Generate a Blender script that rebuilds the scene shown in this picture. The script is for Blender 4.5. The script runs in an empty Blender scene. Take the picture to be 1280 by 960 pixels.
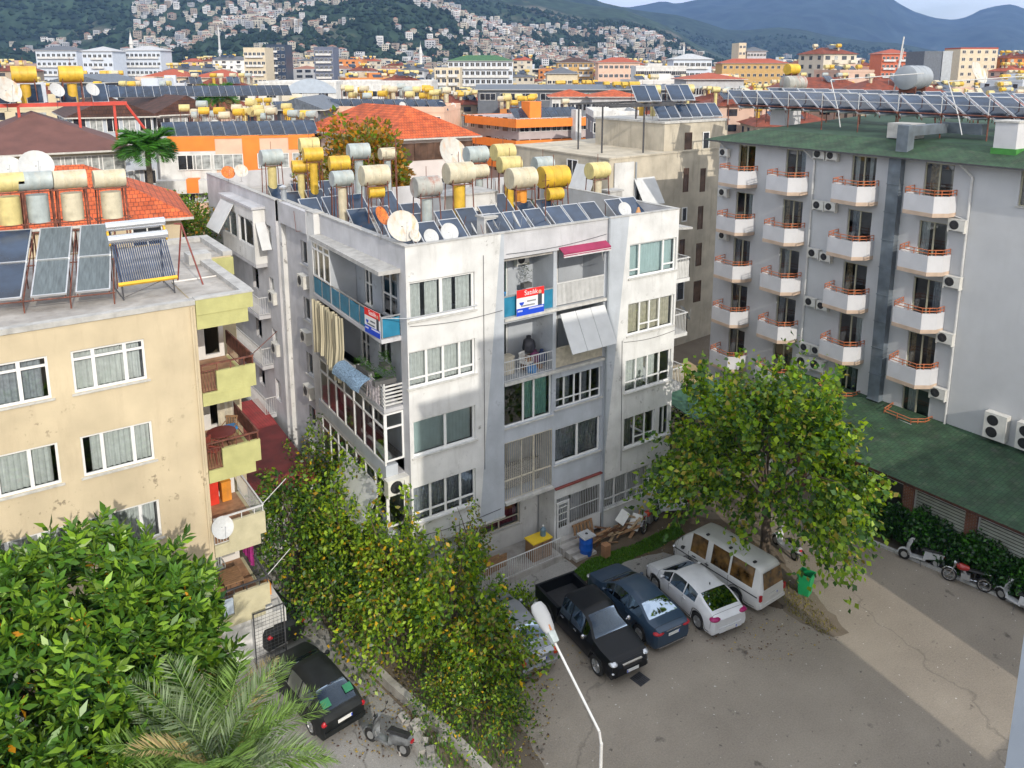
import bpy, math, random
import numpy as np
from math import sin, cos, pi, radians, sqrt, atan2
from mathutils import Vector, Matrix
random.seed(7); RNG = np.random.default_rng(7)
S = bpy.context.scene
COL = S.collection
# ---------------------------------------------------------------- camera solve (metres; X along the white facade, Y away, Z up)
FPX, CYP, PITCH, YAW, H = 1006.0, 287.0, radians(11.35), radians(34.85), 21.5
F0 = np.array([sin(YAW), cos(YAW), 0.]); RV = np.array([cos(YAW), -sin(YAW), 0.])
FV = F0*cos(PITCH) + np.array([0, 0, -1.])*sin(PITCH); UV = F0*sin(PITCH) + np.array([0, 0, 1.])*cos(PITCH)
def _ray(x, y): return FV + RV*(x-640)/FPX + UV*(CYP-y)/FPX
def onz(x, y, z=0.): d = _ray(x, y); t = (z-H)/d[2]; return d*t + np.array([0, 0, H])
def ony(x, y, Y): d = _ray(x, y); return d*(Y/d[1]) + np.array([0, 0, H])
def onx(x, y, X): d = _ray(x, y); return d*(X/d[0]) + np.array([0, 0, H])
def ond(x, y, D): d = _ray(x, y); return d*(D/(d@F0)) + np.array([0, 0, H])   # at horizontal distance D ahead

# ---------------------------------------------------------------- materials
MATS = {}
def mat(name, col, rough=.75, var=.12, scale=2., bump=0., metal=0., spec=.5, spots=0., dirt=0., dirtcol=(.12, .11, .1), stretch=None, coat=0., rnd=0., detail=6):
    if name in MATS: return MATS[name]
    m = bpy.data.materials.new(name); m.use_nodes = True; MATS[name] = m
    nt = m.node_tree; N = nt.nodes; L = nt.links
    b = N['Principled BSDF']; b.inputs['Roughness'].default_value = rough; b.inputs['Metallic'].default_value = metal
    b.inputs['Specular IOR Level'].default_value = spec
    if coat: b.inputs['Coat Weight'].default_value = coat; b.inputs['Coat Roughness'].default_value = .05
    tc = N.new('ShaderNodeTexCoord'); mp = N.new('ShaderNodeMapping'); L.new(tc.outputs['Object'], mp.inputs[0])
    if stretch: mp.inputs['Scale'].default_value = stretch
    n = N.new('ShaderNodeTexNoise'); n.inputs['Scale'].default_value = scale; n.inputs['Detail'].default_value = detail; L.new(mp.outputs[0], n.inputs[0])
    mx = N.new('ShaderNodeMix'); mx.data_type = 'RGBA'
    lo = [max(0, c*(1-var*1.6)) for c in col]; hi = [min(1, c*(1+var)) for c in col]
    mx.inputs[6].default_value = (*lo, 1); mx.inputs[7].default_value = (*hi, 1)
    cr = N.new('ShaderNodeValToRGB'); cr.color_ramp.elements[0].position = .32; cr.color_ramp.elements[1].position = .68
    L.new(n.outputs[0], cr.inputs[0]); L.new(cr.outputs[0], mx.inputs[0])
    out = mx.outputs[2]
    if dirt:
        mp2 = N.new('ShaderNodeMapping'); mp2.inputs['Scale'].default_value = (1.3, 1.3, .22); L.new(tc.outputs['Object'], mp2.inputs[0])
        n2 = N.new('ShaderNodeTexNoise'); n2.inputs['Scale'].default_value = 1.6; n2.inputs['Detail'].default_value = 9; n2.inputs['Roughness'].default_value = .68; L.new(mp2.outputs[0], n2.inputs[0])
        c2 = N.new('ShaderNodeValToRGB'); c2.color_ramp.elements[0].position = .52; c2.color_ramp.elements[1].position = .72
        L.new(n2.outputs[0], c2.inputs[0]); mm = N.new('ShaderNodeMath'); mm.operation = 'MULTIPLY'; mm.inputs[1].default_value = dirt; L.new(c2.outputs[0], mm.inputs[0])
        m2 = N.new('ShaderNodeMix'); m2.data_type = 'RGBA'; L.new(mm.outputs[0], m2.inputs[0]); L.new(out, m2.inputs[6]); m2.inputs[7].default_value = (*dirtcol, 1); out = m2.outputs[2]
    if spots:
        n4 = N.new('ShaderNodeTexNoise'); n4.inputs['Scale'].default_value = 2.6; n4.inputs['Detail'].default_value = 3; n4.inputs['Roughness'].default_value = .75; L.new(tc.outputs['Object'], n4.inputs[0])
        n5 = N.new('ShaderNodeTexNoise'); n5.inputs['Scale'].default_value = .35; n5.inputs['Detail'].default_value = 2; L.new(tc.outputs['Object'], n5.inputs[0])
        c4 = N.new('ShaderNodeValToRGB'); c4.color_ramp.elements[0].position = .60; c4.color_ramp.elements[1].position = .66; L.new(n4.outputs[0], c4.inputs[0])
        c5 = N.new('ShaderNodeValToRGB'); c5.color_ramp.elements[0].position = .50; c5.color_ramp.elements[1].position = .62; L.new(n5.outputs[0], c5.inputs[0])
        ma = N.new('ShaderNodeMath'); ma.operation = 'MULTIPLY'; L.new(c4.outputs[0], ma.inputs[0]); L.new(c5.outputs[0], ma.inputs[1]); mb_ = N.new('ShaderNodeMath'); mb_.operation = 'MULTIPLY'; mb_.inputs[1].default_value = spots; L.new(ma.outputs[0], mb_.inputs[0])
        m4 = N.new('ShaderNodeMix'); m4.data_type = 'RGBA'; L.new(mb_.outputs[0], m4.inputs[0]); L.new(out, m4.inputs[6]); m4.inputs[7].default_value = (*[c*.6 for c in dirtcol], 1); out = m4.outputs[2]
    if rnd:
        oi = N.new('ShaderNodeObjectInfo'); hs = N.new('ShaderNodeHueSaturation'); 
        mr = N.new('ShaderNodeMapRange'); mr.inputs[3].default_value = 1-rnd; mr.inputs[4].default_value = 1+rnd*.5; L.new(oi.outputs['Random'], mr.inputs[0])
        L.new(mr.outputs[0], hs.inputs['Value']); L.new(out, hs.inputs['Color']); out = hs.outputs[0]
    L.new(out, b.inputs['Base Color'])
    if bump:
        bp = N.new('ShaderNodeBump'); bp.inputs['Strength'].default_value = bump; bp.inputs['Distance'].default_value = .03
        n3 = N.new('ShaderNodeTexNoise'); n3.inputs['Scale'].default_value = scale*6; n3.inputs['Detail'].default_value = 5; L.new(mp.outputs[0], n3.inputs[0])
        L.new(n3.outputs[0], bp.inputs['Height']); L.new(bp.outputs[0], b.inputs['Normal'])
    return m
def glassmat(name, tint=(.75, .85, .85), trans=.72, rough=.02, gl=(.9, .95, 1)):
    if name in MATS: return MATS[name]
    m = bpy.data.materials.new(name); m.use_nodes = True; MATS[name] = m
    nt = m.node_tree; N = nt.nodes; L = nt.links; N.remove(N['Principled BSDF'])
    g = N.new('ShaderNodeBsdfGlossy'); g.inputs['Roughness'].default_value = rough; g.inputs['Color'].default_value = (*gl, 1)
    t = N.new('ShaderNodeBsdfTransparent'); t.inputs['Color'].default_value = (*tint, 1)
    fr = N.new('ShaderNodeFresnel'); fr.inputs['IOR'].default_value = 1.7
    ad = N.new('ShaderNodeMath'); ad.operation = 'ADD'; ad.use_clamp = True; ad.inputs[1].default_value = (1-trans)*.25; L.new(fr.outputs[0], ad.inputs[0])
    mx = N.new('ShaderNodeMixShader'); L.new(ad.outputs[0], mx.inputs[0]); L.new(t.outputs[0], mx.inputs[1]); L.new(g.outputs[0], mx.inputs[2])
    L.new(mx.outputs[0], N['Material Output'].inputs[0]); return m
def tilemat(name, col, col2, mortar, sx=1., sy=1., rough=.7, bump=.4, axis='XY', var=.25, dirt=.3):
    if name in MATS: return MATS[name]
    m = mat(name, col, rough, var, 1.2, dirt=dirt); nt = m.node_tree; N = nt.nodes; L = nt.links; b = N['Principled BSDF']
    src = b.inputs['Base Color'].links[0].from_socket
    tc = N.new('ShaderNodeTexCoord'); mp = N.new('ShaderNodeMapping'); L.new(tc.outputs['UV'], mp.inputs[0]); mp.inputs['Scale'].default_value = (sx, sy, 1)
    br = N.new('ShaderNodeTexBrick'); br.inputs['Scale'].default_value = 1; br.inputs['Color1'].default_value = (1, 1, 1, 1); br.inputs['Color2'].default_value = (*[c2/max(c, .01) for c, c2 in zip(col, col2)], 1)
    br.inputs['Mortar'].default_value = (*[mo/max(c, .01) for c, mo in zip(col, mortar)], 1); br.inputs['Mortar Size'].default_value = .06; br.inputs['Brick Width'].default_value = 1; br.inputs['Row Height'].default_value = 1
    L.new(mp.outputs[0], br.inputs[0])
    mx = N.new('ShaderNodeMix'); mx.data_type = 'RGBA'; mx.blend_type = 'MULTIPLY'; mx.inputs[0].default_value = 1; L.new(src, mx.inputs[6]); L.new(br.outputs[0], mx.inputs[7]); L.new(mx.outputs[2], b.inputs['Base Color'])
    bp = N.new('ShaderNodeBump'); bp.inputs['Strength'].default_value = bump; bp.inputs['Distance'].default_value = .03; bp.invert = True; L.new(br.outputs['Fac'], bp.inputs['Height']); L.new(bp.outputs[0], b.inputs['Normal'])
    return m
def leafmat(name, col, trans=.35, rough=.4, spec=.4):
    if name in MATS: return MATS[name]
    m = bpy.data.materials.new(name); m.use_nodes = True; MATS[name] = m
    nt = m.node_tree; N = nt.nodes; L = nt.links; b = N['Principled BSDF']
    b.inputs['Roughness'].default_value = rough; b.inputs['Specular IOR Level'].default_value = spec
    g = N.new('ShaderNodeNewGeometry'); hs = N.new('ShaderNodeHueSaturation'); hs.inputs['Color'].default_value = (*col, 1)
    mr = N.new('ShaderNodeMapRange'); mr.inputs[3].default_value = .55; mr.inputs[4].default_value = 1.45; L.new(g.outputs['Random Per Island'], mr.inputs[0]); L.new(mr.outputs[0], hs.inputs['Value'])
    L.new(hs.outputs[0], b.inputs['Base Color'])
    tr = N.new('ShaderNodeBsdfTranslucent'); hs2 = N.new('ShaderNodeHueSaturation'); hs2.inputs['Value'].default_value = 1.5; hs2.inputs['Saturation'].default_value = 1.1; L.new(hs.outputs[0], hs2.inputs['Color']); L.new(hs2.outputs[0], tr.inputs[0])
    mx = N.new('ShaderNodeMixShader'); mx.inputs[0].default_value = trans; L.new(b.outputs[0], mx.inputs[1]); L.new(tr.outputs[0], mx.inputs[2]); L.new(mx.outputs[0], N['Material Output'].inputs[0])
    return m

# ---------------------------------------------------------------- mesh builder
class MB:
    def __init__(s): s.v = []; s.f = []; s.m = []; s.uv = {}
    def quad(s, *p, m=0, uv=None):
        i = len(s.v); s.v += [tuple(map(float, q)) for q in p]; s.f.append(tuple(range(i, i+len(p)))); s.m.append(m)
        if uv: s.uv[len(s.f)-1] = uv
        return s
    def hexa(s, c, m=0):   # 8 corners: bottom 4 ccw, top 4 ccw
        i = len(s.v); s.v += [tuple(map(float, q)) for q in c]
        for f in ((3, 2, 1, 0), (4, 5, 6, 7), (0, 1, 5, 4), (1, 2, 6, 5), (2, 3, 7, 6), (3, 0, 4, 7)): s.f.append(tuple(i+k for k in f)); s.m.append(m)
        return s
    def box(s, x0, y0, z0, x1, y1, z1, m=0):
        if x0 > x1: x0, x1 = x1, x0
        if y0 > y1: y0, y1 = y1, y0
        if z0 > z1: z0, z1 = z1, z0
        return s.hexa([(x0, y0, z0), (x1, y0, z0), (x1, y1, z0), (x0, y1, z0), (x0, y0, z1), (x1, y0, z1), (x1, y1, z1), (x0, y1, z1)], m)
    def ub(s, F, a, b, z0, z1, d0, d1, m=0):   # box in a wall frame F=(p0,u,n): a..b along wall, d outward
        p, u, n = F
        def P(t, d, z): return (p[0]+u[0]*t+n[0]*d, p[1]+u[1]*t+n[1]*d, z)
        if a > b: a, b = b, a
        if d0 > d1: d0, d1 = d1, d0
        if z0 > z1: z0, z1 = z1, z0
        return s.hexa([P(a, d1, z0), P(b, d1, z0), P(b, d0, z0), P(a, d0, z0), P(a, d1, z1), P(b, d1, z1), P(b, d0, z1), P(a, d0, z1)], m)
    def tube(s, p, q, r, n=8, r2=None, m=0, cap=True):
        p = Vector(p); q = Vector(q); d = (q-p)
        if d.length < 1e-6: return s
        d.normalize(); a = d.orthogonal().normalized(); b = d.cross(a); r2 = r if r2 is None else r2; i = len(s.v)
        for c, rr in ((p, r), (q, r2)):
            for k in range(n):
                t = 2*pi*k/n; s.v.append(tuple(c+a*cos(t)*rr+b*sin(t)*rr))
        for k in range(n):
            j = (k+1) % n; s.f.append((i+k, i+j, i+n+j, i+n+k)); s.m.append(m)
        if cap:
            s.f.append(tuple(i+k for k in range(n-1, -1, -1))); s.f.append(tuple(i+n+k for k in range(n))); s.m += [m, m]
        return s
    def path(s, pts, r, n=6, m=0, r2=None):
        k = len(pts)-1
        for i in range(k):
            ra = r+(r2-r)*i/k if r2 is not None else r; rb = r+(r2-r)*(i+1)/k if r2 is not None else r
            s.tube(pts[i], pts[i+1], ra, n, rb, m)
        return s
    def prism(s, poly, z0, z1, m=0):
        i = len(s.v); n = len(poly); s.v += [(x, y, z0) for x, y in poly]+[(x, y, z1) for x, y in poly]
        s.f.append(tuple(i+k for k in range(n-1, -1, -1))); s.f.append(tuple(i+n+k for k in range(n))); s.m += [m, m]
        for k in range(n):
            j = (k+1) % n; s.f.append((i+k, i+j, i+n+j, i+n+k)); s.m.append(m)
        return s
    def lathe(s, c, ax, prof, n=16, m=0):  # prof: (dist along axis, radius)
        c = Vector(c); d = Vector(ax).normalized(); a = d.orthogonal().normalized(); b = d.cross(a); i = len(s.v)
        for t, r in prof:
            for k in range(n):
                th = 2*pi*k/n; s.v.append(tuple(c+d*t+a*cos(th)*r+b*sin(th)*r))
        for j in range(len(prof)-1):
            for k in range(n):
                k2 = (k+1) % n; s.f.append((i+j*n+k, i+j*n+k2, i+(j+1)*n+k2, i+(j+1)*n+k)); s.m.append(m)
        return s
    def xf(s, M, i0=0):
        for i in range(i0, len(s.v)): s.v[i] = tuple(M @ Vector(s.v[i]))
        return s
    def mesh(s, name, mats, smooth=False, boxuv=None):
        me = bpy.data.meshes.new(name); me.from_pydata(s.v, [], s.f)
        for m in (mats if isinstance(mats, (list, tuple)) else [mats]): me.materials.append(m)
        if any(s.m): me.polygons.foreach_set('material_index', s.m)
        if boxuv or s.uv:
            ul = me.uv_layers.new(name='UVMap'); d = [0.]*(2*len(me.loops))
            for p in me.polygons:
                u = s.uv.get(p.index); n = p.normal
                for k, li in enumerate(p.loop_indices):
                    if u: d[2*li], d[2*li+1] = u[k]
                    else:
                        c = me.vertices[me.loops[li].vertex_index].co
                        if abs(n.z) > .98: d[2*li], d[2*li+1] = c.x, c.y
                        else:
                            h = Vector((-n.y, n.x, 0)).normalized(); w = n.cross(h); d[2*li] = c.dot(h); d[2*li+1] = c.dot(w)
            ul.data.foreach_set('uv', d)
        if smooth: me.shade_smooth(); me.set_sharp_from_angle(angle=radians(38))
        me.validate(clean_customdata=False); me.update(); return me
    def build(s, name, mats, parent=None, smooth=False, boxuv=None, loc=None, rz=0):
        o = bpy.data.objects.new(name, s.mesh(name, mats, smooth, boxuv)); COL.objects.link(o)
        if parent: o.parent = parent
        if loc is not None: o.location = [float(t) for t in loc]
        if rz: o.rotation_euler[2] = rz
        return o
def tag(o, label=None, cat=None, group=None, kind=None):
    if label: o['label'] = label
    if cat: o['category'] = cat
    if group: o['group'] = group
    if kind: o['kind'] = kind
    return o
def thing(name, label, cat, loc=(0, 0, 0), rz=0., group=None):
    o = bpy.data.objects.new(name, None); COL.objects.link(o); o.empty_display_size = .3
    o.location = [float(t) for t in loc]; o.rotation_euler[2] = rz
    return tag(o, label, cat, group)
KIDS = {}
def dup(o, loc=None, rz=None, label=None, scale=None, group=None):
    kids = list(o.children); c = o.copy(); COL.objects.link(c)
    if loc is not None: c.location = [float(t) for t in loc]
    if rz is not None: c.rotation_euler[2] = rz
    if scale is not None: c.scale = scale if hasattr(scale, '__len__') else (scale,)*3
    if label: c['label'] = label
    if group: c['group'] = group
    for k in kids:
        k2 = k.copy(); k2.parent = c; COL.objects.link(k2)
        for g in list(k.children):
            g2 = g.copy(); g2.parent = k2; COL.objects.link(g2)
    return c
def frame(p0, p1):   # wall frame: outward normal on the right of p0->p1
    dx, dy = p1[0]-p0[0], p1[1]-p0[1]; l = sqrt(dx*dx+dy*dy); return ((p0[0], p0[1]), (dx/l, dy/l), (dy/l, -dx/l)), l
def wall(mb, F, L, z0, z1, holes=(), depth=.2, m=0, rm=None, cuts=(), mf=None, shift=0.):
    p, u, n = F
    def P(t, d, z): return (p[0]+u[0]*t+n[0]*(d+shift), p[1]+u[1]*t+n[1]*(d+shift), z)
    us = sorted({0., L, *[h[0] for h in holes], *[h[1] for h in holes], *cuts}); zs = sorted({z0, z1, *[h[2] for h in holes], *[h[3] for h in holes]})
    us = [t for t in us if -1e-6 <= t <= L+1e-6]; zs = [t for t in zs if z0-1e-6 <= t <= z1+1e-6]
    for i in range(len(us)-1):
        if us[i+1]-us[i] < 1e-5: continue
        for j in range(len(zs)-1):
            if zs[j+1]-zs[j] < 1e-5: continue
            cu, cz = (us[i]+us[i+1])/2, (zs[j]+zs[j+1])/2
            if any(h[0] < cu < h[1] and h[2] < cz < h[3] for h in holes): continue
            mb.quad(P(us[i], 0, zs[j]), P(us[i+1], 0, zs[j]), P(us[i+1], 0, zs[j+1]), P(us[i], 0, zs[j+1]), m=(mf(cu, cz) if mf else m))
    rm = m if rm is None else rm
    for h in holes:
        a, b, c, d = h[:4]; D = -depth
        mb.quad(P(a, 0, c), P(b, 0, c), P(b, D, c), P(a, D, c), m=rm); mb.quad(P(a, 0, d), P(a, D, d), P(b, D, d), P(b, 0, d), m=rm)
        mb.quad(P(a, 0, c), P(a, D, c), P(a, D, d), P(a, 0, d), m=rm); mb.quad(P(b, 0, c), P(b, 0, d), P(b, D, d), P(b, D, c), m=rm)
    return mb
CURT = []
def curtain_mesh(mb, F, a, b, z0, z1, d, amp=.03, wl=.16):
    p, u, n = F; k = max(4, int((b-a)/wl*4)); i = len(mb.v); rnd = random.random()*9
    for j in range(k+1):
        t = a+(b-a)*j/k; dd = d+amp*sin(2*pi*(t/wl)+rnd)+amp*.5*sin(t*7+rnd*3)
        for z in (z0, z1): mb.v.append((p[0]+u[0]*t+n[0]*dd, p[1]+u[1]*t+n[1]*dd, z))
    for j in range(k): mb.f.append((i+2*j, i+2*j+2, i+2*j+3, i+2*j+1)); mb.m.append(0)
def window(root, F, a, b, z0, z1, muls=(.5,), trans=None, inset=.1, fw=.06, sill=True, curtain=None, cfr=None, fm=None, gm=None, name='window', trmask=None, sillmat=None, sides=True, blind=False):
    """frame object (part) with children pane and curtain; muls = fractions of width, trans = transom height fractions (from below)"""
    fm = fm or M_pvc; gm = gm or M_glass; mb = MB(); w = b-a; d0, d1 = -inset-.06, -inset
    mb.ub(F, a, b, z0, z0+fw, d0, d1).ub(F, a, b, z1-fw, z1, d0, d1).ub(F, a, a+fw, z0+fw, z1-fw, d0, d1).ub(F, b-fw, b, z0+fw, z1-fw, d0, d1)
    xs = [0]+sorted(muls)+[1]
    for t in muls: mb.ub(F, a+w*t-fw*.7, a+w*t+fw*.7, z0+fw, z1-fw, d0+.002, d1+.006)
    for ti, tf in enumerate(trans or ()):
        zz = z0+(z1-z0)*tf
        for k in range(len(xs)-1):
            if trmask and not trmask[k]: continue
            e0 = a+w*xs[k]+fw*.7; e1 = a+w*xs[k+1]-fw*.7
            mb.ub(F, e0, e1, zz-fw*.5, zz+fw*.5, d0+.004, d1+.003)
    fo = mb.build(name, fm, root)
    g = MB(); p, u, n = F
    def P(t, z, d): return (p[0]+u[0]*t+n[0]*d, p[1]+u[1]*t+n[1]*d, z)
    g.quad(P(a+.02, z0+.02, -inset-.03), P(b-.02, z0+.02, -inset-.03), P(b-.02, z1-.02, -inset-.03), P(a+.02, z1-.02, -inset-.03)); g.build('pane', gm, fo)
    if curtain:
        c = MB()
        for (s, e) in (cfr or ((0, 1),)):
            curtain_mesh(c, F, a+w*s+.03, a+w*e-.03, z0+.04, z1-.03, -inset-.2, .004 if blind else .03)
        c.build('blind' if blind else 'curtain', curtain, fo)
    if sill:
        s = MB().ub(F, a-.08, b+.08, z0-.06, z0-.001, -inset, .07); s.build('sill', sillmat or M_sill, fo)
    return fo
def railing(mb, F, a, b, z0, z1, d, sp=.11, r=.009, top=.022, bot=True, m=0):
    n = max(1, int((b-a)/sp))
    for i in range(n+1):
        t = a+(b-a)*i/n; mb.ub(F, t-r, t+r, z0, z1, d-r, d+r, m)
    mb.ub(F, a-.02, b+.02, z1, z1+top*1.6, d-top, d+top, m)
    if bot: mb.ub(F, a, b, z0, z0+.025, d-.012, d+.012, m)
    return mb
def text_part(body, size, mtl, parent, loc, rot, name='lettering', extrude=.002, align='CENTER'):
    cu = bpy.data.curves.new(name, 'FONT'); cu.body = body; cu.size = size; cu.extrude = extrude; cu.align_x = align; cu.align_y = 'CENTER'
    t = bpy.data.objects.new(name, cu); COL.objects.link(t); bpy.context.view_layer.update()
    me = bpy.data.meshes.new_from_object(t); bpy.data.objects.remove(t); me.materials.clear(); me.materials.append(mtl)
    o = bpy.data.objects.new(name, me); COL.objects.link(o); o.parent = parent; o.location = loc; o.rotation_euler = rot; return o

# palette
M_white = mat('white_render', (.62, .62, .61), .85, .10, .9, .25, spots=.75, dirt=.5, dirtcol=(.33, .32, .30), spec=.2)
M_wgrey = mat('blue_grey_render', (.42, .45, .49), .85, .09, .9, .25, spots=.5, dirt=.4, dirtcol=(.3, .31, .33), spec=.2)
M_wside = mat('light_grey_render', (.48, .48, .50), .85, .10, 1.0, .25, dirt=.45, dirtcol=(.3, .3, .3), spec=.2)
M_pvc = mat('white_pvc', (.72, .72, .71), .35, .03, 3.)
M_sill = mat('stone_sill', (.5, .49, .46), .7, .12, 5., dirt=.3)
M_glass = glassmat('window_glass', (.88, .93, .94), .8)
M_glassdk = glassmat('dark_glass', (.35, .42, .45), .6)
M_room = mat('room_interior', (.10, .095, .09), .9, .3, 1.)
M_floor_t = mat('floor_tiles', (.36, .2, .11), .6, .2, 4.)
M_cwhite = mat('net_curtain', (.62, .63, .62), .9, .08, 6.)
M_cgreen = mat('mint_curtain', (.35, .62, .54), .9, .08, 6.)
M_cteal = mat('pale_teal_blind', (.45, .56, .56), .9, .05, 3.)
M_cbeige = mat('beige_curtain', (.55, .50, .40), .9, .12, 6.)
M_cgrey = mat('grey_curtain', (.36, .38, .42), .9, .15, 8.)
M_cream = mat('cream_render', (.54, .455, .315), .88, .09, .7, .25, spots=.8, dirt=.38, dirtcol=(.36, .29, .2), spec=.2)
M_yelgr = mat('yellow_green_paint', (.44, .43, .19), .8, .08, 2., .2, dirt=.25, dirtcol=(.3, .26, .1), spec=.2)
M_pale = mat('pale_olive_paint', (.50, .46, .31), .8, .08, 2., .2, dirt=.25, dirtcol=(.3, .27, .18), spec=.2)
M_conc = mat('roof_concrete', (.40, .38, .355), .9, .18, 1.2, .5, dirt=.5, dirtcol=(.2, .17, .14), spec=.2)
M_coping = mat('coping_concrete', (.42, .415, .40), .85, .12, 3., .3, dirt=.4)
M_beige = mat('beige_plaster', (.50, .45, .36), .9, .12, .8, .3, dirt=.45, dirtcol=(.2, .17, .13), spec=.2)
M_rust = mat('rusty_steel', (.16, .055, .035), .75, .35, 5.)
M_redst = mat('red_oxide_steel', (.22, .05, .04), .6, .2, 4.)
M_steel = mat('galvanised_steel', (.34, .37, .40), .5, .08, 1.5, metal=.3)
M_dksteel = mat('dark_steel', (.06, .06, .065), .5, .2, 5.)
M_wmetal = mat('white_metal', (.58, .58, .57), .45, .06, 5., dirt=.25)
M_alu = mat('aluminium', (.62, .63, .64), .3, .08, 4., metal=.7)
M_panel = mat('collector_glass', (.022, .04, .075), .12, .35, 1.2, spec=.7, rnd=.3)
M_panel2 = mat('dusty_collector_glass', (.10, .125, .135), .3, .22, 3., spec=.6, stretch=(6, .7, .7))
M_tyel = mat('yellow_tank_paint', (.62, .40, .035), .5, .16, 3., dirt=.6, dirtcol=(.4, .2, .04), rnd=.15)
M_tlyel = mat('pale_yellow_tank_paint', (.60, .51, .22), .5, .14, 3., dirt=.6, dirtcol=(.35, .28, .12), rnd=.12)
M_tcream = mat('cream_tank_paint', (.54, .49, .36), .55, .14, 3., spots=.8, dirt=.7, dirtcol=(.4, .28, .14))
M_tgrey = mat('grey_tank_paint', (.36, .41, .41), .55, .15, 3., dirt=.4, dirtcol=(.4, .3, .18))
M_trust = mat('rust_streaked_tank', (.36, .36, .33), .6, .2, 2., spots=1., dirt=1., dirtcol=(.30, .06, .02))
M_dish = mat('dish_enamel', (.50, .51, .51), .5, .05, 4., dirt=.2, dirtcol=(.4, .35, .28))
M_dishr = mat('rust_stained_dish', (.54, .52, .47), .55, .08, 3., dirt=.85, dirtcol=(.62, .26, .05))
M_disho = mat('orange_rusted_dish', (.62, .17, .03), .6, .3, 6.)
M_roofgreen = tilemat('green_shingles', (.028, .07, .035), (.036, .082, .038), (.02, .045, .025), 3.2, 5., .8, .5)
M_greenmem = mat('green_roof_membrane', (.024, .066, .036), .8, .2, .9, .2, dirt=.25, dirtcol=(.12, .12, .09))
M_tile = tilemat('terracotta_tiles', (.60, .12, .03), (.50, .085, .02), (.2, .04, .015), 4., 2.6, .75, .8, dirt=.25)
M_tiledk = tilemat('brown_tiles', (.09, .035, .022), (.07, .028, .02), (.03, .015, .012), 4., 2.6, .75, .8)
M_brownroof = mat('brown_sheet_roof', (.13, .055, .045), .7, .12, .8, .1)
M_orange = mat('orange_paint', (.80, .22, .03), .7, .06, 1., dirt=.12, dirtcol=(.4, .12, .04))
M_pink = mat('salmon_render', (.68, .46, .34), .85, .06, 1., dirt=.2, dirtcol=(.4, .28, .22))
M_lgrey = mat('pale_grey_render', (.46, .47, .49), .85, .08, 1., dirt=.25)
M_black = mat('black_plastic', (.02, .02, .022), .5, .2, 5.)
M_rubber = mat('tyre_rubber', (.018, .018, .018), .85, .3, 6.)
M_wood = mat('weathered_wood', (.30, .17, .085), .8, .3, 6., stretch=(1, 8, 8))
M_bark = mat('bark', (.13, .10, .075), .9, .3, 6., .6, stretch=(4, 4, 1))
M_redsh = tilemat('red_corrugated_sheet', (.38, .05, .05), (.34, .045, .045), (.13, .02, .02), 7., .02, .55, .9, dirt=.2)
# ================================================================ WHITE APARTMENT BLOCK
WX, WY = 13.24, 25.89
WB = thing('apartment_block', 'tall white and blue-grey five-storey apartment block with peeling render, in the centre of the picture', 'building', (WX, WY, 0))
ZF = [.3, 3.1, 5.9, 8.7, 11.5]; ZR = 15.05; ZS = 14.0
FR, _ = frame((0, 0), (14.31, 0))
# --- front wall
b = MB(); WHT, GRY = 0, 1
hl = [(.12, 3.0, 12.17, 13.7), (.03, 3.0, 9.5, 10.97), (.14, 2.98, 6.65, 8.15), (.07, 2.97, 3.8, 5.38)]
wall(b, FR, 3.06, 2.75, ZR, hl, .16)
p, u, n = FR
def fl(x, z): return (x, 0, z)
def lw(z): return 3.14+(z-2.75)*.091
def rw(z): return 10.0+(z-3.5)*.1005
b.quad(fl(3.06, 2.75), fl(lw(2.75), 2.75), fl(lw(ZR), ZR), fl(3.06, ZR), m=WHT); b.quad(fl(lw(2.75), 2.75), fl(4.40, 2.75), fl(4.40, ZR), fl(lw(ZR), ZR), m=GRY)
b.quad((4.40, 0, 2.75), (4.40, .12, 2.75), (4.40, .12, ZR), (4.40, 0, ZR), m=GRY)
# centre bays (set back .12)
FC, _ = frame((4.40, .12), (9.90, .12)); cx = 4.40
hc = [(.04, 2.60, 11.5, 14.18, 1.5), (2.78, 5.44, 11.5, 14.16, 1.5), (.04, 2.60, 8.7, 11.25, 1.5), (2.78, 5.44, 8.7, 11.3, 1.5), (.06, 2.58, 6.66, 8.62, .16), (2.80, 5.42, 6.82, 8.26, .16), (.04, 2.60, 3.3, 5.98, 1.5), (2.80, 5.42, 4.18, 5.88, .16)]
wall(b, FC, 5.5, 3.08, ZR, [h[:4] for h in hc if h[4] < 1], .16, m=GRY) if False else None
def wall_d(mb, F, L, z0, z1, holes, m):
    wall(mb, F, L, z0, z1, [h[:4] for h in holes], 0, m=m)
    for h in holes: 
        k = MB(); wall(k, F, L, h[2], h[3], [h[:4]], h[4], m=m)
        # keep only the reveal quads (last 4)
        off = len(mb.v); vs = [v for f in k.f[-4:] for v in [k.v[i] for i in f]]
        for q in range(4): mb.quad(*vs[4*q:4*q+4], m=m)
wall_d(b, FC, 5.5, 3.08, ZR, hc, GRY)
b.quad((9.90, .12, 1), (9.90, 0, 1), (9.90, 0, ZR), (9.90, .12, ZR), m=GRY)
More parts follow.
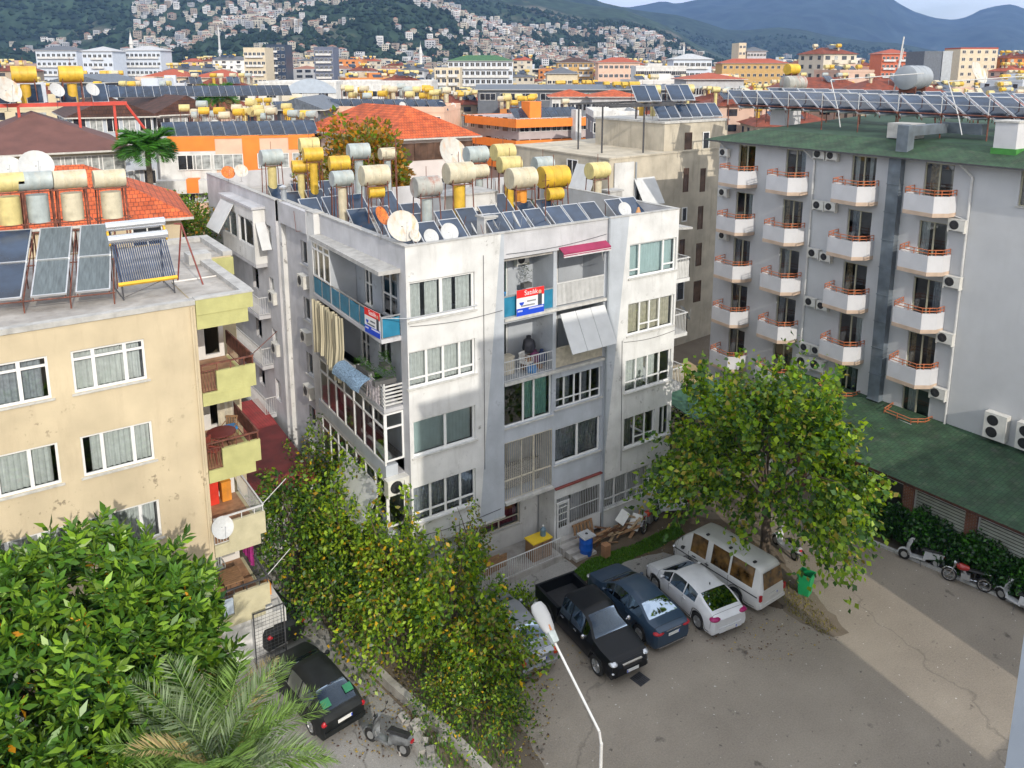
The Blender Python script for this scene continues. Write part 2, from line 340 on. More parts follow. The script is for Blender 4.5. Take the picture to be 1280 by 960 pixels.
# right wing: slanted paint line left of the windows
hr = [(11.24, 14.2, 12.16, 13.73), (11.24, 14.2, 9.44, 10.96), (11.18, 14.14, 6.64, 8.25), (11.2, 13.2, 3.84, 5.38), (13.5, 14.2, 3.84, 5.38)]
b.quad(fl(9.90, 2.7), fl(rw(2.7), 2.7), fl(rw(ZR), ZR), fl(9.90, ZR), m=GRY)
b.quad(fl(rw(2.7), 2.7), fl(11.17, 2.7), fl(11.17, ZR), fl(rw(ZR), ZR), m=WHT)
FRr, _ = frame((11.17, 0), (14.31, 0)); wall(b, FRr, 3.14, 2.7, ZR, [(h[0]-11.17, h[1]-11.17, h[2], h[3]) for h in hr], .16, m=WHT)
hg = [(10.0, 12.93, 1.08, 2.6), (13.1, 14.2, 1.08, 2.6)]
FRg, _ = frame((9.90, 0), (14.31, 0)); wall(b, FRg, 4.41, 0, 2.7, [(h[0]-9.9, h[1]-9.9, h[2], h[3]) for h in hg], .16, m=WHT)
# ground floor recess
wall(b, frame((0, 1.25), (7.1, 1.25))[0], 7.1, 0, 3.0, [(3.9, 6.1, 1.2, 2.55)], .2, m=WHT)
b.quad((0, 1.25, 2.75), (4.4, 1.25, 2.75), (4.4, 0, 2.75), (0, 0, 2.75), m=WHT)
b.quad((4.4, 1.25, 3.08), (7.15, 1.25, 3.08), (7.15, .12, 3.08), (4.4, .12, 3.08), m=WHT)
# porch B1
FP, _ = frame((7.15, .06), (9.90, .06)); wall(b, FP, 2.75, .25, 3.08, [(.1, .86, .28, 2.54), (.86, 2.68, 1.02, 2.54)], .12, m=WHT)
b.quad((7.15, 1.25, 0), (7.15, .06, 0), (7.15, .06, 3.08), (7.15, 1.25, 3.08), m=WHT); b.quad((7.15, 1.6, 0), (9.9, 1.6, 0), (9.9, 1.6, 3.08), (7.15, 1.6, 3.08), m=GRY)
# left side (normal -X), from back to front
SD = 2
b.quad((0, 8.25, 0), (0, 8.25, ZR), (0, 0, ZR), (0, 0, ZR-1.1), (0, .55, ZR-1.1), (0, .55, 0), m=SD) if False else None
FL, _ = frame((0, 13.1), (0, 9.3))
hs = [(1.05, 2.2, z+.78, z+1.92) for z in ZF]
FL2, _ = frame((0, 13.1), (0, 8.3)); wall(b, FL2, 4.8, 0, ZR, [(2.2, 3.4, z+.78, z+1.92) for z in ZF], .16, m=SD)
b.box(-.28, 8.3, 0, .001, 9.25, 15.08, m=WHT)
b.box(-.22, 12.9, 0, .001, 13.3, 15.05, m=WHT)
# balcony section: parapet, end piece, recessed inner wall
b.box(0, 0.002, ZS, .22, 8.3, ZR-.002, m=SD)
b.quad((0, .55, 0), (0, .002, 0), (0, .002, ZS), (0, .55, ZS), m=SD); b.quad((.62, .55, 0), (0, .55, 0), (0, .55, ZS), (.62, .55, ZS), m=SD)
inner = [(3.2, 4.0, 11.56, 13.7), (4.9, 6.3, 11.56, 13.6), (6.9, 7.5, 11.56, 13.7), (2.6, 3.5, 8.76, 10.9), (4.4, 5.6, 9.5, 10.8), (6.5, 7.4, 8.76, 10.9), (3, 5, 6.0, 8.2), (3, 5, 3.2, 5.2)]
FI, _ = frame((.62, 8.3), (.62, .55)); wall(b, FI, 7.75, 0, ZS, inner, .15, m=GRY)
# back wing
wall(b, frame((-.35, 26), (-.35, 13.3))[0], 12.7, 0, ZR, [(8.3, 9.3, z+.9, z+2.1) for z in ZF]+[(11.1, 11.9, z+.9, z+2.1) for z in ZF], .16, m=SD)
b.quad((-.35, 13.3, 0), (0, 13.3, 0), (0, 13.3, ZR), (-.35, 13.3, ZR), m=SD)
# right side, back
wall(b, frame((14.31, 0), (14.31, 14))[0], 14, 0, ZR, [(1.5, 3.1, z+.1, z+2.2) for z in ZF[1:]]+[(6, 7.5, z+.9, z+2.1) for z in ZF], .2, m=WHT)
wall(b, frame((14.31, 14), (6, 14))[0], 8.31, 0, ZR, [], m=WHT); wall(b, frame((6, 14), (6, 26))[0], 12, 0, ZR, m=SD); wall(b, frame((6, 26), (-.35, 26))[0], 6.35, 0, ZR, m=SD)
b.build('wall', [M_white, M_wgrey, M_wside], WB)
# loggia interiors & core
k = MB()
for (x0, x1, z, s) in ((4.44, 7.0, 11.5, 0), (7.18, 9.84, 11.5, 0), (4.44, 7.0, 8.7, 0), (7.18, 9.84, 8.7, 0), (4.44, 7.0, 3.3, 0)):
    pass
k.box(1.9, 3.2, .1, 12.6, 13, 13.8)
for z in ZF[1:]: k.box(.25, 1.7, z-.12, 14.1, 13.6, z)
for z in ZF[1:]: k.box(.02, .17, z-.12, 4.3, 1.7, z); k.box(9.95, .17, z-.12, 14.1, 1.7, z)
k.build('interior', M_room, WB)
lg = MB()
for (x0, x1, z0, z1) in ((4.44, 7.0, 11.5, 14.18), (7.18, 9.84, 11.5, 14.16), (4.44, 7.0, 8.7, 11.25), (7.18, 9.84, 8.7, 11.3), (4.44, 7.0, 3.3, 5.98)):
    F, _ = frame((x0, 1.6), (x1, 1.6)); lg = MB(); wall(lg, F, x1-x0, z0, z1, [(.1, 1.25, z0+.06, z1-.35)], .1); lg.build('loggia_wall', M_wgrey, WB)
# roof deck, parapet inside faces and coping
r = MB(); r.box(.2, .2, ZS-.15, 14.1, 13.9, ZS); r.box(-.15, 13.9, ZS-.15, 5.9, 25.8, ZS); r.build('roof', M_conc, WB)
g = MB(); g.box(11.0, .25, ZS+.002, 14.08, 13.7, ZS+.03); g.build('roof_membrane', M_greenmem, WB)
pr = MB(); pr.box(.03, .03, ZS, 14.25, .2, ZR-.003); pr.box(14.1, .2, ZS, 14.28, 14, ZR-.003); pr.box(6, 13.8, ZS, 14.1, 13.97, ZR-.003); pr.box(-.3, 9.25, ZS, -.1+.25, 12.9, ZR-.003); pr.box(-.33, 13.3, ZS, -.15, 25.9, ZR-.003); pr.build('parapet', M_wside, WB)
cp = MB(); cp.box(-.03, -.03, ZR, 14.34, .2, ZR+.05); cp.box(14.1, .2, ZR, 14.34, 14.0, ZR+.05); cp.box(-.04, .2, ZR, .24, 8.28, ZR+.05); cp.box(-.3, 8.28, ZR+.04, .24, 9.27, ZR+.09); cp.box(-.05, 9.27, ZR, .2, 12.88, ZR+.05); cp.box(-.24, 12.88, ZR+.002, .2, 13.3, ZR+.052); cp.box(-.38, 13.3, ZR, -.12, 26, ZR+.05); cp.build('coping', M_coping, WB)
for bx in ((-.02, -.02, 2.66, 4.44, .1, 2.74), (4.46, -.06, 3.18, 7.0, .11, 3.3), (4.42, -.05, 11.38, 9.88, .11, 11.5), (4.42, -.03, 8.58, 9.88, .11, 8.7)): MB().box(*bx).build('slab_edge', M_sill, WB)
rs = MB().box(7.16, -.035, 3.02, 9.9, .1, 3.08); rs.build('red_fascia', M_redst, WB)
dp = MB(); dp.tube((9.93, -.06, .3), (9.93, -.06, ZR-.1), .045, 8); dp.tube((9.93, -.06, ZR+.05), (9.93, .3, ZR+.05), .045, 8); dp.tube((9.93, -.06, ZR-.12), (9.93, -.06, ZR+.07), .045, 8); dp.build('downpipe', M_steel, WB)
MB().tube((4.38, .06, 2.8), (4.38, .06, 14.2), .035, 8).build('drainpipe', M_wgrey, WB); MB().tube((-.05, 9.6, 0), (-.05, 9.6, 13.5), .04, 8).build('drainpipe', M_wgrey, WB)
# windows of the front
window(WB, FR, .12, 3.0, 12.17, 13.7, (.49,), curtain=M_cwhite, cfr=((0, .22), (.27, .47), (.52, .7), (.74, .98)), fw=.09)
window(WB, FR, .03, 3.0, 9.5, 10.97, (.27, .52, .77), (.24,), curtain=M_cwhite, cfr=((0, 1),), fw=.07)
window(WB, FR, .14, 2.98, 6.65, 8.15, (.52,), curtain=M_cteal, cfr=((0.02, .98),), blind=True, fw=.08)
window(WB, FR, .07, 2.97, 3.8, 5.38, (.28, .52, .76), (.26,), curtain=M_cgrey, fw=.07)
window(WB, FRr, .07, 3.03, 12.16, 13.73, (.23, .74), (.22,), curtain=M_cteal, blind=True, trmask=(1, 0, 1), fw=.07)
window(WB, FRr, .07, 3.03, 9.44, 10.96, (.27, .48, .7), (.26,), curtain=M_cbeige, trmask=(0, 1, 1, 0), fw=.06)
window(WB, FRr, .01, 2.97, 6.64, 8.25, (.25, .5, .76), (.3,), curtain=M_cwhite, fw=.06, cfr=((0, .5), (.52, .74)))
window(WB, FRr, .03, 2.03, 3.84, 5.38, (.36, .7), (.25,), curtain=M_cwhite, cfr=((0, .34),), trmask=(0, 1, 1))
window(WB, FRr, 2.33, 3.03, 3.84, 5.38, (.5,), curtain=None)
window(WB, FRg, .1, 3.03, 1.08, 2.6, (.26, .52, .77), (.3,), curtain=M_cwhite, fw=.05)
window(WB, FRg, 3.2, 4.3, 1.08, 2.6, (.5,), (.3,), curtain=M_cwhite, fw=.05)
window(WB, FC, .06, 2.58, 6.66, 8.62, (.42, .64), None, curtain=M_cgreen, cfr=((.48, .98),), fw=.06)
window(WB, FC, 2.80, 5.42, 6.82, 8.26, (.2, .42, .56, .78), (.26,), curtain=M_cgrey, cfr=((0, .18), (.24, .4), (.6, .76)), fw=.05)
window(WB, FC, 2.80, 5.42, 4.18, 5.88, (.5,), curtain=M_cgrey, fw=.08)
M_purple = mat('purple_curtain', (.25, .04, .08), .9, .2, 8.)
window(WB, frame((0, 1.25), (7.1, 1.25))[0], 3.9, 6.1, 1.2, 2.55, (.5,), (.3,), curtain=M_purple, fw=.04, fm=M_beige)
for z in ZF: window(WB, FL2, 2.2, 3.4, z+.78, z+1.92, (.5,), curtain=M_cgrey, cfr=((.1, .45),), fw=.05)
for z in ZF[1:]: window(WB, frame((-.35, 26), (-.35, 13.3))[0], 11.1, 11.9, z+.9, z+2.1, (.5,), curtain=M_cgrey, fw=.05, sill=False)
# loggia doors
for (x0, z0, z1, cm, nm) in ((4.54, 11.56, 13.83, M_cgreen, 0), (7.28, 11.56, 13.8, mat('terracotta_curtain', (.52, .2, .12), .9, .12, 6.), 0), (4.54, 8.76, 10.9, M_cwhite, 0), (7.28, 8.76, 10.95, M_cgrey, 0), (4.54, 3.36, 5.6, M_cgrey, 0)):
    F, _ = frame((x0, 1.6), (x0+1.15, 1.6)); window(WB, F, 0, 1.15, z0, z1, (.5,), curtain=cm, sill=False, inset=.04, name='balcony_door', fw=.06)
for (a, bb, z0, z1) in inner:
    window(WB, FI, a, bb, z0, z1, (.5,), (.45,) if z1-z0 > 1.8 else None, curtain=M_cwhite if a > 5 else M_cgrey, cfr=((.5, .98),), sill=False, inset=.05, name='balcony_door' if z1-z0 > 1.8 else 'window', fw=.06)
# railings and parapets of the loggias
M_blue = glassmat('blue_acrylic', (.05, .3, .5), .55, .1); 
def mblue():
    m = mat('blue_balcony_panel', (.03, .20, .33), .25, .12, 2.); return m
rl = MB(); rl.ub(FC, .04, 2.6, 11.52, 12.34, -.06, -.03); o = rl.build('railing_panel', mblue(), WB); MB().ub(FC, .02, 2.62, 12.34, 12.39, -.07, -.02).build('handrail', M_alu, o)
rl = MB(); railing(rl, FC, 2.8, 5.42, 11.56, 12.5, -.03, .07, .022, .03); rl.ub(FC, 2.8, 5.42, 11.56, 12.36, -.07, -.055); rl.build('railing', M_wmetal, WB)
rl = MB(); railing(rl, FC, .04, 2.6, 8.72, 9.55, -.03, .12); rl.ub(FC, .04, 2.6, 9.15, 9.18, -.04, -.02); rl.build('railing', M_wmetal, WB)
rl = MB(); railing(rl, FC, 2.8, 5.42, 8.75, 9.6, -.03, .06, .02, .03); rl.build('railing', M_cbeige, WB)
rl = MB(); railing(rl, FC, .04, 2.6, 3.32, 5.95, -.02, .1, .009); rl.ub(FC, .04, 2.6, 4.2, 4.26, -.04, 0)
for t in (.02, .95, 1.6, 2.58): rl.ub(FC, t, t+.04, 3.3, 5.96, -.04, 0)
rl.build('security_grille', M_cbeige, WB)
lw_ = MB(); lw_.box(4.5, .9, 3.32, 6.9, 1.2, 4.35); lw_.build('covered_storage', mat('patterned_cloth', (.33, .33, .32), .9, .6, 30.), WB)
# porch grille & door
gr = MB(); railing(gr, FP, .9, 2.66, 1.03, 2.5, -.02, .1, .01); gr.ub(FP, .88, 2.68, 1.75, 1.79, -.03, 0); railing(gr, FP, .02, .9, 2.3, 2.52, -.02, .1, .01); gr.build('security_grille', M_wmetal, WB)
gr = MB(); railing(gr, FRg, .12, 3.02, 1.12, 2.56, -.04, .12, .009); gr.ub(FRg, .1, 3.02, 1.6, 1.63, -.05, -.03); gr.build('window_grille', M_wmetal, WB)
dr = MB(); dr.ub(FP, .14, .24, .3, 2.3, -.06, .02).ub(FP, .74, .84, .3, 2.3, -.06, .02).ub(FP, .24, .74, 2.2, 2.3, -.06, .02).ub(FP, .24, .74, .3, 1.0, -.04, .0)
for z in (1.0, 1.35, 1.7, 2.0): dr.ub(FP, .24, .74, z, z+.03, -.04, 0)
for t in (.36, .48, .6): dr.ub(FP, t, t+.02, 1.0, 2.2, -.035, -.01)
dr.build('entrance_gate', M_wmetal, WB)
# --- striped awning over loggia B5 and shutters panels over B4
aw = MB(); F = FC
M_awn = mat('striped_awning', (.30, .03, .09), .8, .1, 2.); 
aw.hexa([(7.2, -.3, 13.9), (9.82, -.3, 13.9), (9.82, .1, 14.12), (7.2, .1, 14.12), (7.2, -.3, 13.93), (9.82, -.3, 13.93), (9.82, .1, 14.15), (7.2, .1, 14.15)])
aw.box(7.2, -.32, 13.74, 9.82, -.3, 13.92); ao = aw.build('awning', M_awn, WB)
k = MB()
for j in range(2): k.box(7.2, -.325, 13.76+j*.07, 9.82, -.318, 13.785+j*.07)
k.tube((9.75, .1, 13.2), (9.3, -.3, 13.76), .02); k.tube((7.2, -.33, 13.74), (9.82, -.33, 13.74), .015)
k.build('awning_stripes', M_wmetal, ao)
sh = MB()
for j in range(3):
    a0 = 7.3+j*.84; a1 = a0+.82
    sh.hexa([(a0, -.85, 9.62), (a1, -.85, 9.62), (a1, .02, 11.18), (a0, .02, 11.18), (a0, -.88, 9.64), (a1, -.88, 9.64), (a1, -.01, 11.2), (a0, -.01, 11.2)])
sh.build('tilted_shutter', mat('shutter_sheet', (.55, .56, .56), .6, .05, 2.), WB)
# --- left side: canopy, balcony slabs
def sidebox(mb, y0, y1, z0, z1, xo0=-.82, xo1=-.48, xi=0.): mb.hexa([(xo0, y0, z0), (xi, y0, z0), (xi, y1, z0), (xo1, y1, z0), (xo0, y0, z1), (xi, y0, z1), (xi, y1, z1), (xo1, y1, z1)]); return mb
def xo(y): return -.82+(y-.5)/7.7*.34
cn = sidebox(MB(), .42, 8.25, 14.0, 14.16, -.9, -.55).build('canopy', M_coping, WB)
for z in (11.5, 8.7, 5.9, 3.1):
    sb = sidebox(MB(), .5, 8.25, z-.16, z, xi=.6); sb.build('balcony_slab', M_wside, WB)
# floor 5 railing w/ blue panels
FB, LB = frame((xo(8.2), 8.2), (xo(.52), .52)); FB2, LB2 = frame((xo(.52), .52), (0, .52))
rp = MB(); 
for j in range(7): rp.ub(FB, .05+j*LB/7, (j+1)*LB/7-.05, 11.55, 12.28, -.05, -.03)
rp.ub(FB2, .06, LB2-.03, 11.55, 12.28, -.05, -.03); o = rp.build('railing_panel', mblue(), WB)
hr_ = MB(); hr_.ub(FB, 0, LB, 12.33, 12.38, -.07, -.02).ub(FB2, 0, LB2, 12.33, 12.38, -.07, -.02)
for j in range(8): hr_.ub(FB, j*LB/7-.02, j*LB/7+.02, 11.5, 12.35, -.06, -.02)
hr_.tube((-.02, -.12, 12.36), (3.05, -.12, 12.36), .022); hr_.tube((3.05, -.12, 12.36), (3.05, 0, 12.36), .02); hr_.tube((xo(.52), .5, 12.36), (-.02, -.12, 12.36), .02)
hr_.build('handrail', M_alu, o)
# floor 5 enclosed end with three panes
window(WB, FB, .05, 2.3, 12.35, 13.95, (.33, .66), (.8,), curtain=M_cgrey, sill=False, inset=0.0, fw=.07)
MB().hexa([(xo(5.9)+.02, 5.88, 11.5), (.6, 5.88, 11.5), (.6, 5.98, 11.5), (xo(5.9)+.02, 5.98, 11.5), (xo(5.9)+.02, 5.88, 14), (.6, 5.88, 14), (.6, 5.98, 14), (xo(5.9)+.02, 5.98, 14)]).build('partition', M_wgrey, WB)
# floor 4: low rail front
rl = MB()
for j in range(6): rl.ub(FB, LB-2.6, LB, 8.8+j*.15, 8.87+j*.15, -.06, -.03); rl.ub(FB2, 0, LB2, 8.8+j*.15, 8.87+j*.15, -.06, -.03)
for t in (LB-2.6, LB-1.3, LB-.04): rl.ub(FB, t, t+.04, 8.7, 9.72, -.08, -.02)
rl.ub(FB, 0, LB-2.6, 8.7, 9.4, -.08, -.02); rl.build('railing', M_wmetal, WB)
# floors 3 and 2 glazed
for z, cm in ((5.9, M_cwhite), (3.1, M_cgrey)):
    sidebox(MB(), .5, 8.25, z+.001, z+.45, xi=-.3).build('balcony_parapet', M_wgrey, WB)
    window(WB, FB, .3, LB-.02, z+.46, z+2.6, (.14, .28, .42, .57, .71, .85), (.72,), sill=False, inset=0., fw=.07, curtain=cm, cfr=((.05, .2), (.45, .6)))
    window(WB, FB2, .04, LB2, z+.6, z+2.6, (), (.7,), sill=False, inset=0., fw=.07)
sh = MB()
for j in range(3):
    y0 = 1.0+j*1.2; x = xo(y0)
    sh.hexa([(x-.9, y0, 3.6), (x-.9, y0+1.15, 3.6), (x-.02, y0+1.15, 5.2), (x-.02, y0, 5.2), (x-.93, y0, 3.62), (x-.93, y0+1.15, 3.62), (x-.05, y0+1.15, 5.22), (x-.05, y0, 5.22)])
sh.build('tilted_shutter', MATS['shutter_sheet'], WB)
# --- back wing balconies
def backbalc(z, encl):
    s = MB(); s.box(-.95, 15.0, z-.2, -.35, 20.9, z); s.build('balcony_slab', M_wside, WB)
    F, L = frame((-.95, 20.9), (-.95, 15.0)); F2, L2 = frame((-.95, 15.0), (-.35, 15.0))
    if encl:
        s = MB(); s.box(-.97, 14.97, z+.001, -.35, 15.05, z+2.9); s.box(-.97, 15.05, z+2.3, -.35, 20.9, z+2.9); s.box(-.96, 15.05, z+.001, -.9, 20.9, z+.85); s.box(-.97, 17.6, z+.85, -.85, 18.0, z+2.3); s.build('enclosure', M_white, WB)
        window(WB, F, .1, 2.9, z+.86, z+2.29, (.5,), sill=False, inset=.02, fm=M_pvc); window(WB, F, 3.35, 5.7, z+.86, z+2.29, (.4,), sill=False, inset=.02)
        MB().box(-1.05, 14.85, z+2.9, -.35, 21.0, z+3.02).build('canopy', M_wside, WB)
        k = MB(); k.hexa([(-1.9, 18.2, z+1.2), (-1.9, 20.6, z+1.2), (-1.0, 20.6, z+2.7), (-1.0, 18.2, z+2.7), (-1.93, 18.2, z+1.23), (-1.93, 20.6, z+1.23), (-1.03, 20.6, z+2.73), (-1.03, 18.2, z+2.73)])
        k.hexa([(-.9, 14.0, z+.9), (-.4, 14.0, z+.9), (-.4, 14.9, z+2.2), (-.9, 14.9, z+2.2), (-.9, 13.97, z+.93), (-.4, 13.97, z+.93), (-.4, 14.87, z+2.23), (-.9, 14.87, z+2.23)]); k.build('tilted_shutter', MATS['shutter_sheet'], WB)
    else:
        k = MB(); railing(k, F, 0, L, z+.05, z+.95, -.03, .13); railing(k, F2, 0, L2, z+.05, z+.95, -.03, .11); k.build('railing', M_wmetal, WB)
for z, e in ((11.5, True), (8.7, False), (5.9, False), (3.1, False)): backbalc(z, e)
# --- right side balconies
for z, solid in ((11.45, True), (8.65, False), (5.85, False)):
    MB().box(14.31, .5, z-.18, 15.75, 3.6, z).build('balcony_slab', M_white, WB)
    k = MB(); F, L = frame((14.33, .53), (15.72, .53)); F3, L3 = frame((15.72, .53), (15.72, 3.6))
    railing(k, F, 0, L, z+.02, z+.98, 0, .1, .012, .03); railing(k, F3, 0, L3, z+.02, z+.98, 0, .1, .012, .03)
    if solid: k.ub(F, 0, L, z+.02, z+.85, -.03, -.015).ub(F3, 0, L3, z+.02, z+.85, -.03, -.015)
    k.build('railing', M_wmetal, WB)
MB().hexa([(14.31, .3, 14.0), (15.6, .3, 13.9), (15.6, 3.6, 13.9), (14.31, 3.6, 14.0), (14.31, .3, 14.12), (15.6, .3, 14.0), (15.6, 3.6, 14.0), (14.31, 3.6, 14.12)]).build('canopy', M_coping, WB)
# terrace with fence, steps
MB().box(.5, -.75, 0, 7.0, 1.2, .28).build('terrace', M_conc, WB)
fe = MB(); F, L = frame((1.2, -.7), (6.9, -.7)); railing(fe, F, 0, L, .3, 1.12, 0, .11, .01, .02); fe.build('terrace_railing', M_wmetal, WB)
st = MB()
for j in range(4): st.box(7.05+j*.12, -.25-j*.32, 0, 8.3+j*.1, .05 if j == 0 else .07-j*.32, .56-j*.14)
st.build('steps', M_conc, WB)

# ---------------------------------------------------------------- small repeated things
def make_ac(w=.8, h=.55, d=.3, name='air_conditioner'):
    t = thing(name, 'x', 'air conditioner'); c = MB().box(-w/2, 0, 0, w/2, d, h).box(-w/2-.02, -.004, h-.03, w/2+.02, d, h+.005)
    c.box(-w/2, 0, -.09, -w/2+.05, d+.05, -.0).box(w/2-.05, 0, -.09, w/2, d+.05, 0)
    c.build('casing', mat('ac_enamel', (.62, .61, .57), .5, .06, 3., dirt=.25), t)
    g = MB(); g.lathe((-w*.12, -.012, h/2), (0, 1, 0), [(0, 0.001), (0, h*.4), (.02, h*.42)], 20); f = g.build('fan_grille', M_black, t)
    k = MB()
    for j in range(8): a = j*pi/8; k.tube((-w*.12-cos(a)*h*.4, -.016, h/2-sin(a)*h*.4), (-w*.12+cos(a)*h*.4, -.016, h/2+sin(a)*h*.4), .006, 4)
    k.build('guard', M_dksteel, f); return t
AC0 = make_ac(); AC0['group'] = 'wall mounted air conditioners'; ac_used = [0]
def ac(loc, rz, label, sc=1.):
    if not ac_used[0]:
        ac_used[0] = 1; AC0.location = [float(v) for v in loc]; AC0.rotation_euler[2] = rz; AC0['label'] = label; AC0.scale = (sc,)*3; return AC0
    return dup(AC0, loc, rz, label, sc)
nm = ['fifth', 'fourth', 'third', 'second', 'first']
for i, z in enumerate([12.05, 9.25, 6.45, 3.65]):
    ac((WX-.33, WY+10.3, z-.75), -pi/2, 'white air conditioner under the small %s-floor side window of the white block' % nm[i])
for i, z in enumerate([8.7, 5.9]): ac((WX-.55, WY+14.2, z+.9), -pi/2, 'white air conditioner beside the railed %s-floor rear balcony of the white block' % ('fourth' if i == 0 else 'third'))
ac((WX-.45, WY+.15, 5.25), 0, 'large white air conditioner below the glazed corner balcony of the white block', 1.15)
ac((WX+6.2, WY+1.2, 13.3), 0, 'small white air conditioner under the ceiling of the blue-panelled loggia', .8)
# satellite dishes
def make_dish(r, m, name='satellite_dish', mast=.9):
    t = thing(name, 'x', 'satellite dish'); g = MB(); pr = [(r*.22*(k/8)**2, max(.001, r*k/8)) for k in range(9)]
    g.lathe((0, 0, 0), (0, -1, 0), pr, 24); g.lathe((0, .012, 0), (0, -1, 0), pr[::-1], 24); g.xf(Matrix.Rotation(radians(-28), 4, 'X')); g.build('dish', m, t, True)
    k = MB(); tip = Matrix.Rotation(radians(-28), 4, 'X') @ Vector((0, -r*.95, 0)); bot = Matrix.Rotation(radians(-28), 4, 'X') @ Vector((0, -.22*r, -r))
    k.tube(bot, tip, .012, 6); k.tube(tip, tip+Vector((0, -.02, -.09)), .03, 8); k.build('feed_arm', M_steel, t)
    k = MB(); k.tube((0, .06, 0), (0, .06, -mast), .025, 8); k.tube((0, .0, 0), (0, .08, 0), .05, 8); k.tube((0, .06, -mast+.02), (.25, .06, -mast), .015, 6); k.tube((0, .06, -mast+.02), (-.25, .06, -mast), .015, 6); k.build('mast', M_dksteel, t)
    return t
DISH = {}
def dish(loc, r, kind, label, rz=0., mast=.9):
    key = (kind, round(mast, 1)); m = {'w': M_dish, 'r': M_dishr, 'o': M_disho}[kind]
    if key not in DISH: DISH[key] = (make_dish(1., m, mast=mast/max(r, .2)), r)
    base, r0 = DISH[key]
    if 'set' not in base: base['set'] = 1; base.location = [float(v) for v in loc]; base.scale = (r,)*3; base.rotation_euler[2] = rz; base['label'] = label; base['group'] = 'satellite dishes'; return base
    return dup(base, loc, rz, label, r)
def pdish(px, py, Y, rpx, kind, label, rz=0., mast=.9):
    P = ony(px, py, Y); D = P @ F0; return dish(P, rpx*D/FPX, kind, label, rz, mast)
pdish(502.5, 283.7, 26.75, 21, 'r', 'largest rust-stained cream satellite dish at the front left corner of the white block roof', -.1)
pdish(476, 270.5, 27.6, 13, 'o', 'tilted orange rusted satellite dish beside the large stained dish on the white block roof', .6)
pdish(518, 295, 26.4, 8.5, 'r', 'small white dish with one rust blotch overlapping the large stained dish', .2)
pdish(538, 297, 26.5, 11, 'w', 'round cream dish just right of the stained dishes on the parapet', .1)
pdish(561, 291, 26.6, 12.5, 'w', 'round light grey dish second right of the stained dishes', 0)
pdish(591, 286, 26.6, 8.5, 'w', 'narrow white dish turned sideways behind the parapet above the left wing edge', 1.0)
pdish(618, 281, 26.6, 8.5, 'w', 'narrow white dish turned sideways in front of the white chimney on the white block', 1.05)
pdish(643, 275, 26.7, 12, 'w', 'tall white dish turned sideways right of the white roof chimney', .95)
pdish(659.5, 277, 26.7, 7.5, 'w', 'dull grey dish turned away just right of the tall sideways dish', 1.2)
pdish(683, 276, 26.5, 7, 'w', 'smallest sideways white dish below the front collectors', 1.1)
pdish(780, 262, 27.2, 9.5, 'w', 'white dish in front of the last pair of collectors on the green roof strip', -.1)
pdish(565, 194, 44, 23, 'r', 'huge pale weathered satellite dish at the back of the white block roof', .25, 1.6)
pdish(855, 392, 27.6, 11, 'w', 'white dish clamped to the right-hand balcony of the white block', 1.15, .3)
pdish(301, 214, 46.5, 8.5, 'r', 'round white dish with rust blotch on the rear roof corner of the white block', 0, .6)
pdish(285, 216, 47, 8.5, 'o', 'round rusty orange dish on the rear roof corner of the white block', 0, .6)
# ---- water heater tanks
def tank_mb(r, L, n=18):
    g = MB(); g.lathe((-L/2, 0, 0), (1, 0, 0), [(0, .001), (0, r*.97), (.012, r), (L-.012, r), (L, r*.97), (L, .001)], n)
    for t in (.33, .66): g.lathe((-L/2+L*t-.02, 0, 0), (1, 0, 0), [(0, r), (.01, r*1.025), (.03, r*1.025), (.04, r)], n)
    return g
def make_tank(m, m2, r=.36, L=.95, hf=1.3, up=True):
    """horizontal hot-water drum on a steel stand, cold-water drum underneath"""
    t = thing('water_tank', 'x', 'water tank'); tank_mb(r, L).build('drum', m, t, True)
    k = MB(); 
    for sx in (-1, 1):
        for sy in (-1, 1): k.tube((sx*L*.38, sy*r*.8, -r*.5), (sx*L*.42, sy*r*1.0, -hf), .022, 5)
        k.tube((sx*L*.38, -r*.85, -r*1.0), (sx*L*.38, r*.85, -r*1.0), .02, 5)
    k.tube((-L*.4, -r*.85, -r*1.0), (L*.4, -r*.85, -r*1.0), .02, 5); k.tube((-L*.4, r*.85, -r*1.0), (L*.4, r*.85, -r*1.0), .02, 5); k.tube((0, 0, r*.9), (0, 0, r+.35), .012, 4); k.build('stand', M_rust, t)
    if up: g = MB(); g.lathe((0, 0, -hf), (0, 0, 1), [(0, .001), (0, r*.55), (hf-r*1.15, r*.55), (hf-r*1.15, .001)], 14); g.build('cold_drum', m2, t, True)
    return t
TM = {'y': M_tyel, 'l': M_tlyel, 'c': M_tcream, 'g': M_tgrey, 'r': M_trust, 'o': mat('orange_drum_paint', (.7, .27, .03), .5, .1, 3., dirt=.25)}
TNK = {}
def tank(loc, c, c2, label, rz=0., sc=1., hf=1.3, group='roof water tanks'):
    key = (c, c2, round(hf, 1))
    if key not in TNK:
        t = make_tank(TM[c], TM[c2] if c2 else TM[c], hf=hf, up=bool(c2)); TNK[key] = t; t.location = [float(v) for v in loc]; t.rotation_euler[2] = rz; t['label'] = label; t['group'] = group; t.scale = (sc,)*3; return t
    return dup(TNK[key], loc, rz, label, sc, group)
def ptank(px, py, Y, rpx, c, c2, label, rz=0., zb=ZS, g='water tanks on the white block roof'):
    P = ony(px, py, Y); D = P @ F0; r = rpx*D/FPX; sc = r/.36; return tank(P, c, c2, label, rz, sc, round((P[2]-zb)/sc, 1), g)
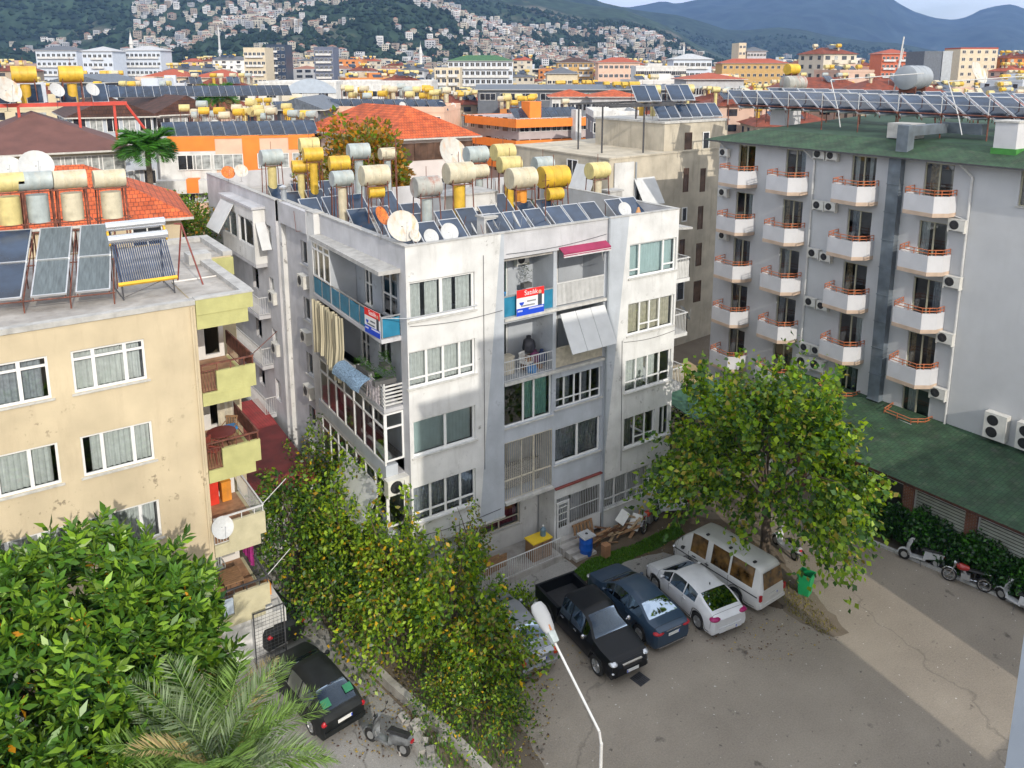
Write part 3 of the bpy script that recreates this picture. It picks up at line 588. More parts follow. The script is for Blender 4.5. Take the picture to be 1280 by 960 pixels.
for a in [(533, 233, 30.2, 13, 'r', 'g', 'rust-streaked grey drum on a black stand'), (468, 219, 33, 13, 'c', None, 'large cream drum above a small yellow drum'), (470, 240, 33, 7.5, 'y', None, 'small yellow drum lying under the large cream drum'),
          (427, 223, 34, 10, 'g', 'c', 'blue-grey drum over a cream post drum'), (424, 204, 36, 9.5, 'y', None, 'yellow drum behind the blue-grey one'), (448, 189, 38, 10, 'g', 'g', 'grey drum with a rust patch on top'),
          (484, 192, 38, 7.5, 'c', 'g', 'small cream drum near the tall red mast'), (391, 193, 40, 9, 'y', 'y', 'yellow drum over an upright yellow drum'), (386, 181, 43, 9, 'l', None, 'pale yellow drum behind the yellow pair'),
          (375.5, 208, 40.5, 8, 'y', 'l', 'long yellow drum over a pale yellow post'), (573.6, 216, 31.5, 13.5, 'c', 'y', 'large weathered cream drum over an upright yellow drum'), (595, 193, 36, 10.5, 'g', None, 'blue-grey drum beside the huge dish'),
          (598.6, 214, 35, 8.5, 'c', 'g', 'dirty pale drum on a red frame'), (628.7, 190, 37.5, 10.5, 'l', None, 'upper pale yellow drum of the stacked pair'), (636.6, 205.5, 34.5, 10.5, 'l', 'y', 'lower pale yellow drum of the stacked pair'),
          (651.4, 222.5, 31, 13.5, 'c', 'o', 'large grey-cream drum over an orange upright drum'), (678.4, 205, 35.5, 9.5, 'g', None, 'blue-grey drum behind the big yellow one'), (691.6, 220.8, 31.2, 14, 'y', None, 'largest deep yellow drum on white legs'),
          (693, 242.5, 30.6, 8, 'y', None, 'small yellow drum under the largest yellow drum'), (747, 213, 33, 10.5, 'l', 'c', 'pale yellow drum alone at the right end of the roof'), (339, 196.6, 43, 10, 'g', 'l', 'grey-white drum over a yellow post at the back left')]:
    ptank(a[0], a[1], a[2], a[3], a[4], a[5], a[6]+', on the white block roof', rz=-.12+random.uniform(-.1, .1))
# ---- collectors
def make_panel(w=.95, l=1.9, tilt=38, m=None, frame_m=None):
    t = thing('solar_collector', 'x', 'solar panel'); R = Matrix.Rotation(radians(tilt), 4, 'X')
    g = MB().box(-w/2+.035, .03, .03, w/2-.035, l-.03, .062); g.xf(R); g.build('absorber', m or M_panel, t)
    f = MB(); f.box(-w/2, 0, 0, w/2, .04, .07).box(-w/2, l-.04, 0, w/2, l, .07).box(-w/2, .04, 0, -w/2+.04, l-.04, .07).box(w/2-.04, .04, 0, w/2, l-.04, .07).box(-w/2+.04, .04, 0, w/2-.04, l-.04, .02); f.xf(R); f.build('frame', frame_m or M_alu, t)
    k = MB(); top = R @ Vector((0, l*.92, 0))
    for s in (-1, 1): k.tube((s*w*.45, top.y, top.z), (s*w*.45, top.y, -.1), .018, 5); k.tube((s*w*.45, 0.05, 0), (s*w*.45, .05, -.12), .018, 5)
    k.tube((-w*.5, top.y, -.02+top.z), (w*.5, top.y, top.z-.02), .018, 5); k.build('stand', M_rust, t); return t
PNL = {}
def panel(loc, label, rz=0., sc=1., kind='a', group='roof solar collectors', tilt=38):
    key = (kind, tilt)
    if key not in PNL:
        t = make_panel(tilt=tilt, m=M_panel if kind == 'a' else M_panel2); PNL[key] = t; t.location = [float(v) for v in loc]; t.rotation_euler[2] = rz; t['label'] = label; t['group'] = group; t.scale = (sc,)*3; return t
    return dup(PNL[key], loc, rz, label, sc, group)
# rows: (x list local to the block, y, labels)
rows = [(27.35, [15.6, 16.75, 18.9, 20.0, 21.1, 22.3, 23.3, 24.3, 25.9, 26.9], 'front row'), (29.3, [15.0, 16.1, 17.6, 18.7, 19.9, 22.0, 23.1], 'second row'), (31.9, [14.6, 15.7, 17.3, 20.9, 22.2], 'third row'),
        (36.0, [13.9, 15.1, 16.3, 18.0], 'fourth row'), (38.6, [13.9, 15.2, 16.5], 'fifth row'), (41.5, [14.2, 15.5, 17.0], 'sixth row')]
ords = ['first', 'second', 'third', 'fourth', 'fifth', 'sixth', 'seventh', 'eighth', 'ninth', 'tenth', 'eleventh', 'twelfth']
for y, xs, nme in rows:
    for i, x in enumerate(xs): panel((x, y, ZS+.16), 'dark blue collector, %s from the left in the %s on the white block roof' % (ords[i], nme), random.uniform(-.03, .03)-.05, 1.0, 'a', 'solar collectors on the white block roof', 34)
# chimneys and clutter on the roof
def chimney(loc, w, d, h, label, m=None, capm=None):
    t = thing('chimney', label, 'chimney', loc); MB().box(-w/2, -d/2, 0, w/2, d/2, h).build('stack', m or M_white, t); MB().box(-w/2-.06, -d/2-.06, h, w/2+.06, d/2+.06, h+.08).build('cap', capm or M_coping, t); return t
P = ony(613, 272, 28.6); chimney((P[0], 28.9, ZS), .62, .6, 1.15, 'square white chimney standing among the front collectors of the white block')
chimney((20.3, 33.5, ZS), 3.0, 1.8, 1.5, 'low rendered stair housing under a slab in the middle of the white block roof', M_white)
P = ony(768, 240, 33); chimney((P[0], 33.2, ZS), .9, .7, .8, 'low pale chimney beside the single pale yellow tank', M_coping)
mt = thing('metal_mast', 'tall thin dark red mast rising from the front of the white block roof', 'mast', (*onz(682, 285, ZS)[:2], ZS)); mt.location.y = 28.2; mt.location.x = float(ony(682, 250, 28.2)[0]); MB().tube((0, 0, 0), (0, 0, 2.9), .022, 6).tube((-.2, 0, 2.6), (.2, 0, 2.6), .012, 5).build('pole', M_rust, mt)
mt = thing('metal_mast', 'thin rusty lattice mast at the middle back of the white block roof', 'mast', (float(ony(496, 230, 36)[0]), 36, ZS)); MB().tube((0, 0, 0), (0, 0, 4.2), .03, 6).tube((-.35, 0, 3.9), (.35, 0, 3.9), .012, 5).tube((-.25, 0, 3.6), (.25, 0, 3.6), .012, 5).build('pole', M_rust, mt)
vp = thing('vent_pipe', 'steel cowl chimney pipe on the grey side parapet of the white block', 'vent pipe', (WX+.0, WY+12.9, ZR+.05)); MB().tube((0, 0, 0), (0, 0, .55), .14, 12).build('flue', M_steel, vp, True); MB().lathe((0, 0, .55), (0, 0, 1), [(0, .2), (.1, .22), (.2, .03)], 12).build('cowl', M_alu, vp, True)
vc = thing('traffic_cone', 'small dull orange cone lying at the right end of the white block roof', 'cone', (*ony(798, 262, 27.0)[:2], ZS+.9)); vc.location.z = float(ony(798, 268, 27.0)[2]); MB().lathe((0, 0, -.2), (0, 0, 1), [(0, .22), (.5, .06), (.55, .03)], 10).build('cone_body', mat('faded_orange', (.6, .3, .12), .6, .2, 5.), vc, True); MB().box(-.25, -.25, -.35, .25, .25, -.2).build('base', M_coping, vc)

k = MB(); random.seed(77)
for j in range(46):
    x = random.uniform(.6, 13.4); y = random.uniform(1.5, 13); z = ZS+.05; a = (x, y, z); c = (x+random.uniform(-1.6, 1.6), y+random.choice([0, 1])*random.uniform(-1, 2), z) 
    k.path([a, c, (c[0], c[1]+random.uniform(-.5, .5), z+random.uniform(0, 1.2))], random.choice([.012, .018, .025]), 5)
k.build('pipework', M_rust, WB); k = MB()
for j in range(16): x = random.uniform(.6, 12.5); y = random.uniform(1.8, 12); s = random.uniform(.15, .45); k.box(x, y, ZS, x+s*1.6, y+s, ZS+s)
k.build('loose_blocks', M_coping, WB); k = MB()
for (xa, za, xb, zb) in ((.1, 12.0, 4.3, 11.9), (3.4, 14.3, 3.4, 5.2), (4.5, 14.2, 9.8, 14.4), (11.05, 2.8, 10.9, 9.3), (0.0, 3.3, 4.2, 3.15), (11.0, 9.2, 14.3, 9.15)):
    pts = [(xa+(xb-xa)*q/8, -.03, za+(zb-za)*q/8-.12*sin(pi*q/8)) for q in range(9)]; k.path(pts, .011, 4)
k.build('cables', M_dksteel, WB)
# things on the balconies ----------------------------------------------------
def plant(loc, label, r=.35, h=.5, pot=True, m=None, n=160, rz=0, cat='potted plant', name='potted_plant'):
    t = thing(name, label, cat, loc, rz); 
    if pot: MB().box(-r, -.13, 0, r, .13, .2).build('planter', mat('planter_plastic', (.10, .10, .10), .6, .1, 4.), t)
    v = []; f = []
    g = MB()
    for i in range(n):
        c = Vector((random.uniform(-r, r), random.uniform(-.18, .18), .2+random.random()**.7*h)); a = random.random()*6.28; d = Vector((cos(a), sin(a), random.uniform(-.3, .6)))*.09; s = Vector((-sin(a), cos(a), 0))*.045
        g.quad(c-s, c+d*.6-s*.2, c+d, c+d*.6+s)
    g.build('foliage', m or leafmat('balcony_leaf', (.06, .16, .02)), t); return t
plant((WX-.55, WY+.95, 9.55), 'bushy green planter on the corner rail of the fourth-floor balcony', .45, .5, rz=0)
plant((WX-.6, WY+2.6, 9.5), 'long green planter on the side rail of the fourth-floor balcony', .6, .35, rz=pi/2)
plant((WX+.15, WY+2.3, 9.6), 'green plant on the inner sill of the fourth-floor balcony', .3, .5, rz=pi/2)
plant((WX+6.3, WY+1.1, 12.3), 'grey-green plant standing in the blue-panelled loggia', .22, .9, m=leafmat('dull_leaf', (.08, .11, .07)))
# striped curtain hanging outside floor 4
cu = MB(); i0 = 0
for j in range(61):
    t = j/60; y = 8.0-t*3.6; x = xo(y)-.12-.07*sin(t*60)-.05*sin(t*23)
    for zz in (11.32, 9.9, 8.75+.25*sin(t*5)): cu.v.append((x-(.18 if zz < 9.5 else 0)*t, y, zz))
for j in range(60):
    for q in range(2): cu.f.append((3*j+q, 3*j+q+1, 3*j+q+4, 3*j+q+3)); cu.m.append(0)
tag(cu.build('sun_curtain', mat('striped_cream_cloth', (.55, .50, .36), .9, .45, 3., stretch=(1, 9, .1)), loc=(WX, WY, 0), smooth=True), 'cream striped sun curtain hanging outside the fourth-floor side balcony', 'curtain')
ru = MB(); 
for j in range(13):
    t = j/12; 
    for q in range(7):
        s = q/6; ru.v.append((xo(3)-.15-.55*sin(s*1.5)+.02*sin(t*14), 4.1-t*2.6, 9.62-s*s*.45+.02*sin(t*9+s*4)))
for j in range(12):
    for q in range(6): ru.f.append((7*j+q, 7*j+q+1, 7*j+q+8, 7*j+q+7)); ru.m.append(0)
tag(ru.build('rug', mat('blue_patterned_rug', (.20, .30, .42), .95, .7, 28.), loc=(WX, WY, 0), smooth=True), 'blue and white patterned rug airing over the side balcony rail', 'rug')
ln = MB()
for j in range(5): ln.hexa([(xo(1.2)-.1-.02*j, .75+j*.24, 8.85), (xo(1.2)-.08-.02*j, .75+j*.24, 8.85), (xo(1.2)-.08, .95+j*.24, 8.85), (xo(1.2)-.1, .95+j*.24, 8.85), (xo(1.2)-.1, .75+j*.24, 9.6-.1*(j % 2)), (xo(1.2)-.08, .75+j*.24, 9.6), (xo(1.2)-.08, .95+j*.24, 9.6), (xo(1.2)-.1, .95+j*.24, 9.6)])
tag(ln.build('laundry', mat('pale_laundry', (.55, .50, .52), .95, .35, 12.), loc=(WX, WY, 0)), 'pale laundry hung over the rail of the fourth-floor corner balcony', 'laundry')
# estate agent banners
M_bred = mat('banner_red', (.70, .02, .02), .5, .03, 1.); M_bwh = mat('banner_white', (.72, .72, .74), .5, .02, 1.); M_bblue = mat('banner_blue', (.01, .06, .52), .5, .03, 1.); M_ink = mat('banner_ink', (.05, .06, .08), .5, .1, 1.)
def banner(loc, rz, w, h, label):
    t = thing('for_sale_banner', label, 'banner', loc, rz); MB().box(-w/2, 0, -h/2, w/2, .015, h/2).build('sheet', M_bwh, t)
    MB().box(-w/2, -.004, h*.2, w/2, -.001, h/2).build('red_band', M_bred, t); MB().box(-w/2, -.004, -h/2, w/2, -.001, -h*.2).build('blue_band', M_bblue, t)
    g = MB(); k = 20; c = (-w*.32, h*.0); vs = []
    top = [(c[0]+cos(pi*i/k)*w*.10, c[1]+.04*h+sin(pi*i/k)*h*.11) for i in range(k+1)]
    g.v += [(x, -.006, z) for x, z in top]+[(c[0]-w*.05, -.006, c[1]-h*.11), (c[0]+w*.05, -.006, c[1]-h*.11)]; g.f.append(tuple(range(k+3))); g.m.append(0)
    g.build('balloon_emblem', M_bwh, t); e = MB(); top = [(c[0]+cos(pi+pi*i/k)*w*.085, c[1]+.03*h+sin(pi+pi*i/k)*h*.12) for i in range(k+1)]; e.v += [(x, -.009, z) for x, z in top]; e.f.append(tuple(range(k+1))); e.m.append(0); e.build('balloon_base', M_bblue, t)
    text_part('Satılık', h*.26, M_bwh, t, (.02*w, -.006, h*.35), (pi/2, 0, 0))
    for q, (a, bb, z, m) in enumerate(((-.12, .18, .03, M_ink), (-.34, .16, -.12, M_ink), (-.06, .46, -.26, M_bwh), (-.46, -.28, -.3, M_bwh))):
        d = MB(); x = a*w
        while x < bb*w: d.box(x, -.007, z*h-.03*h, x+.022*w, -.004, z*h+.03*h); x += .036*w
        d.build('small_print', m, t)
    p = MB(); p.box(w*.27, -.006, -h*.2, w*.42, -.003, h*.24); p.prism([(0, 0), (0, 0), (0, 0)], 0, 0) if False else None; p.build('agent_suit', M_ink, t)
    hd = MB(); hd.lathe((w*.345, -.004, h*.31), (0, -1, 0), [(0, h*.075), (.003, h*.07), (.004, .001)], 14); hd.build('agent_head', mat('printed_skin', (.55, .33, .22), .6, .05, 1.), t); return t
Pb = ony(664, 377, WY-.08); banner((Pb[0], WY-.03, Pb[2]), 0, 1.40, 1.12, 'red, white and blue for-sale banner hanging on the front loggia of the white block')
Pb = onx(467, 403, WX+xo(1.4)); banner((WX+xo(1.3)-.05, Pb[1], Pb[2]), -pi/2+.044, 1.25, 1.0, 'red, white and blue for-sale banner on the blue side balcony corner of the white block')
# clutter in loggia A4
def boxthing(name, label, cat, loc, dims, m, part='panel'):
    t = thing(name, label, cat, loc); w, d, h = dims
    MB().box(-w/2, -d/2, 0, w/2, d/2, h*.93).build('body', m, t); MB().box(-w/2-.01, -d/2-.01, h*.93, w/2+.01, d/2+.01, h).build('lid', m, t); return t
def chair(loc, rz, label, m, name='plastic_chair', group=None):
    t = thing(name, label, 'chair', loc, rz, group); MB().box(-.22, -.22, .42, .22, .22, .46).build('seat', m, t)
    k = MB()
    for j in range(5): k.box(-.2+j*.09, .2, .46, -.16+j*.09, .23, .84)
    k.box(-.22, .19, .82, .22, .24, .88); k.build('backrest', m, t)
    for sx in (-1, 1):
        for sy in (-1, 1): MB().tube((sx*.19, sy*.19, .43), (sx*.22, sy*.22, 0), .018, 6).build('leg', m, t)
    k = MB(); 
    for sx in (-1, 1): k.tube((sx*.24, .2, .66), (sx*.24, -.2, .66), .018, 6); k.tube((sx*.24, -.2, .66), (sx*.22, -.2, .44), .016, 6)
    k.build('armrest', m, t); return t
M_wpl = mat('white_plastic', (.7, .69, .66), .5, .05, 4.)
chair((WX+5.9, WY+.55, 8.72), .3, 'white plastic chair in the cluttered fourth-floor loggia', M_wpl)
M_dkb = mat('dark_bag', (.03, .03, .04), .6, .3, 5.); M_bluebag = mat('blue_plastic', (.03, .2, .48), .4, .15, 4.)
def sack(loc, label, m, r=.25, h=.5, name='bag'):
    t = thing(name, label, 'bag', loc); g = MB(); g.lathe((0, 0, 0), (0, 0, 1), [(0, .001), (0.01, r*.9), (h*.3, r*1.05), (h*.7, r*.85), (h*.88, r*.3), (h, r*.38)], 9)
    for i in range(len(g.v)): v = g.v[i]; g.v[i] = (v[0]*(1+.12*sin(i*2.1)), v[1]*(1+.12*cos(i*1.7)), v[2])
    g.build('sack', m, t, True); MB().tube((0, 0, h*.86), (0, 0, h*.9), r*.4, 8).build('tie', M_black, t); return t
sack((WX+6.25, WY+.85, 9.5), 'black bag on top of the pile in the fourth-floor loggia', M_dkb, .28, .7); sack((WX+6.4, WY+.6, 9.1), 'dark purple bag low in the fourth-floor loggia pile', mat('purple_bag', (.16, .03, .1), .6, .2, 4.), .24, .5)
sack((WX+6.1, WY+.45, 8.72), 'bright blue bag behind the fourth-floor loggia railing', M_bluebag, .25, .42); sack((WX+6.7, WY+.5, 9.0), 'dark blue bag at the right side of the loggia clutter', mat('navy_bag', (.02, .04, .12), .6, .2, 4.), .22, .6)
boxthing('storage_box', 'worn beige storage box in the fourth-floor loggia', 'box', (WX+5.1, WY+.9, 8.72), (.6, .4, .8), M_cbeige)
boxthing('storage_box', 'dark wooden box beneath the bags in the fourth-floor loggia', 'box', (WX+6.35, WY+.75, 8.72), (.8, .5, .6), M_wood)
chair((WX+4.75, WY+.5, 11.52), 0, 'dark blue chair behind the blue panel of the front loggia', M_bluebag)
# ================================================================ CREAM BLOCK (left)
CX, CY_ = -6.0, 26.6
CB = thing('apartment_block', 'cream apartment block with yellow-green balcony fronts at the left edge', 'building', (CX, CY_, 0))
x_ = lambda X: X-CX
b = MB(); FCr, LCr = frame((0, 0), (x_(5.93), 0)); hs = []
for i, z in enumerate([11.75, 8.97, 6.2, 3.4, .9]):
    hs.append((x_(2.25), x_(4.32), z, z+1.35)); hs.append((x_(-.9), x_(1.64), z, z+1.35)); hs.append((x_(-4.2), x_(-2.2), z, z+1.35))
wall(b, FCr, LCr, 0, 14.05, hs, .14)
wall(b, frame((x_(5.93), 0), (x_(5.93), 3.3))[0], 3.3, 0, 14.0, [], m=0)
wall(b, frame((x_(5.93), 3.3), (x_(7.6), 3.3))[0], 1.67, 0, 14.0, [(.98, 1.5, z+.1, z+2.2) for z in (10.9, 8.1, 5.3, 2.5)], .12, m=1)
wall(b, frame((x_(7.6), 3.3), (x_(7.6), 6.3))[0], 3.0, 0, 14.0, m=0); wall(b, frame((x_(7.6), 6.3), (x_(8.9), 6.3))[0], 1.3, 0, 14, m=0); wall(b, frame((x_(8.9), 6.3), (x_(8.9), 10.4))[0], 4.1, 0, 14.0, m=0); wall(b, frame((x_(8.9), 10.4), (0, 10.4))[0], x_(8.9), 0, 14.0, m=0); wall(b, frame((0, 10.4), (0, 0))[0], 10.4, 0, 14.05, m=0)
b.build('wall', [M_cream, mat('white_inner_render', (.7, .68, .66), .85, .05, 2.)], CB)
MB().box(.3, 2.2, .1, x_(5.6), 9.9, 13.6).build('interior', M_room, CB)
for i, z in enumerate([11.75, 8.97, 6.2, 3.4, .9]):
    tr = (.78,) if i == 0 else None
    window(CB, FCr, x_(2.25), x_(4.32), z, z+1.35, (.29, .72), tr, curtain=M_cwhite, cfr=((0, .95),) if i != 1 else ((.12, .98),), fw=.075, inset=.06)
    window(CB, FCr, x_(-.9), x_(1.64), z, z+1.35, (.36, .7), tr, curtain=M_cwhite if i != 0 else M_cgrey, cfr=((0, .94),), fw=.075, inset=.06)
    window(CB, FCr, x_(-4.2), x_(-2.2), z, z+1.35, (.5,), tr, curtain=M_cwhite, fw=.075, inset=.06)
# balconies
def cbal(mb, z, hi, xr=7.74, xs=7.54, rail=True, zt=.72):
    if rail: mb.box(x_(6.44), -.02, z+.001, x_(xr), .1, z+zt, hi); mb.box(x_(xr)-.12, .1, z+.001, x_(xr), 1.2, z+zt, hi) if False else None
    mb.box(x_(5.95), -.02, z-.08, x_(xr), 3.28, z, hi)
    mb.box(x_(5.95), 0.0, z-.46, x_(xs), .12, z-.082, hi); mb.box(x_(xs)-.1, .12, z-.46, x_(xs), 3.2, z-.082, hi)
CBF = {}
for z, c in ((10.84, 0), (8.04, 0), (5.22, 1), (2.36, 1)): mb = MB(); cbal(mb, z, 0, zt=.7 if z > 6 else .75); CBF[z] = mb.build('balcony_front', M_pale if c else M_yelgr, CB); MB().box(x_(6.0), .12, z+.002, x_(7.6), 3.26, z+.03).build('balcony_floor', M_floor_t, CBF[z])
for z, m in ((10.84, 0), (8.04, 0), (5.22, 1), (2.36, 2)):
    rl = MB(); F, L = frame((x_(5.97), .04), (x_(7.7), .04)); F2, L2 = frame((x_(7.7), .06), (x_(7.7), 3.25))
    railing(rl, F, 0, .5, z+.02, z+.75, 0, .09, .008, .015, m=m); rl.ub(F, 0, L, z+.95, z+1.0, -.03, .03, m)
    for t in (0, .5, .95, 1.4, L-.03): rl.ub(F, t, t+.03, z+.7, z+.97, -.015, .015, m)
    railing(rl, F2, 0, L2, z+.1, z+.97, 0, .13, .008, .03, m=m)
    if m == 0: rl.ub(F2, 0, L2, z+.5, z+.98, -.04, -.02, 0)
    rl.build('railing', [M_rust, M_wmetal, M_dksteel], CBF[z])
rf = MB(); rf.box(.1, .1, 13.85, x_(7.7), 6.4, 13.95); rf.box(.1, 6.4, 13.85, x_(8.85), 10.3, 13.95); rf.build('roof', M_conc, CB)
cb = MB(); cb.box(-.04, -.06, 13.95, x_(5.93), .24, 14.12); cb.box(x_(5.93), -.05, 14.09, x_(7.84), .3, 14.14); cb.box(x_(7.5), .3, 13.952, x_(7.9), 5.6, 14.12); cb.box(x_(7.1), 5.6, 13.952, x_(7.95), 6.4, 14.35); cb.box(x_(8.6), 6.4, 13.952, x_(8.98), 10.3, 14.16); cb.box(x_(7.0), 10.0, 13.952, x_(8.6), 10.38, 14.15); cb.build('kerb', M_coping, CB)
eb = MB(); eb.box(x_(5.95), -.03, 13.57, x_(7.8), .1, 14.088); eb.box(x_(7.7), .1, 13.57, x_(7.8), 6.28, 13.94); eb.box(x_(5.95), .0, 13.08, x_(7.62), .12, 13.568); eb.box(x_(7.5), .12, 13.08, x_(7.62), 6.2, 13.568); eb.box(x_(7.9), 6.2, 13.2, x_(8.95), 6.29, 13.94); eb.build('roof_edge_band', M_yelgr, CB)
pp = MB(); pp.tube((x_(5.8), -.05, 0), (x_(5.8), -.05, 13.9), .04, 8); pp.build('drainpipe', M_cream, CB)
# satellite dish, table etc on cream balconies
P = ony(279, 662, CY_-.5); dish((P[0], CY_-.35, P[2]), .38, 'w', 'white satellite dish fixed outside the second-floor olive balcony of the cream block', .15, .5)
P = ony(288, 540, CY_+.9)
tb = thing('round_table', 'round red table tilted on the third-floor balcony of the cream block', 'table', (6.75, CY_+1.2, 8.07)); g = MB(); g.lathe((0, 0, .72), (0, 0, 1), [(0, .001), (0, .5), (.03, .5), (.03, .001)], 20); g.build('tabletop', mat('dark_red_plastic', (.16, .035, .03), .5, .15, 3.), tb); 
for sx, sy in ((-.3, -.3), (.3, -.3), (.3, .3), (-.3, .3)): MB().tube((sx*.3, sy*.3, .72), (sx, sy, 0), .02, 6).build('leg', M_rust, tb)
M_rchair = mat('red_brown_chair', (.25, .06, .04), .6, .2, 4.)
chair((6.3, CY_+.6, 8.07), .8, 'red-brown chair left of the round red table on the cream block balcony', M_rchair); chair((7.25, CY_+1.9, 8.07), -.6, 'brown chair with a blue cushion behind the round red table', M_wood)
P = (7.25, CY_+1.85, 8.55); t = thing('cushion', 'bright blue cushion on a chair of the third-floor balcony', 'cushion', P); MB().box(-.2, -.2, 0, .2, .2, .1).build('pad', M_bluebag, t)
boxthing('red_crate', 'bright red and white goods stacked inside the second-floor cream block balcony', 'crate', (6.5, CY_+2.9, 5.26), (.7, .4, .9), mat('bright_red', (.65, .04, .02), .5, .1, 3.))
boxthing('orange_basket', 'orange basket inside the second-floor cream block balcony corner', 'basket', (7.15, CY_+2.9, 5.26), (.35, .35, .8), TM['o'])
P = ony(285, 732, CY_-.1); boxthing('white_box', 'pale blue board hanging on the first-floor balcony front of the cream block', 'board', (6.1, CY_-.15, 2.55), (.55, .12, .55), mat('pale_blue_board', (.5, .58, .66), .5, .05, 3.))
tb = thing('small_table', 'small wooden table on the first-floor balcony of the cream block', 'table', (6.7, CY_+1.2, 2.4)); MB().box(-.35, -.5, .68, .35, .5, .72).build('tabletop', M_wood, tb)
for sx, sy in ((-.3, -.45), (.3, -.45), (.3, .45), (-.3, .45)): MB().tube((sx, sy, .68), (sx, sy, 0), .02, 6).build('leg', M_dksteel, tb)
chair((6.5, CY_+2.3, 2.4), 0, 'grey chair on the first-floor balcony of the cream block', M_tgrey)
cu = MB(); curtain_mesh(cu, frame((7.65, CY_+1.6), (7.65, CY_+3.0))[0], 0, 1.3, 2.9, 4.8, 0, .05, .25); tag(cu.build('curtain', mat('magenta_cloth', (.38, .03, .22), .8, .2, 4.)), 'magenta curtain hanging at the side of the first-floor cream block balcony', 'curtain')
cu = MB(); curtain_mesh(cu, frame((7.0, CY_+2.6), (7.6, CY_+2.6))[0], 0, .6, 8.2, 10.2, 0, .05, .25); tag(cu.build('curtain', M_cbeige), 'striped beige curtain on the third-floor cream block balcony', 'curtain')
for (z, l, c) in ((6.2, 'first white washing-line arm reaching out from the second-floor olive balcony', M_wmetal), (3.35, 'thin pole reaching out beside the first-floor olive balcony', M_wmetal), (11.85, 'rusty rod sticking out over the rail of the fourth-floor yellow-green balcony', M_rust)):
    t = thing('clothes_pole', l, 'pole', (7.7, CY_+.1, z)); MB().tube((0, 0, 0), (1.0, .3, .55), .015, 6).build('pole', c, t); MB().tube((-.06, 0, 0), (.04, 0, 0), .03, 8).build('bracket', M_dksteel, t)
boxthing('orange_crate', 'bright orange crate on the ground-level ledge at the corner of the cream block', 'crate', (7.9, CY_+1.6, 1.6), (.6, .4, .45), TM['o'])
# garden gate / mesh fence
t = thing('wire_fence', 'dark wire mesh panel with a white wall behind, at the foot of the cream block', 'fence', (7.0, CY_-.3, 0)); k = MB()
for x in (0, 1.1): k.box(x-.02, -.02, 0, x+.02, .02, 2.3)
k.box(0, -.02, 2.26, 1.1, .02, 2.3); k.build('frame', M_dksteel, t); k = MB()
for j in range(8): k.box(j*.14, -.004, 0, j*.14+.007, .004, 2.27)
for j in range(16): k.box(0, -.003, j*.14, 1.1, .005, j*.14+.007)
k.build('mesh', M_dksteel, t)
MB().box(x_(5.95), .35, 0, x_(7.9), .5, 1.9).build('ground_wall', M_white, CB); MB().box(x_(7.75), .4, 0, x_(8.4), 3, 1.55).build('ground_wall', M_white, CB)
# roof equipment of the cream block
ZC = 13.95
def panel_c(loc, label, k='a', rz=0.): return panel(loc, label, rz, 1.06, k, 'solar collectors on the cream block roof', 22)
rz_ = -.2; ux, uy = cos(rz_), sin(rz_)
for j, (X, kk) in enumerate([(.0, 'a'), (1.25, 'b'), (2.5, 'b')]):
    for q in range(2):
        kind = ['a', 'b', 'b2'][j] if q == 0 else ['a', 'b2', 'b'][j]
        panel_c((.78+X*ux-q*1.8*uy, 28.75+X*uy+q*1.8*ux, 14.42+q*.76), '%s collector of the %s rack column on the cream block roof, %s glass' % (('lower', 'upper')[q], ('left', 'middle', 'right')[j], ('dark blue', 'dusty pale', 'dusty dark')[j]), 'a' if kind == 'a' else 'b', rz_)
t = thing('solar_rack', 'rusty steel rack carrying the six collectors of the cream block roof', 'rack', (2.3, 30.3, ZC), -.2); k = MB()
for x in (-1.9, -.65, .65, 1.9):
    k.tube((x, -1.8, 0), (x, -1.8, .42), .025, 5); k.tube((x, 1.9, 0), (x, 1.9, 1.9), .025, 5); k.tube((x, -1.8, .40), (x, 1.9, 1.9), .025, 5); k.tube((x, .2, 0), (x, 1.5, 1.6), .02, 5)
for y, z in ((-1.8, .38), (0, 1.12), (1.9, 1.88)): k.tube((-1.95, y, z), (1.95, y, z), .025, 5)
k.build('frame', M_rust, t)
# evacuated tube heater
t = thing('tube_collector', 'evacuated-tube solar heater with chrome drums and yellow foot rail on the cream block', 'solar panel', (4.92, 28.4, ZC+.5), 0)
R = Matrix.Rotation(radians(46), 4, 'X'); k = MB()
for j in range(26): x = -.85+j*.068; k.tube(R @ Vector((x, .06, .06)), R @ Vector((x, 1.7, .06)), .021, 8)
k.build('vacuum_tubes', mat('dark_tube_glass', (.03, .05, .10), .15, .2, 3., spec=.8), t, True)
M_chrome = mat('chrome_jacket', (.75, .76, .78), .18, .04, 2., metal=.85)
for s, (yy, zz) in enumerate(((1.78, .1), (2.25, .2))): c = R @ Vector((0, yy, zz)); g = MB(); g.lathe(c+Vector((-.95, 0, 0)), (1, 0, 0), [(0, .001), (0, .15), (.02, .17), (1.88, .17), (1.9, .15), (1.9, .001)], 18); g.build('chrome_drum', M_chrome, t, True)
M_yell = mat('yellow_enamel', (.72, .42, .03), .5, .08, 3.)
g = MB().box(-.92, -.02, .0, .92, .08, .1); g.xf(R); g.build('foot_rail', M_yell, t)
for sx in (-1, 1): g = MB().box(sx*.9-.03, 1.6, 0, sx*.9+.03, 2.4, .12); g.xf(R); g.build('end_bracket', M_yell, t)
k = MB()
for sx in (-.8, .8): k.tube((sx, 0, -.5), R @ Vector((sx, .2, 0)), .022, 5); k.tube((sx, 1.7, -.5), R @ Vector((sx, 2.4, 0)), .022, 5); k.tube((sx, 0, -.45), (sx, 1.7, -.45), .02, 5); k.tube(R @ Vector((sx, 0, 0)), R @ Vector((sx, 2.4, 0)), .02, 5)
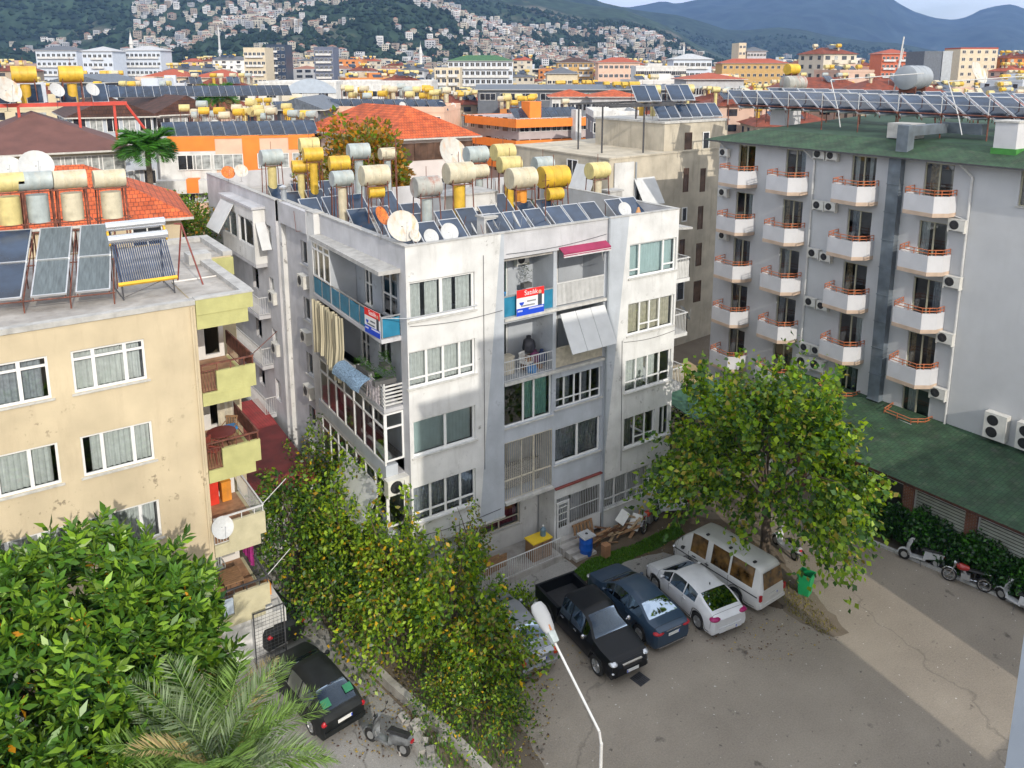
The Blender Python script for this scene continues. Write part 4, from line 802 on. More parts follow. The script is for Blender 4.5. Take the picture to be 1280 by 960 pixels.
k.tube((-.8, .0, -.4), (.8, 0.1, .1), .018, 5); k.build('stand', M_dksteel, t)
t = thing('red_tripod', 'tall red steel support leaning beside the tube heater on the cream block roof', 'support', (6.3, 29.3, ZC)); k = MB(); k.tube((0, 0, 2.2), (.5, -.3, 0), .03, 5); k.tube((0, 0, 2.2), (-.1, .8, 0), .03, 5); k.tube((0, 0, 2.2), (-.25, -.1, 2.25), .03, 5); k.build('legs', M_redst, t)
def long_tank(px, py, up, label):
    key = ('LT', up)
    P = ony(px, py, 33.4)
    if key not in TNK:
        t = thing('water_tank', label, 'water tank', P, 0, 'long water tanks on the cream block roof'); TNK[key] = t; m = TM[up]
        tank_mb(.34, 1.08, 20).build('drum', m, t, True); g = MB(); g.lathe((0, 0, -1.5), (0, 0, 1), [(0, .001), (0, .36), (1.0, .36), (1.0, .001)], 18); g.build('cold_drum', m, t, True)
        k = MB()
        for sx in (-1, 1):
            for sy in (-1, 1): k.tube((sx*.46, sy*.32, -.3), (sx*.5, sy*.36, -2.5), .028, 6)
            k.tube((sx*.55, -.32, -.34), (sx*.55, .32, -.34), .025, 5); k.tube((sx*.58, -.34, -1.52), (sx*.58, .34, -1.52), .025, 5)
        for z in (-.34, -1.52): k.tube((-.6, -.34, z), (.6, -.34, z), .022, 5); k.tube((-.6, .34, z), (.6, .34, z), .022, 5)
        k.build('stand', M_rust, t); return t
    return dup(TNK[key], P, 0, label)
long_tank(8, 228, 'l', 'pale yellow drum cut by the left edge, on the cream block roof'); long_tank(43.7, 226, 'g', 'grey drum over a grey upright drum, second from the left edge of the picture'); long_tank(87, 224, 'c', 'cream drum over a cream upright drum, third from the left edge'); long_tank(136.5, 223, 'c', 'rightmost cream drum of the cream block roof, in front of the red tiles')
P = ony(45, 208, 35); dish(P, .6, 'w', 'large pale dish seen behind the grey drum of the cream block roof', .1, 1.3); P = ony(10, 212, 35); dish(P, .5, 'w', 'pale blue-white dish at the left edge behind the cream block tanks', .1, 1.3)
t = thing('red_sheet_tank', 'bright red steel box behind the collectors of the cream block roof', 'steel box', (.6, 33.2, ZC)); MB().box(-.5, -.3, .2, .5, .3, 1.9).build('box', mat('red_paint', (.55, .06, .03), .5, .15, 2.), t); MB().box(-.55, -.33, .1, .55, .33, .2).build('base', M_rust, t)

# ================================================================ HOTEL (right)
HX, HY = 39.8, 20.0
HB = thing('hotel', 'pale grey six-storey hotel with orange-railed balconies and green shingle roofs on the right', 'building', (HX, HY, 0))
FH, LH = frame((0, 14.2), (0, -14)); vy = lambda Y: 34.2-Y     # u coordinate of a world Y
tops = [16.9, 13.97, 11.03, 8.1, 5.17]; cols = [(32.71, 31.44), (29.25, 27.9), (25.04, 23.64), (21.05, 19.6)]
b = MB(); hs = []
for t in tops:
    for (a, c) in cols: hs.append((vy(a), vy(c), t-2.38, t))
for t in tops[:1]: hs.append((vy(16.62), vy(15.5), t-1.6, t+.1))
wall(b, FH, LH, 0, 17.15, hs, .22)
wall(b, frame((14, 14.2), (0, 14.2))[0], 14, 0, 17.15); wall(b, frame((0, -14), (14, -14))[0], 14, 0, 17.15); wall(b, frame((14, -14), (14, 14.2))[0], 28.2, 0, 17.15); b.build('wall', mat('hotel_render', (.50, .51, .525), .85, .04, .8, .2, dirt=.12, dirtcol=(.3, .3, .3), spec=.2), HB)
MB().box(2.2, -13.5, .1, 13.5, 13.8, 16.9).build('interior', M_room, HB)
M_hfr = mat('beige_window_frame', (.42, .40, .29), .5, .08, 3.); M_hcap = mat('balcony_cap_beige', (.50, .38, .29), .7, .08, 3.); M_orr = mat('orange_railing', (.48, .15, .06), .5, .15, 4.)
M_hbal = mat('balcony_render', (.54, .54, .56), .85, .04, 1.5, .2, dirt=.1, dirtcol=(.35, .35, .35)); M_hcur = mat('brown_hotel_curtain', (.36, .26, .14), .9, .3, 8.)
def hbal_mesh(low=False):
    # plan in local coords relative to the door's right jamb: long face towards -X, short angled face towards the camera
    pl = [(0, 1.95), (-1.12, 1.8), (-1.25, .22), (-.62, -.22), (0, -.26)]
    q = MB(); zb = -2.5
    q.prism([(x, y) for x, y in pl[::-1]], zb+.2, zb+.3); th = .1
    pi_ = [(0, 1.85), (-1.02, 1.71), (-1.14, .27), (-.58, -.12), (0, -.16)]
    for i in range(4):
        a, c, a2, c2 = pl[i], pl[i+1], pi_[i], pi_[i+1]
        q.hexa([(*a, zb+.3), (*c, zb+.3), (*c2, zb+.3), (*a2, zb+.3), (*a, zb+1.02), (*c, zb+1.02), (*c2, zb+1.02), (*a2, zb+1.02)])
    cpm = MB(); cpm.prism([(x*1.01, y) for x, y in pl[::-1]], zb, zb+.2)
    r = MB(); rz0, rz1 = zb+1.04, zb+1.3; mid = [((a[0]+c[0])/2-.02, (a[1]+c[1])/2) for a, c in zip(pl, pi_)]
    for i in range(4):
        a, c = mid[i], mid[i+1]
        for zz in (rz0+.1, rz1): r.tube((*a, zz), (*c, zz), .024, 6)
        for t in (0, .5, 1.): r.tube((a[0]+(c[0]-a[0])*t, a[1]+(c[1]-a[1])*t, zb+1.0), (a[0]+(c[0]-a[0])*t, a[1]+(c[1]-a[1])*t, rz1), .022, 6)
    fl = MB(); fl.prism([(x*.93, y) for x, y in pi_[::-1]], zb+.3, zb+.32)
    return q.mesh('balcony', M_hbal), cpm.mesh('balcony_soffit', M_hcap), r.mesh('railing', M_orr), fl.mesh('balcony_floor', M_floor_t)
HBM = hbal_mesh()
def addmesh(name, me, parent, loc=(0, 0, 0)): o = bpy.data.objects.new(name, me); COL.objects.link(o); o.parent = parent; o.location = [float(v) for v in loc]; return o
for i, t in enumerate(tops):
    for j, (a, c) in enumerate(cols):
        w_ = window(HB, FH, vy(a), vy(c), t-2.38, t, (.5,), None, inset=.1, fw=.055, sill=False, fm=M_hfr, curtain=[M_hcur, M_cgrey, M_cwhite][(i*2+j) % 3], cfr=[((0, .3), (.85, 1)), ((.62, 1),), ((0, .25), (.6, .8)), ((.1, .45),)][(i+j) % 4], name='balcony_door')
        bo = addmesh('balcony', HBM[0], HB, (0, c-.02-HY, t)); addmesh('soffit', HBM[1], bo); addmesh('railing', HBM[2], bo); addmesh('floor', HBM[3], bo)
window(HB, FH, vy(16.62), vy(15.5), 15.3, 17.0, (.5,), inset=.1, fm=M_hfr)
dc = MB()
for j in range(9): dc.ub(FH, vy(22.73), vy(22.08), 3.9+j*1.47, 3.9+j*1.47+1.45, 0, .42); dc.ub(FH, vy(22.76), vy(22.05), 3.9+j*1.47-.02, 3.9+j*1.47+.02, 0, .45)
M_duct = mat('weathered_duct', (.15, .18, .21), .5, .2, 1.5, metal=.2, dirt=.3); dc.build('ventilation_duct', M_duct, HB)
dp = MB(); 
for Y in (18.7, 27.3): dp.tube((-.08, Y-HY, 3.8), (-.08, Y-HY, 16.4), .06, 8); dp.tube((-.08, Y-HY, 16.4), (-.5, Y-HY+.5, 17.05), .05, 8)
dp.tube((-.08, 33.5-HY, 15.0), (-.08, 33.5-HY, 16.4), .05, 8); dp.tube((-.08, 33.5-HY, 16.4), (-.5, 33.9-HY, 17.05), .05, 8)
for z in (14.8, 11.85, 8.9, 6.0): dp.tube((-.08, 18.7-HY, z-.5), (-.08, 19.6-HY, z-.3), .03, 6)
dp.build('downpipe', M_wmetal, HB)
# roof: eave, sloped green front, flatter top
ro = MB(); ex, rx = -.75, 1.9
y0, y1 = -14.6, 14.9
ro.quad((ex, y1, 17.1), (ex, y0, 17.1), (rx, y0, 17.75), (rx, y1-2.2, 17.75), m=0); ro.quad((ex, y1, 17.1), (rx, y1-2.2, 17.75), (14.8, y1-2.2, 18.3), (15, y1, 17.1), m=0)
ro.quad((rx, y1-2.2, 17.75), (rx, y0, 17.75), (14.8, y0, 18.3), (14.8, y1-2.2, 18.3), m=1)
ro.quad((ex, y0, 17.02), (ex, y1, 17.02), (14.8, y1, 17.02), (14.8, y0, 17.02), m=2); ro.quad((ex, y0, 17.02), (ex, y0, 17.1), (ex, y1, 17.1), (ex, y1, 17.02), m=2); ro.quad((ex, y1, 17.02), (ex, y1, 17.1), (15, y1, 17.1), (15, y1, 17.02), m=2)
ro.build('roof', [M_roofgreen, M_greenmem, M_dksteel], HB, boxuv=True)
MB().box(.6, -.4+1.9, 17.6, 2.2, .2+1.9, 17.61).build('roof_patch', mat('worn_roof_patch', (.28, .27, .25), .9, .3, 2.), HB) if False else None
# lower wing with the green skirt roof
lo = MB(); lx, lw_x = -5.95, -5.3
lo.quad((lx, 7.5, 3.05), (lx, -14, 3.05), (-.001, -14, 3.85), (-.001, 7.5, 3.85), m=0); lo.quad((lx, 7.5, 3.05), (-.001, 7.5, 3.85), (-.001, 7.5, 3.0), (lx, 7.5, 2.95), m=1); lo.quad((lx, -14, 2.93), (lx, -14, 3.05), (lx, 7.5, 3.05), (lx, 7.5, 2.93), m=1); lo.quad((lx, -14, 2.93), (lx, 7.5, 2.93), (0, 7.5, 2.93), (0, -14, 2.93), m=1)
lo.build('skirt_roof', [M_roofgreen, M_tiledk], HB, boxuv=True)
M_brick = tilemat('red_brick', (.25, .10, .06), (.2, .08, .05), (.25, .2, .17), 4.5, 13., .85, .4)
pl = MB(); Ys = [float(onx(1138, 610, 34.6)[1]), float(onx(1217, 640, 34.6)[1])]; sp = Ys[0]-Ys[1]
ys = [Ys[0]+sp*k for k in (2, 1)]+Ys+[Ys[1]-sp*k for k in (1, 2)]
for Y in ys: MB().box(lw_x-.05, Y-.25-HY, 0, lw_x+.35, Y+.25-HY, 2.92).build('brick_pier', M_brick, HB, boxuv=True)
lwall = MB(); lwall.box(lw_x+.12, -13.9, 0, lw_x+.3, 7.4, .75); lwall.build('low_wall', M_white, HB); MB().box(lw_x+.02, -13.9, 2.62, lw_x+.3, 7.4, 2.92).build('brick_beam', M_brick, HB, boxuv=True)
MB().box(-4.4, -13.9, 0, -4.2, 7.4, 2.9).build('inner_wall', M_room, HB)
MB().quad((lw_x, 7.4, 0), (0, 7.4, 0), (0, 7.4, 2.95), (lw_x, 7.4, 2.95)).build('end_wall', M_white, HB)
for k, (a, c) in enumerate(zip(ys[:-1], ys[1:])):
    F, L = frame((lw_x+.1, a-.25-HY), (lw_x+.1, c+.25-HY)); q = MB(); q.ub(F, 0, L, .74, .80, -.05, .02).ub(F, 0, L, 2.5, 2.6, -.05, .02).ub(F, 0, .06, .8, 2.5, -.05, .02).ub(F, L-.06, L, .8, 2.5, -.05, .02)
    if k >= 2:
        s = MB()
        for j in range(11): s.hexa([tuple(v) for v in MB().ub(F, .07, L-.07, .83+j*.15, .93+j*.15, -.03, .0).v])
        s.build('louvre_shutter', mat('shutter_slats', (.48, .50, .44), .6, .08, 3., dirt=.3), HB)
    q.build('window_frame', M_wmetal, HB)
# air conditioners on the hotel
def hac(px, py, label, sc=1.): P = onx(px, py, HX-.36); return ac((P[0], P[1], P[2]-.3*sc), -pi/2, label, sc)
fln = ['top', 'second', 'third', 'fourth', 'fifth']
for i, (px, py) in enumerate([(901, 190), (900, 240), (900, 294)]): hac(px+3, py, 'grey air conditioner at the far left corner of the hotel, %s row from the roof' % fln[i], .85)
for i, (a, c) in enumerate([((1023, 192), (1039, 194)), ((1022, 256), (1037, 258)), ((1016, 316), (1031, 321)), ((1012, 377), (1027, 382)), ((1006, 434), (1020, 438)), ((1003, 452), (1020, 456))]):
    nmx = fln[i] if i < 5 else 'lowest'
    hac(*a, 'left unit of the %s pair down between the second and third hotel balcony columns' % nmx, .9 if i < 5 else 1.15); hac(*c, 'right unit of the %s pair down between the second and third hotel balcony columns' % nmx, .85 if i < 5 else 1.2)
for i, (px, py) in enumerate([(1195, 281), (1189, 352), (1180, 422), (1171, 491)]): hac(px, py, 'single air conditioner right of the fourth hotel balcony column, %s from the roof' % ['first', 'second', 'third', 'fourth'][i], 1.0)
def twin(px, py, label):
    P = onx(px, py, HX-.45); t = thing('air_conditioner', label, 'air conditioner', (P[0], P[1], P[2]-.65), -pi/2, 'large twin-fan units'); MB().box(-.5, 0, 0, .5, .42, 1.3).build('casing', MATS['ac_enamel'], t)
    for z in (.35, .95): g = MB(); g.lathe((-.12, -.012, z), (0, 1, 0), [(0, .001), (0, .25), (.02, .27)], 20); g.build('fan_grille', M_black, t)
twin(1243, 534, 'tall twin-fan air conditioner low on the blank hotel wall'); twin(1284, 548, 'tall twin-fan air conditioner cut by the right edge, low on the blank hotel wall')
# chimneys / ducts / racks on the hotel roof
t = chimney((HX+.9+.6, 17.9, 17.5), 1.1, 1.0, 1.5, 'white hotel roof chimney with a green foot', M_hbal, M_sill); MB().box(-.62, -.57, -.2, .62, .57, .28).build('foot', mat('bright_green_paint', (.05, .22, .04), .7, .15, 3.), t)
P = onz(985, 150, 17.9); chimney((P[0]-3, P[1]-2.0, 17.8), 1.6, 1.2, 1.1, 'pale low chimney housing at the left end of the hotel roof', M_hbal, M_sill)
t = thing('air_duct', 'bent galvanised air duct on the hotel roof above the wall duct', 'air duct', (HX+.35, 22.4, 17.3)); g = MB(); g.box(-.3, -.3, -.1, .3, .3, 1.0); g.prism([(-.3, -.3), (.3, -.3), (.3, .3), (-.3, .3)], 1.0, 1.35); g.box(.3, -.28, .8, 3.6, .28, 1.3); g.box(3.6, -2.0, .8, 4.1, .28, 1.35); g.build('duct', M_duct, t); g = MB(); g.box(1.5, .6, .5, 2.9, 1.9, 1.3); g.build('fan_box', M_coping, t); k = MB()
for x in (1.6, 2.8):
    for y in (.7, 1.8): k.tube((x, y, .1), (x, y, .5), .03, 5)
k.build('legs', M_dksteel, t)
t = thing('platform', 'long steel platform carrying the solar collectors above the hotel roof', 'platform', (44, 22, 17.9)); k = MB()
for y in np.arange(-14, 15, 2.4):
    for x in (-.5, 3.5, 8): k.tube((x, y, -.2), (x, y, 1.15), .04, 5)
    k.tube((-.7, y, 1.15), (8.4, y, 1.15), .05, 5)
for x in (-.6, .6, 2, 3.5, 5, 8): k.tube((x, -14, 1.2), (x, 14.4, 1.2), .045, 5)
k.build('deck_frame', M_rust, t); k = MB()
for y in np.arange(-14, 15, 2.4): k.tube((-.6, y, 1.2), (-.6, y, 2.2), .02, 5)
for z in (1.7, 2.15): k.tube((-.6, -14, z), (-.6, 14.4, z), .018, 5)
for y in (-9, -.5, 6.5): k.tube((-.6, y, 1.2), (-.2, y+.9, 2.9), .03, 5); k.tube((-.6, y, 1.2), (-1.0, y-.5, .2), .025, 5); k.tube((-.2, y+.9, 2.9), (3, y-3, 3.3), .03, 5)
k.build('guard_rail', M_wmetal, t)
n = 0
for row, (x, z) in enumerate(((44.0, 18.85), (47.6, 18.95))):
    for j in range(22 if row == 0 else 20):
        Y = 35.6-j*1.22-(j//4)*.1-row*.6
        if Y < 10.5: continue
        n += 1; panel((x, Y, z), 'collector number %s along the %s row of the hotel roof platform' % (['one','two','three','four','five','six','seven','eight','nine','ten','eleven','twelve','thirteen','fourteen','fifteen','sixteen','seventeen','eighteen','nineteen','twenty','twenty-one','twenty-two'][j], ('front', 'rear')[row]), -.42, 1.25, 'a', 'solar collectors on the hotel roof platform', 28)
def bigtank(px, py, X, rpx, Lf, m, label, rz=.3):
    P = onx(px, py, X); D = P @ F0; r = rpx*D/FPX; t = thing('water_tank', label, 'water tank', P, rz); tank_mb(r, r*Lf, 24).build('drum', m, t, True); k = MB()
    for sx in (-.3, .3): k.box(sx*r*Lf-.06, -r*.7, -r*1.25, sx*r*Lf+.06, r*.7, -r*.7); k.tube((sx*r*Lf, -r*.6, -r*1.2), (sx*r*Lf, -r*.7, -r-1.0), .04, 5); k.tube((sx*r*Lf, r*.6, -r*1.2), (sx*r*Lf, r*.7, -r-1.0), .04, 5)
    k.build('stand', M_rust, t); return t
bigtank(1142, 97, 48.5, 14.5, 3.0, M_steel, 'biggest grey steel drum above the hotel solar platform', .08)
bigtank(992, 104, 50, 9, 3.2, M_trust, 'rust-striped long drum above the left part of the hotel solar platform', -.15)
bigtank(990, 86.5, 53, 6.5, 2.6, M_tyel, 'bright yellow drum standing behind the rust-striped drum of the hotel', -.1)
P = onx(1221, 92, 52); dish(P, .75, 'r', 'cream round dish behind the right part of the hotel solar platform', 0, 1.6)
P = onx(1119, 82, 49); t = thing('metal_mast', 'tall leaning pale mast above the big grey hotel drum', 'mast', (P[0], P[1], 19.1)); MB().tube((0, 0, 0), (0, -.4, 4.3), .045, 6).tube((-.15, 0, 0), (.1, -.4, 3.6), .03, 5).build('pole', M_wmetal, t)

# ================================================================ buildings round the car park on the camera's side (out of the picture, they shade it)
t = thing('apartment_block', 'tall pale block whose corner wall fills the bottom right edge of the picture', 'building', (19.56, 2.0, 0)); MB().box(0, 0, 0, 3.8, 4.86, 12.4).build('wall', mat('pale_blue_render', (.50, .56, .64), .8, .03, 1.), t); MB().box(-.05, -.05, 12.4, 3.85, 4.9, 12.5).build('roof', M_conc, t)
def caster(x0, x1, y0, y1, z, label): t = thing('apartment_block', label, 'building', (x0, y0, 0)); MB().box(0, 0, 0, x1-x0, y1-y0, z).build('wall', M_white, t); MB().box(-.1, -.1, z, x1-x0+.1, y1-y0+.1, z+.2).build('roof', M_conc, t)
caster(8.9, 11.6, -8, -2, 23.0, 'pale block with a lower stair wing behind the car park'); caster(11.602, 18.4, -8, -2, 25.0, 'tallest pale block behind the car park'); caster(18.402, 21.8, -8, -2, 21.3, 'lower pale block beside the tall one behind the car park')
caster(21.802, 27.15, -10, -2.3, 5.7, 'single-storey shop building behind the car park'); caster(27.152, 60, -14, -2, 13.5, 'wide pale block behind the road on the camera side')
# ================================================================ GROUND
def ground_mat(name, c1, c2, scale, cracks=0., stains=0., rough=.92):
    m = bpy.data.materials.new(name); m.use_nodes = True; MATS[name] = m; nt = m.node_tree; N = nt.nodes; L = nt.links; b = N['Principled BSDF']; b.inputs['Roughness'].default_value = rough; b.inputs['Specular IOR Level'].default_value = .25
    tc = N.new('ShaderNodeTexCoord')
    def noise(s, d=8, r=.6, st=(1, 1, 1)): mp = N.new('ShaderNodeMapping'); mp.inputs['Scale'].default_value = st; L.new(tc.outputs['Object'], mp.inputs[0]); n = N.new('ShaderNodeTexNoise'); n.inputs['Scale'].default_value = s; n.inputs['Detail'].default_value = d; n.inputs['Roughness'].default_value = r; L.new(mp.outputs[0], n.inputs[0]); return n.outputs[0]
    def ramp(v, a, c): r = N.new('ShaderNodeValToRGB'); r.color_ramp.elements[0].position = a; r.color_ramp.elements[1].position = c; L.new(v, r.inputs[0]); return r.outputs[0]
    def mix(f, a, c, mode='MIX'):
        x = N.new('ShaderNodeMix'); x.data_type = 'RGBA'; x.blend_type = mode
        if isinstance(f, float): x.inputs[0].default_value = f
        else: L.new(f, x.inputs[0])
        for i, v in ((6, a), (7, c)):
            if isinstance(v, tuple): x.inputs[i].default_value = (*v, 1)
            else: L.new(v, x.inputs[i])
        return x.outputs[2]
    out = mix(ramp(noise(scale), .3, .7), c1, c2)
    out = mix(ramp(noise(scale*.16, 5), .35, .7), out, tuple(v*.72 for v in c1))
    fine = ramp(noise(scale*40, 3, .7), .35, .65); out = mix(.2, out, mix(fine, tuple(v*.6 for v in c1), tuple(min(1, v*1.3) for v in c2)))
    def mul(v, k): x = N.new('ShaderNodeMath'); x.operation = 'MULTIPLY'; x.inputs[1].default_value = k; L.new(v, x.inputs[0]); return x.outputs[0]
    if stains:
        out = mix(mul(ramp(noise(1.1, 4, .55), .66, .72), stains), out, (.035, .03, .028)); out = mix(mul(ramp(noise(3.7, 2, .5), .7, .75), stains), out, (.03, .027, .025)); out = mix(mul(ramp(noise(7., 1, .5), .755, .775), 1.), out, (.55, .53, .48))
    if cracks:
        mp = N.new('ShaderNodeMapping'); L.new(tc.outputs['Object'], mp.inputs[0]); n = N.new('ShaderNodeTexNoise'); n.inputs['Scale'].default_value = .9; n.inputs['Detail'].default_value = 6; L.new(mp.outputs[0], n.inputs[0])
        ad = N.new('ShaderNodeMix'); ad.data_type = 'RGBA'; ad.blend_type = 'LINEAR_LIGHT'; ad.inputs[0].default_value = .9; L.new(mp.outputs[0], ad.inputs[6]); L.new(n.outputs['Color'], ad.inputs[7])
        v = N.new('ShaderNodeTexVoronoi'); v.feature = 'DISTANCE_TO_EDGE'; v.inputs['Scale'].default_value = .09; L.new(ad.outputs[2], v.inputs[0])
        r = N.new('ShaderNodeValToRGB'); r.color_ramp.elements[0].position = 0.; r.color_ramp.elements[0].color = (1, 1, 1, 1); r.color_ramp.elements[1].position = .006; r.color_ramp.elements[1].color = (0, 0, 0, 1); L.new(v.outputs[0], r.inputs[0])
        out = mix(mul(r.outputs[0], cracks), out, (.04, .037, .033))
    L.new(out, b.inputs['Base Color']); bp = N.new('ShaderNodeBump'); bp.inputs['Strength'].default_value = .35; bp.inputs['Distance'].default_value = .02; L.new(fine, bp.inputs['Height']); L.new(bp.outputs[0], b.inputs['Normal']); return m
G_dirt = ground_mat('dirt', (.15, .12, .09), (.22, .185, .14), .7, 0, .5)
G_asph = ground_mat('old_asphalt', (.25, .217, .178), (.352, .308, .25), .45, .35, .6)
G_conc = ground_mat('alley_concrete', (.26, .25, .235), (.38, .37, .35), .6, .5, .9)
G_soil = ground_mat('leafy_soil', (.09, .065, .045), (.19, .15, .105), 1.6, 0, .8)
G_grass = ground_mat('grass_ground', (.045, .10, .018), (.07, .15, .025), 1.6)
G_far = ground_mat('distant_ground', (.16, .15, .13), (.26, .24, .21), .02)
def sheet(name, poly, z, m, kind='structure', label=None):
    g = MB(); g.quad(*[(float(x), float(y), z) for x, y in poly]); o = g.build(name, m); tag(o, kind=kind); 
    if label: o['label'] = label
    return o
def pz(*pts): return [onz(x, y)[:2] for x, y in pts]
def ragged(poly, step=.5, amp=.15):
    out = []; n = len(poly)
    for i in range(n):
        a = np.array(poly[i]); c = np.array(poly[(i+1) % n]); L_ = np.linalg.norm(c-a); k = max(1, int(L_/step)); nn = np.array([-(c-a)[1], (c-a)[0]])/max(L_, 1e-6)
        for j in range(k): out.append(a+(c-a)*j/k+nn*random.uniform(-amp, amp))
    return out
g = MB(); g.quad((-9000, -600, -.03), (14000, -600, -.03), (14000, 14000, -.03), (-9000, 14000, -.03)); tag(g.build('ground', G_far), kind='structure')
sheet('ground', [(-20, -20), (70, -20), (70, 60), (-20, 60)], 0, G_dirt)
sheet('parking_lot', ragged([(11.2, -18), (33.6, -18), (33.6, 12), (32.6, 20.3), (31.0, 22.5), (27.8, 19.0), (25.8, 24.6), (17.5, 22.6), (14.8, 21.8), (13.4, 19.0), (12.6, 14)], .6, .1), .004, G_asph)
sheet('alley', [(-3, 10), (10.3, 10), (10.6, 21), (9.9, 26.2), (10.4, 36), (-3, 26)], .006, G_conc)
sheet('soil_bed', ragged(pz((660, 720), (712, 700), (840, 640), (900, 650), (960, 690), (1000, 745), (985, 765), (900, 742), (820, 700), (760, 712), (700, 748), (640, 770)), .4, .12), .009, G_soil)
sheet('concrete_patch', ragged(pz((632, 708), (694, 690), (728, 716), (700, 735), (640, 770), (600, 800), (590, 750)), .4, .06), .013, G_conc)
sheet('concrete_patch', ragged(pz((770, 706), (830, 690), (850, 700), (800, 728), (760, 745)), .4, .06), .017, G_conc)
gp = pz((708, 722), (735, 700), (790, 682), (846, 655), (856, 668), (812, 690), (775, 706), (735, 724), (716, 742))
sheet('lawn', ragged(gp, .3, .08), .021, G_grass)
sheet('soil_bed', ragged(pz((968, 700), (1002, 722), (1060, 790), (1040, 798), (985, 770), (955, 728)), .3, .1), .013, G_dirt)
# grass blades as one sheet of ground cover
def inside(p, poly):
    x, y = p; c = False; n = len(poly); j = n-1
    for i in range(n):
        if (poly[i][1] > y) != (poly[j][1] > y) and x < (poly[j][0]-poly[i][0])*(y-poly[i][1])/(poly[j][1]-poly[i][1])+poly[i][0]: c = not c
        j = i
    return c
def grasspatch(poly, n, h, mtl, label, w=.012):
    xs = [p[0] for p in poly]; ys = [p[1] for p in poly]; g = MB(); k = 0
    while k < n:
        x = random.uniform(min(xs), max(xs)); y = random.uniform(min(ys), max(ys))
        if not inside((x, y), poly): continue
        k += 1; a = random.random()*6.28; hh = h*random.uniform(.5, 1.3); l = random.uniform(0, .5)*hh; dx, dy = cos(a), sin(a)
        g.quad((x-dy*w, y+dx*w, .02), (x+dy*w, y-dx*w, .02), (x+dx*l, y+dy*l, .02+hh), m=0)
    tag(g.build('grass', mtl), label, kind='stuff')
L_grass = leafmat('grass_blade', (.09, .2, .02), .3)
grasspatch(gp, 5200, .10, L_grass, 'bright green grass strip in front of the white block', .02)
grasspatch(pz((650, 745), (705, 722), (712, 742), (660, 775), (600, 800)), 900, .14, L_grass, 'weeds growing by the black pickup')
grasspatch(pz((968, 720), (1000, 735), (1050, 790), (1030, 795), (985, 765)), 700, .09, leafmat('dry_weed', (.22, .19, .05), .3), 'dry weeds and leaves at the corner of the car park', .02)
grasspatch(pz((530, 860), (660, 830), (640, 960), (520, 960)), 1500, .2, L_grass, 'weeds and creepers between the alley and the car park', .02)
# fallen leaves
def litter(poly, n, mtls, label, s=.05):
    xs = [p[0] for p in poly]; ys = [p[1] for p in poly]; g = MB(); k = 0
    while k < n:
        x = random.uniform(min(xs), max(xs)); y = random.uniform(min(ys), max(ys))
        if not inside((x, y), poly): continue
        k += 1; a = random.random()*6.28; r = s*random.uniform(.5, 1.3); g.quad(*[(x+cos(a+q)*r*(1 if i % 2 else .5), y+sin(a+q)*r*(1 if i % 2 else .5), .026+random.uniform(0, .02)) for i, q in enumerate((0, 1.57, 3.14, 4.71))], m=random.randrange(len(mtls)))
    tag(g.build('leaf_litter', mtls), label, kind='stuff')
LL = [mat('dead_leaf', (.07, .035, .02), .8, .3, 5.), mat('brown_leaf', (.16, .09, .035), .8, .3, 5.), mat('yellow_leaf', (.4, .28, .04), .7, .2, 5.)]
litter(pz((880, 740), (975, 760), (1060, 800), (960, 830), (850, 800), (640, 860), (620, 800), (800, 800)), 420, LL, 'fallen leaves behind the parked cars', .045)
litter(pz((470, 820), (530, 850), (540, 940), (440, 955), (380, 900)), 500, LL, 'fallen leaves beside the black saloon in the alley', .05)
litter(pz((600, 830), (700, 840), (680, 950), (600, 950)), 300, LL, 'fallen leaves along the left edge of the car park', .05)
litter(pz((740, 715), (850, 650), (960, 680), (950, 740), (800, 700)), 400, LL, 'fallen leaves on the soil in front of the white block', .045)
# kerb of the hotel bed, low walls
kb = MB(); 
for j in range(14): a = np.array((33.75, 11.0))+(np.array((32.45, 20.4))-np.array((33.75, 11.0)))*j/14; c = np.array((33.75, 11.0))+(np.array((32.45, 20.4))-np.array((33.75, 11.0)))*(j+1)/14-np.array((-.002, .02)); kb.hexa([(a[0], a[1], 0), (a[0]+.16, a[1], 0), (c[0]+.16, c[1], 0), (c[0], c[1], 0), (a[0], a[1], .13), (a[0]+.16, a[1], .13), (c[0]+.16, c[1], .13), (c[0], c[1], .13)])
tag(kb.build('kerb', M_coping), kind='structure')
def lowwall(pts, w, h, label, m=None):
    g = MB()
    for a, c in zip(pts[:-1], pts[1:]):
        a = np.array(a); c = np.array(c); n = np.array([-(c-a)[1], (c-a)[0]]); n = n/np.linalg.norm(n)*w/2
        g.hexa([(*(a-n), 0), (*(c-n), 0), (*(c+n), 0), (*(a+n), 0), (*(a-n), h), (*(c-n), h), (*(c+n), h), (*(a+n), h)])
    tag(g.build('low_wall', m or M_conc), label, 'wall')
lowwall([(10.15, 26.0), (10.6, 22.6), (11.2, 19.5), (11.6, 16)], .25, .35, 'low crumbling concrete wall between the alley and the overgrown bed')
rb = MB(); 
for j in range(26):
    P = onz(random.uniform(500, 560), random.uniform(898, 945)); s = random.uniform(.08, .2); i0 = len(rb.v); rb.box(-s, -s*.7, -s*.5, s, s*.7, s*.6); rb.xf(Matrix.Translation((P[0], P[1], s*.4)) @ Matrix.Rotation(random.random()*3, 4, 'Z') @ Matrix.Rotation(random.uniform(-.5, .5), 4, 'X'), i0)
tag(rb.build('rubble', M_conc), 'broken concrete blocks lying beside the alley scooter', kind='stuff')
gr = thing('drain_grate', 'rusty square drain grate in the asphalt in front of the black pickup', 'drain', (*onz(800, 849)[:2], .005), .1); k = MB()
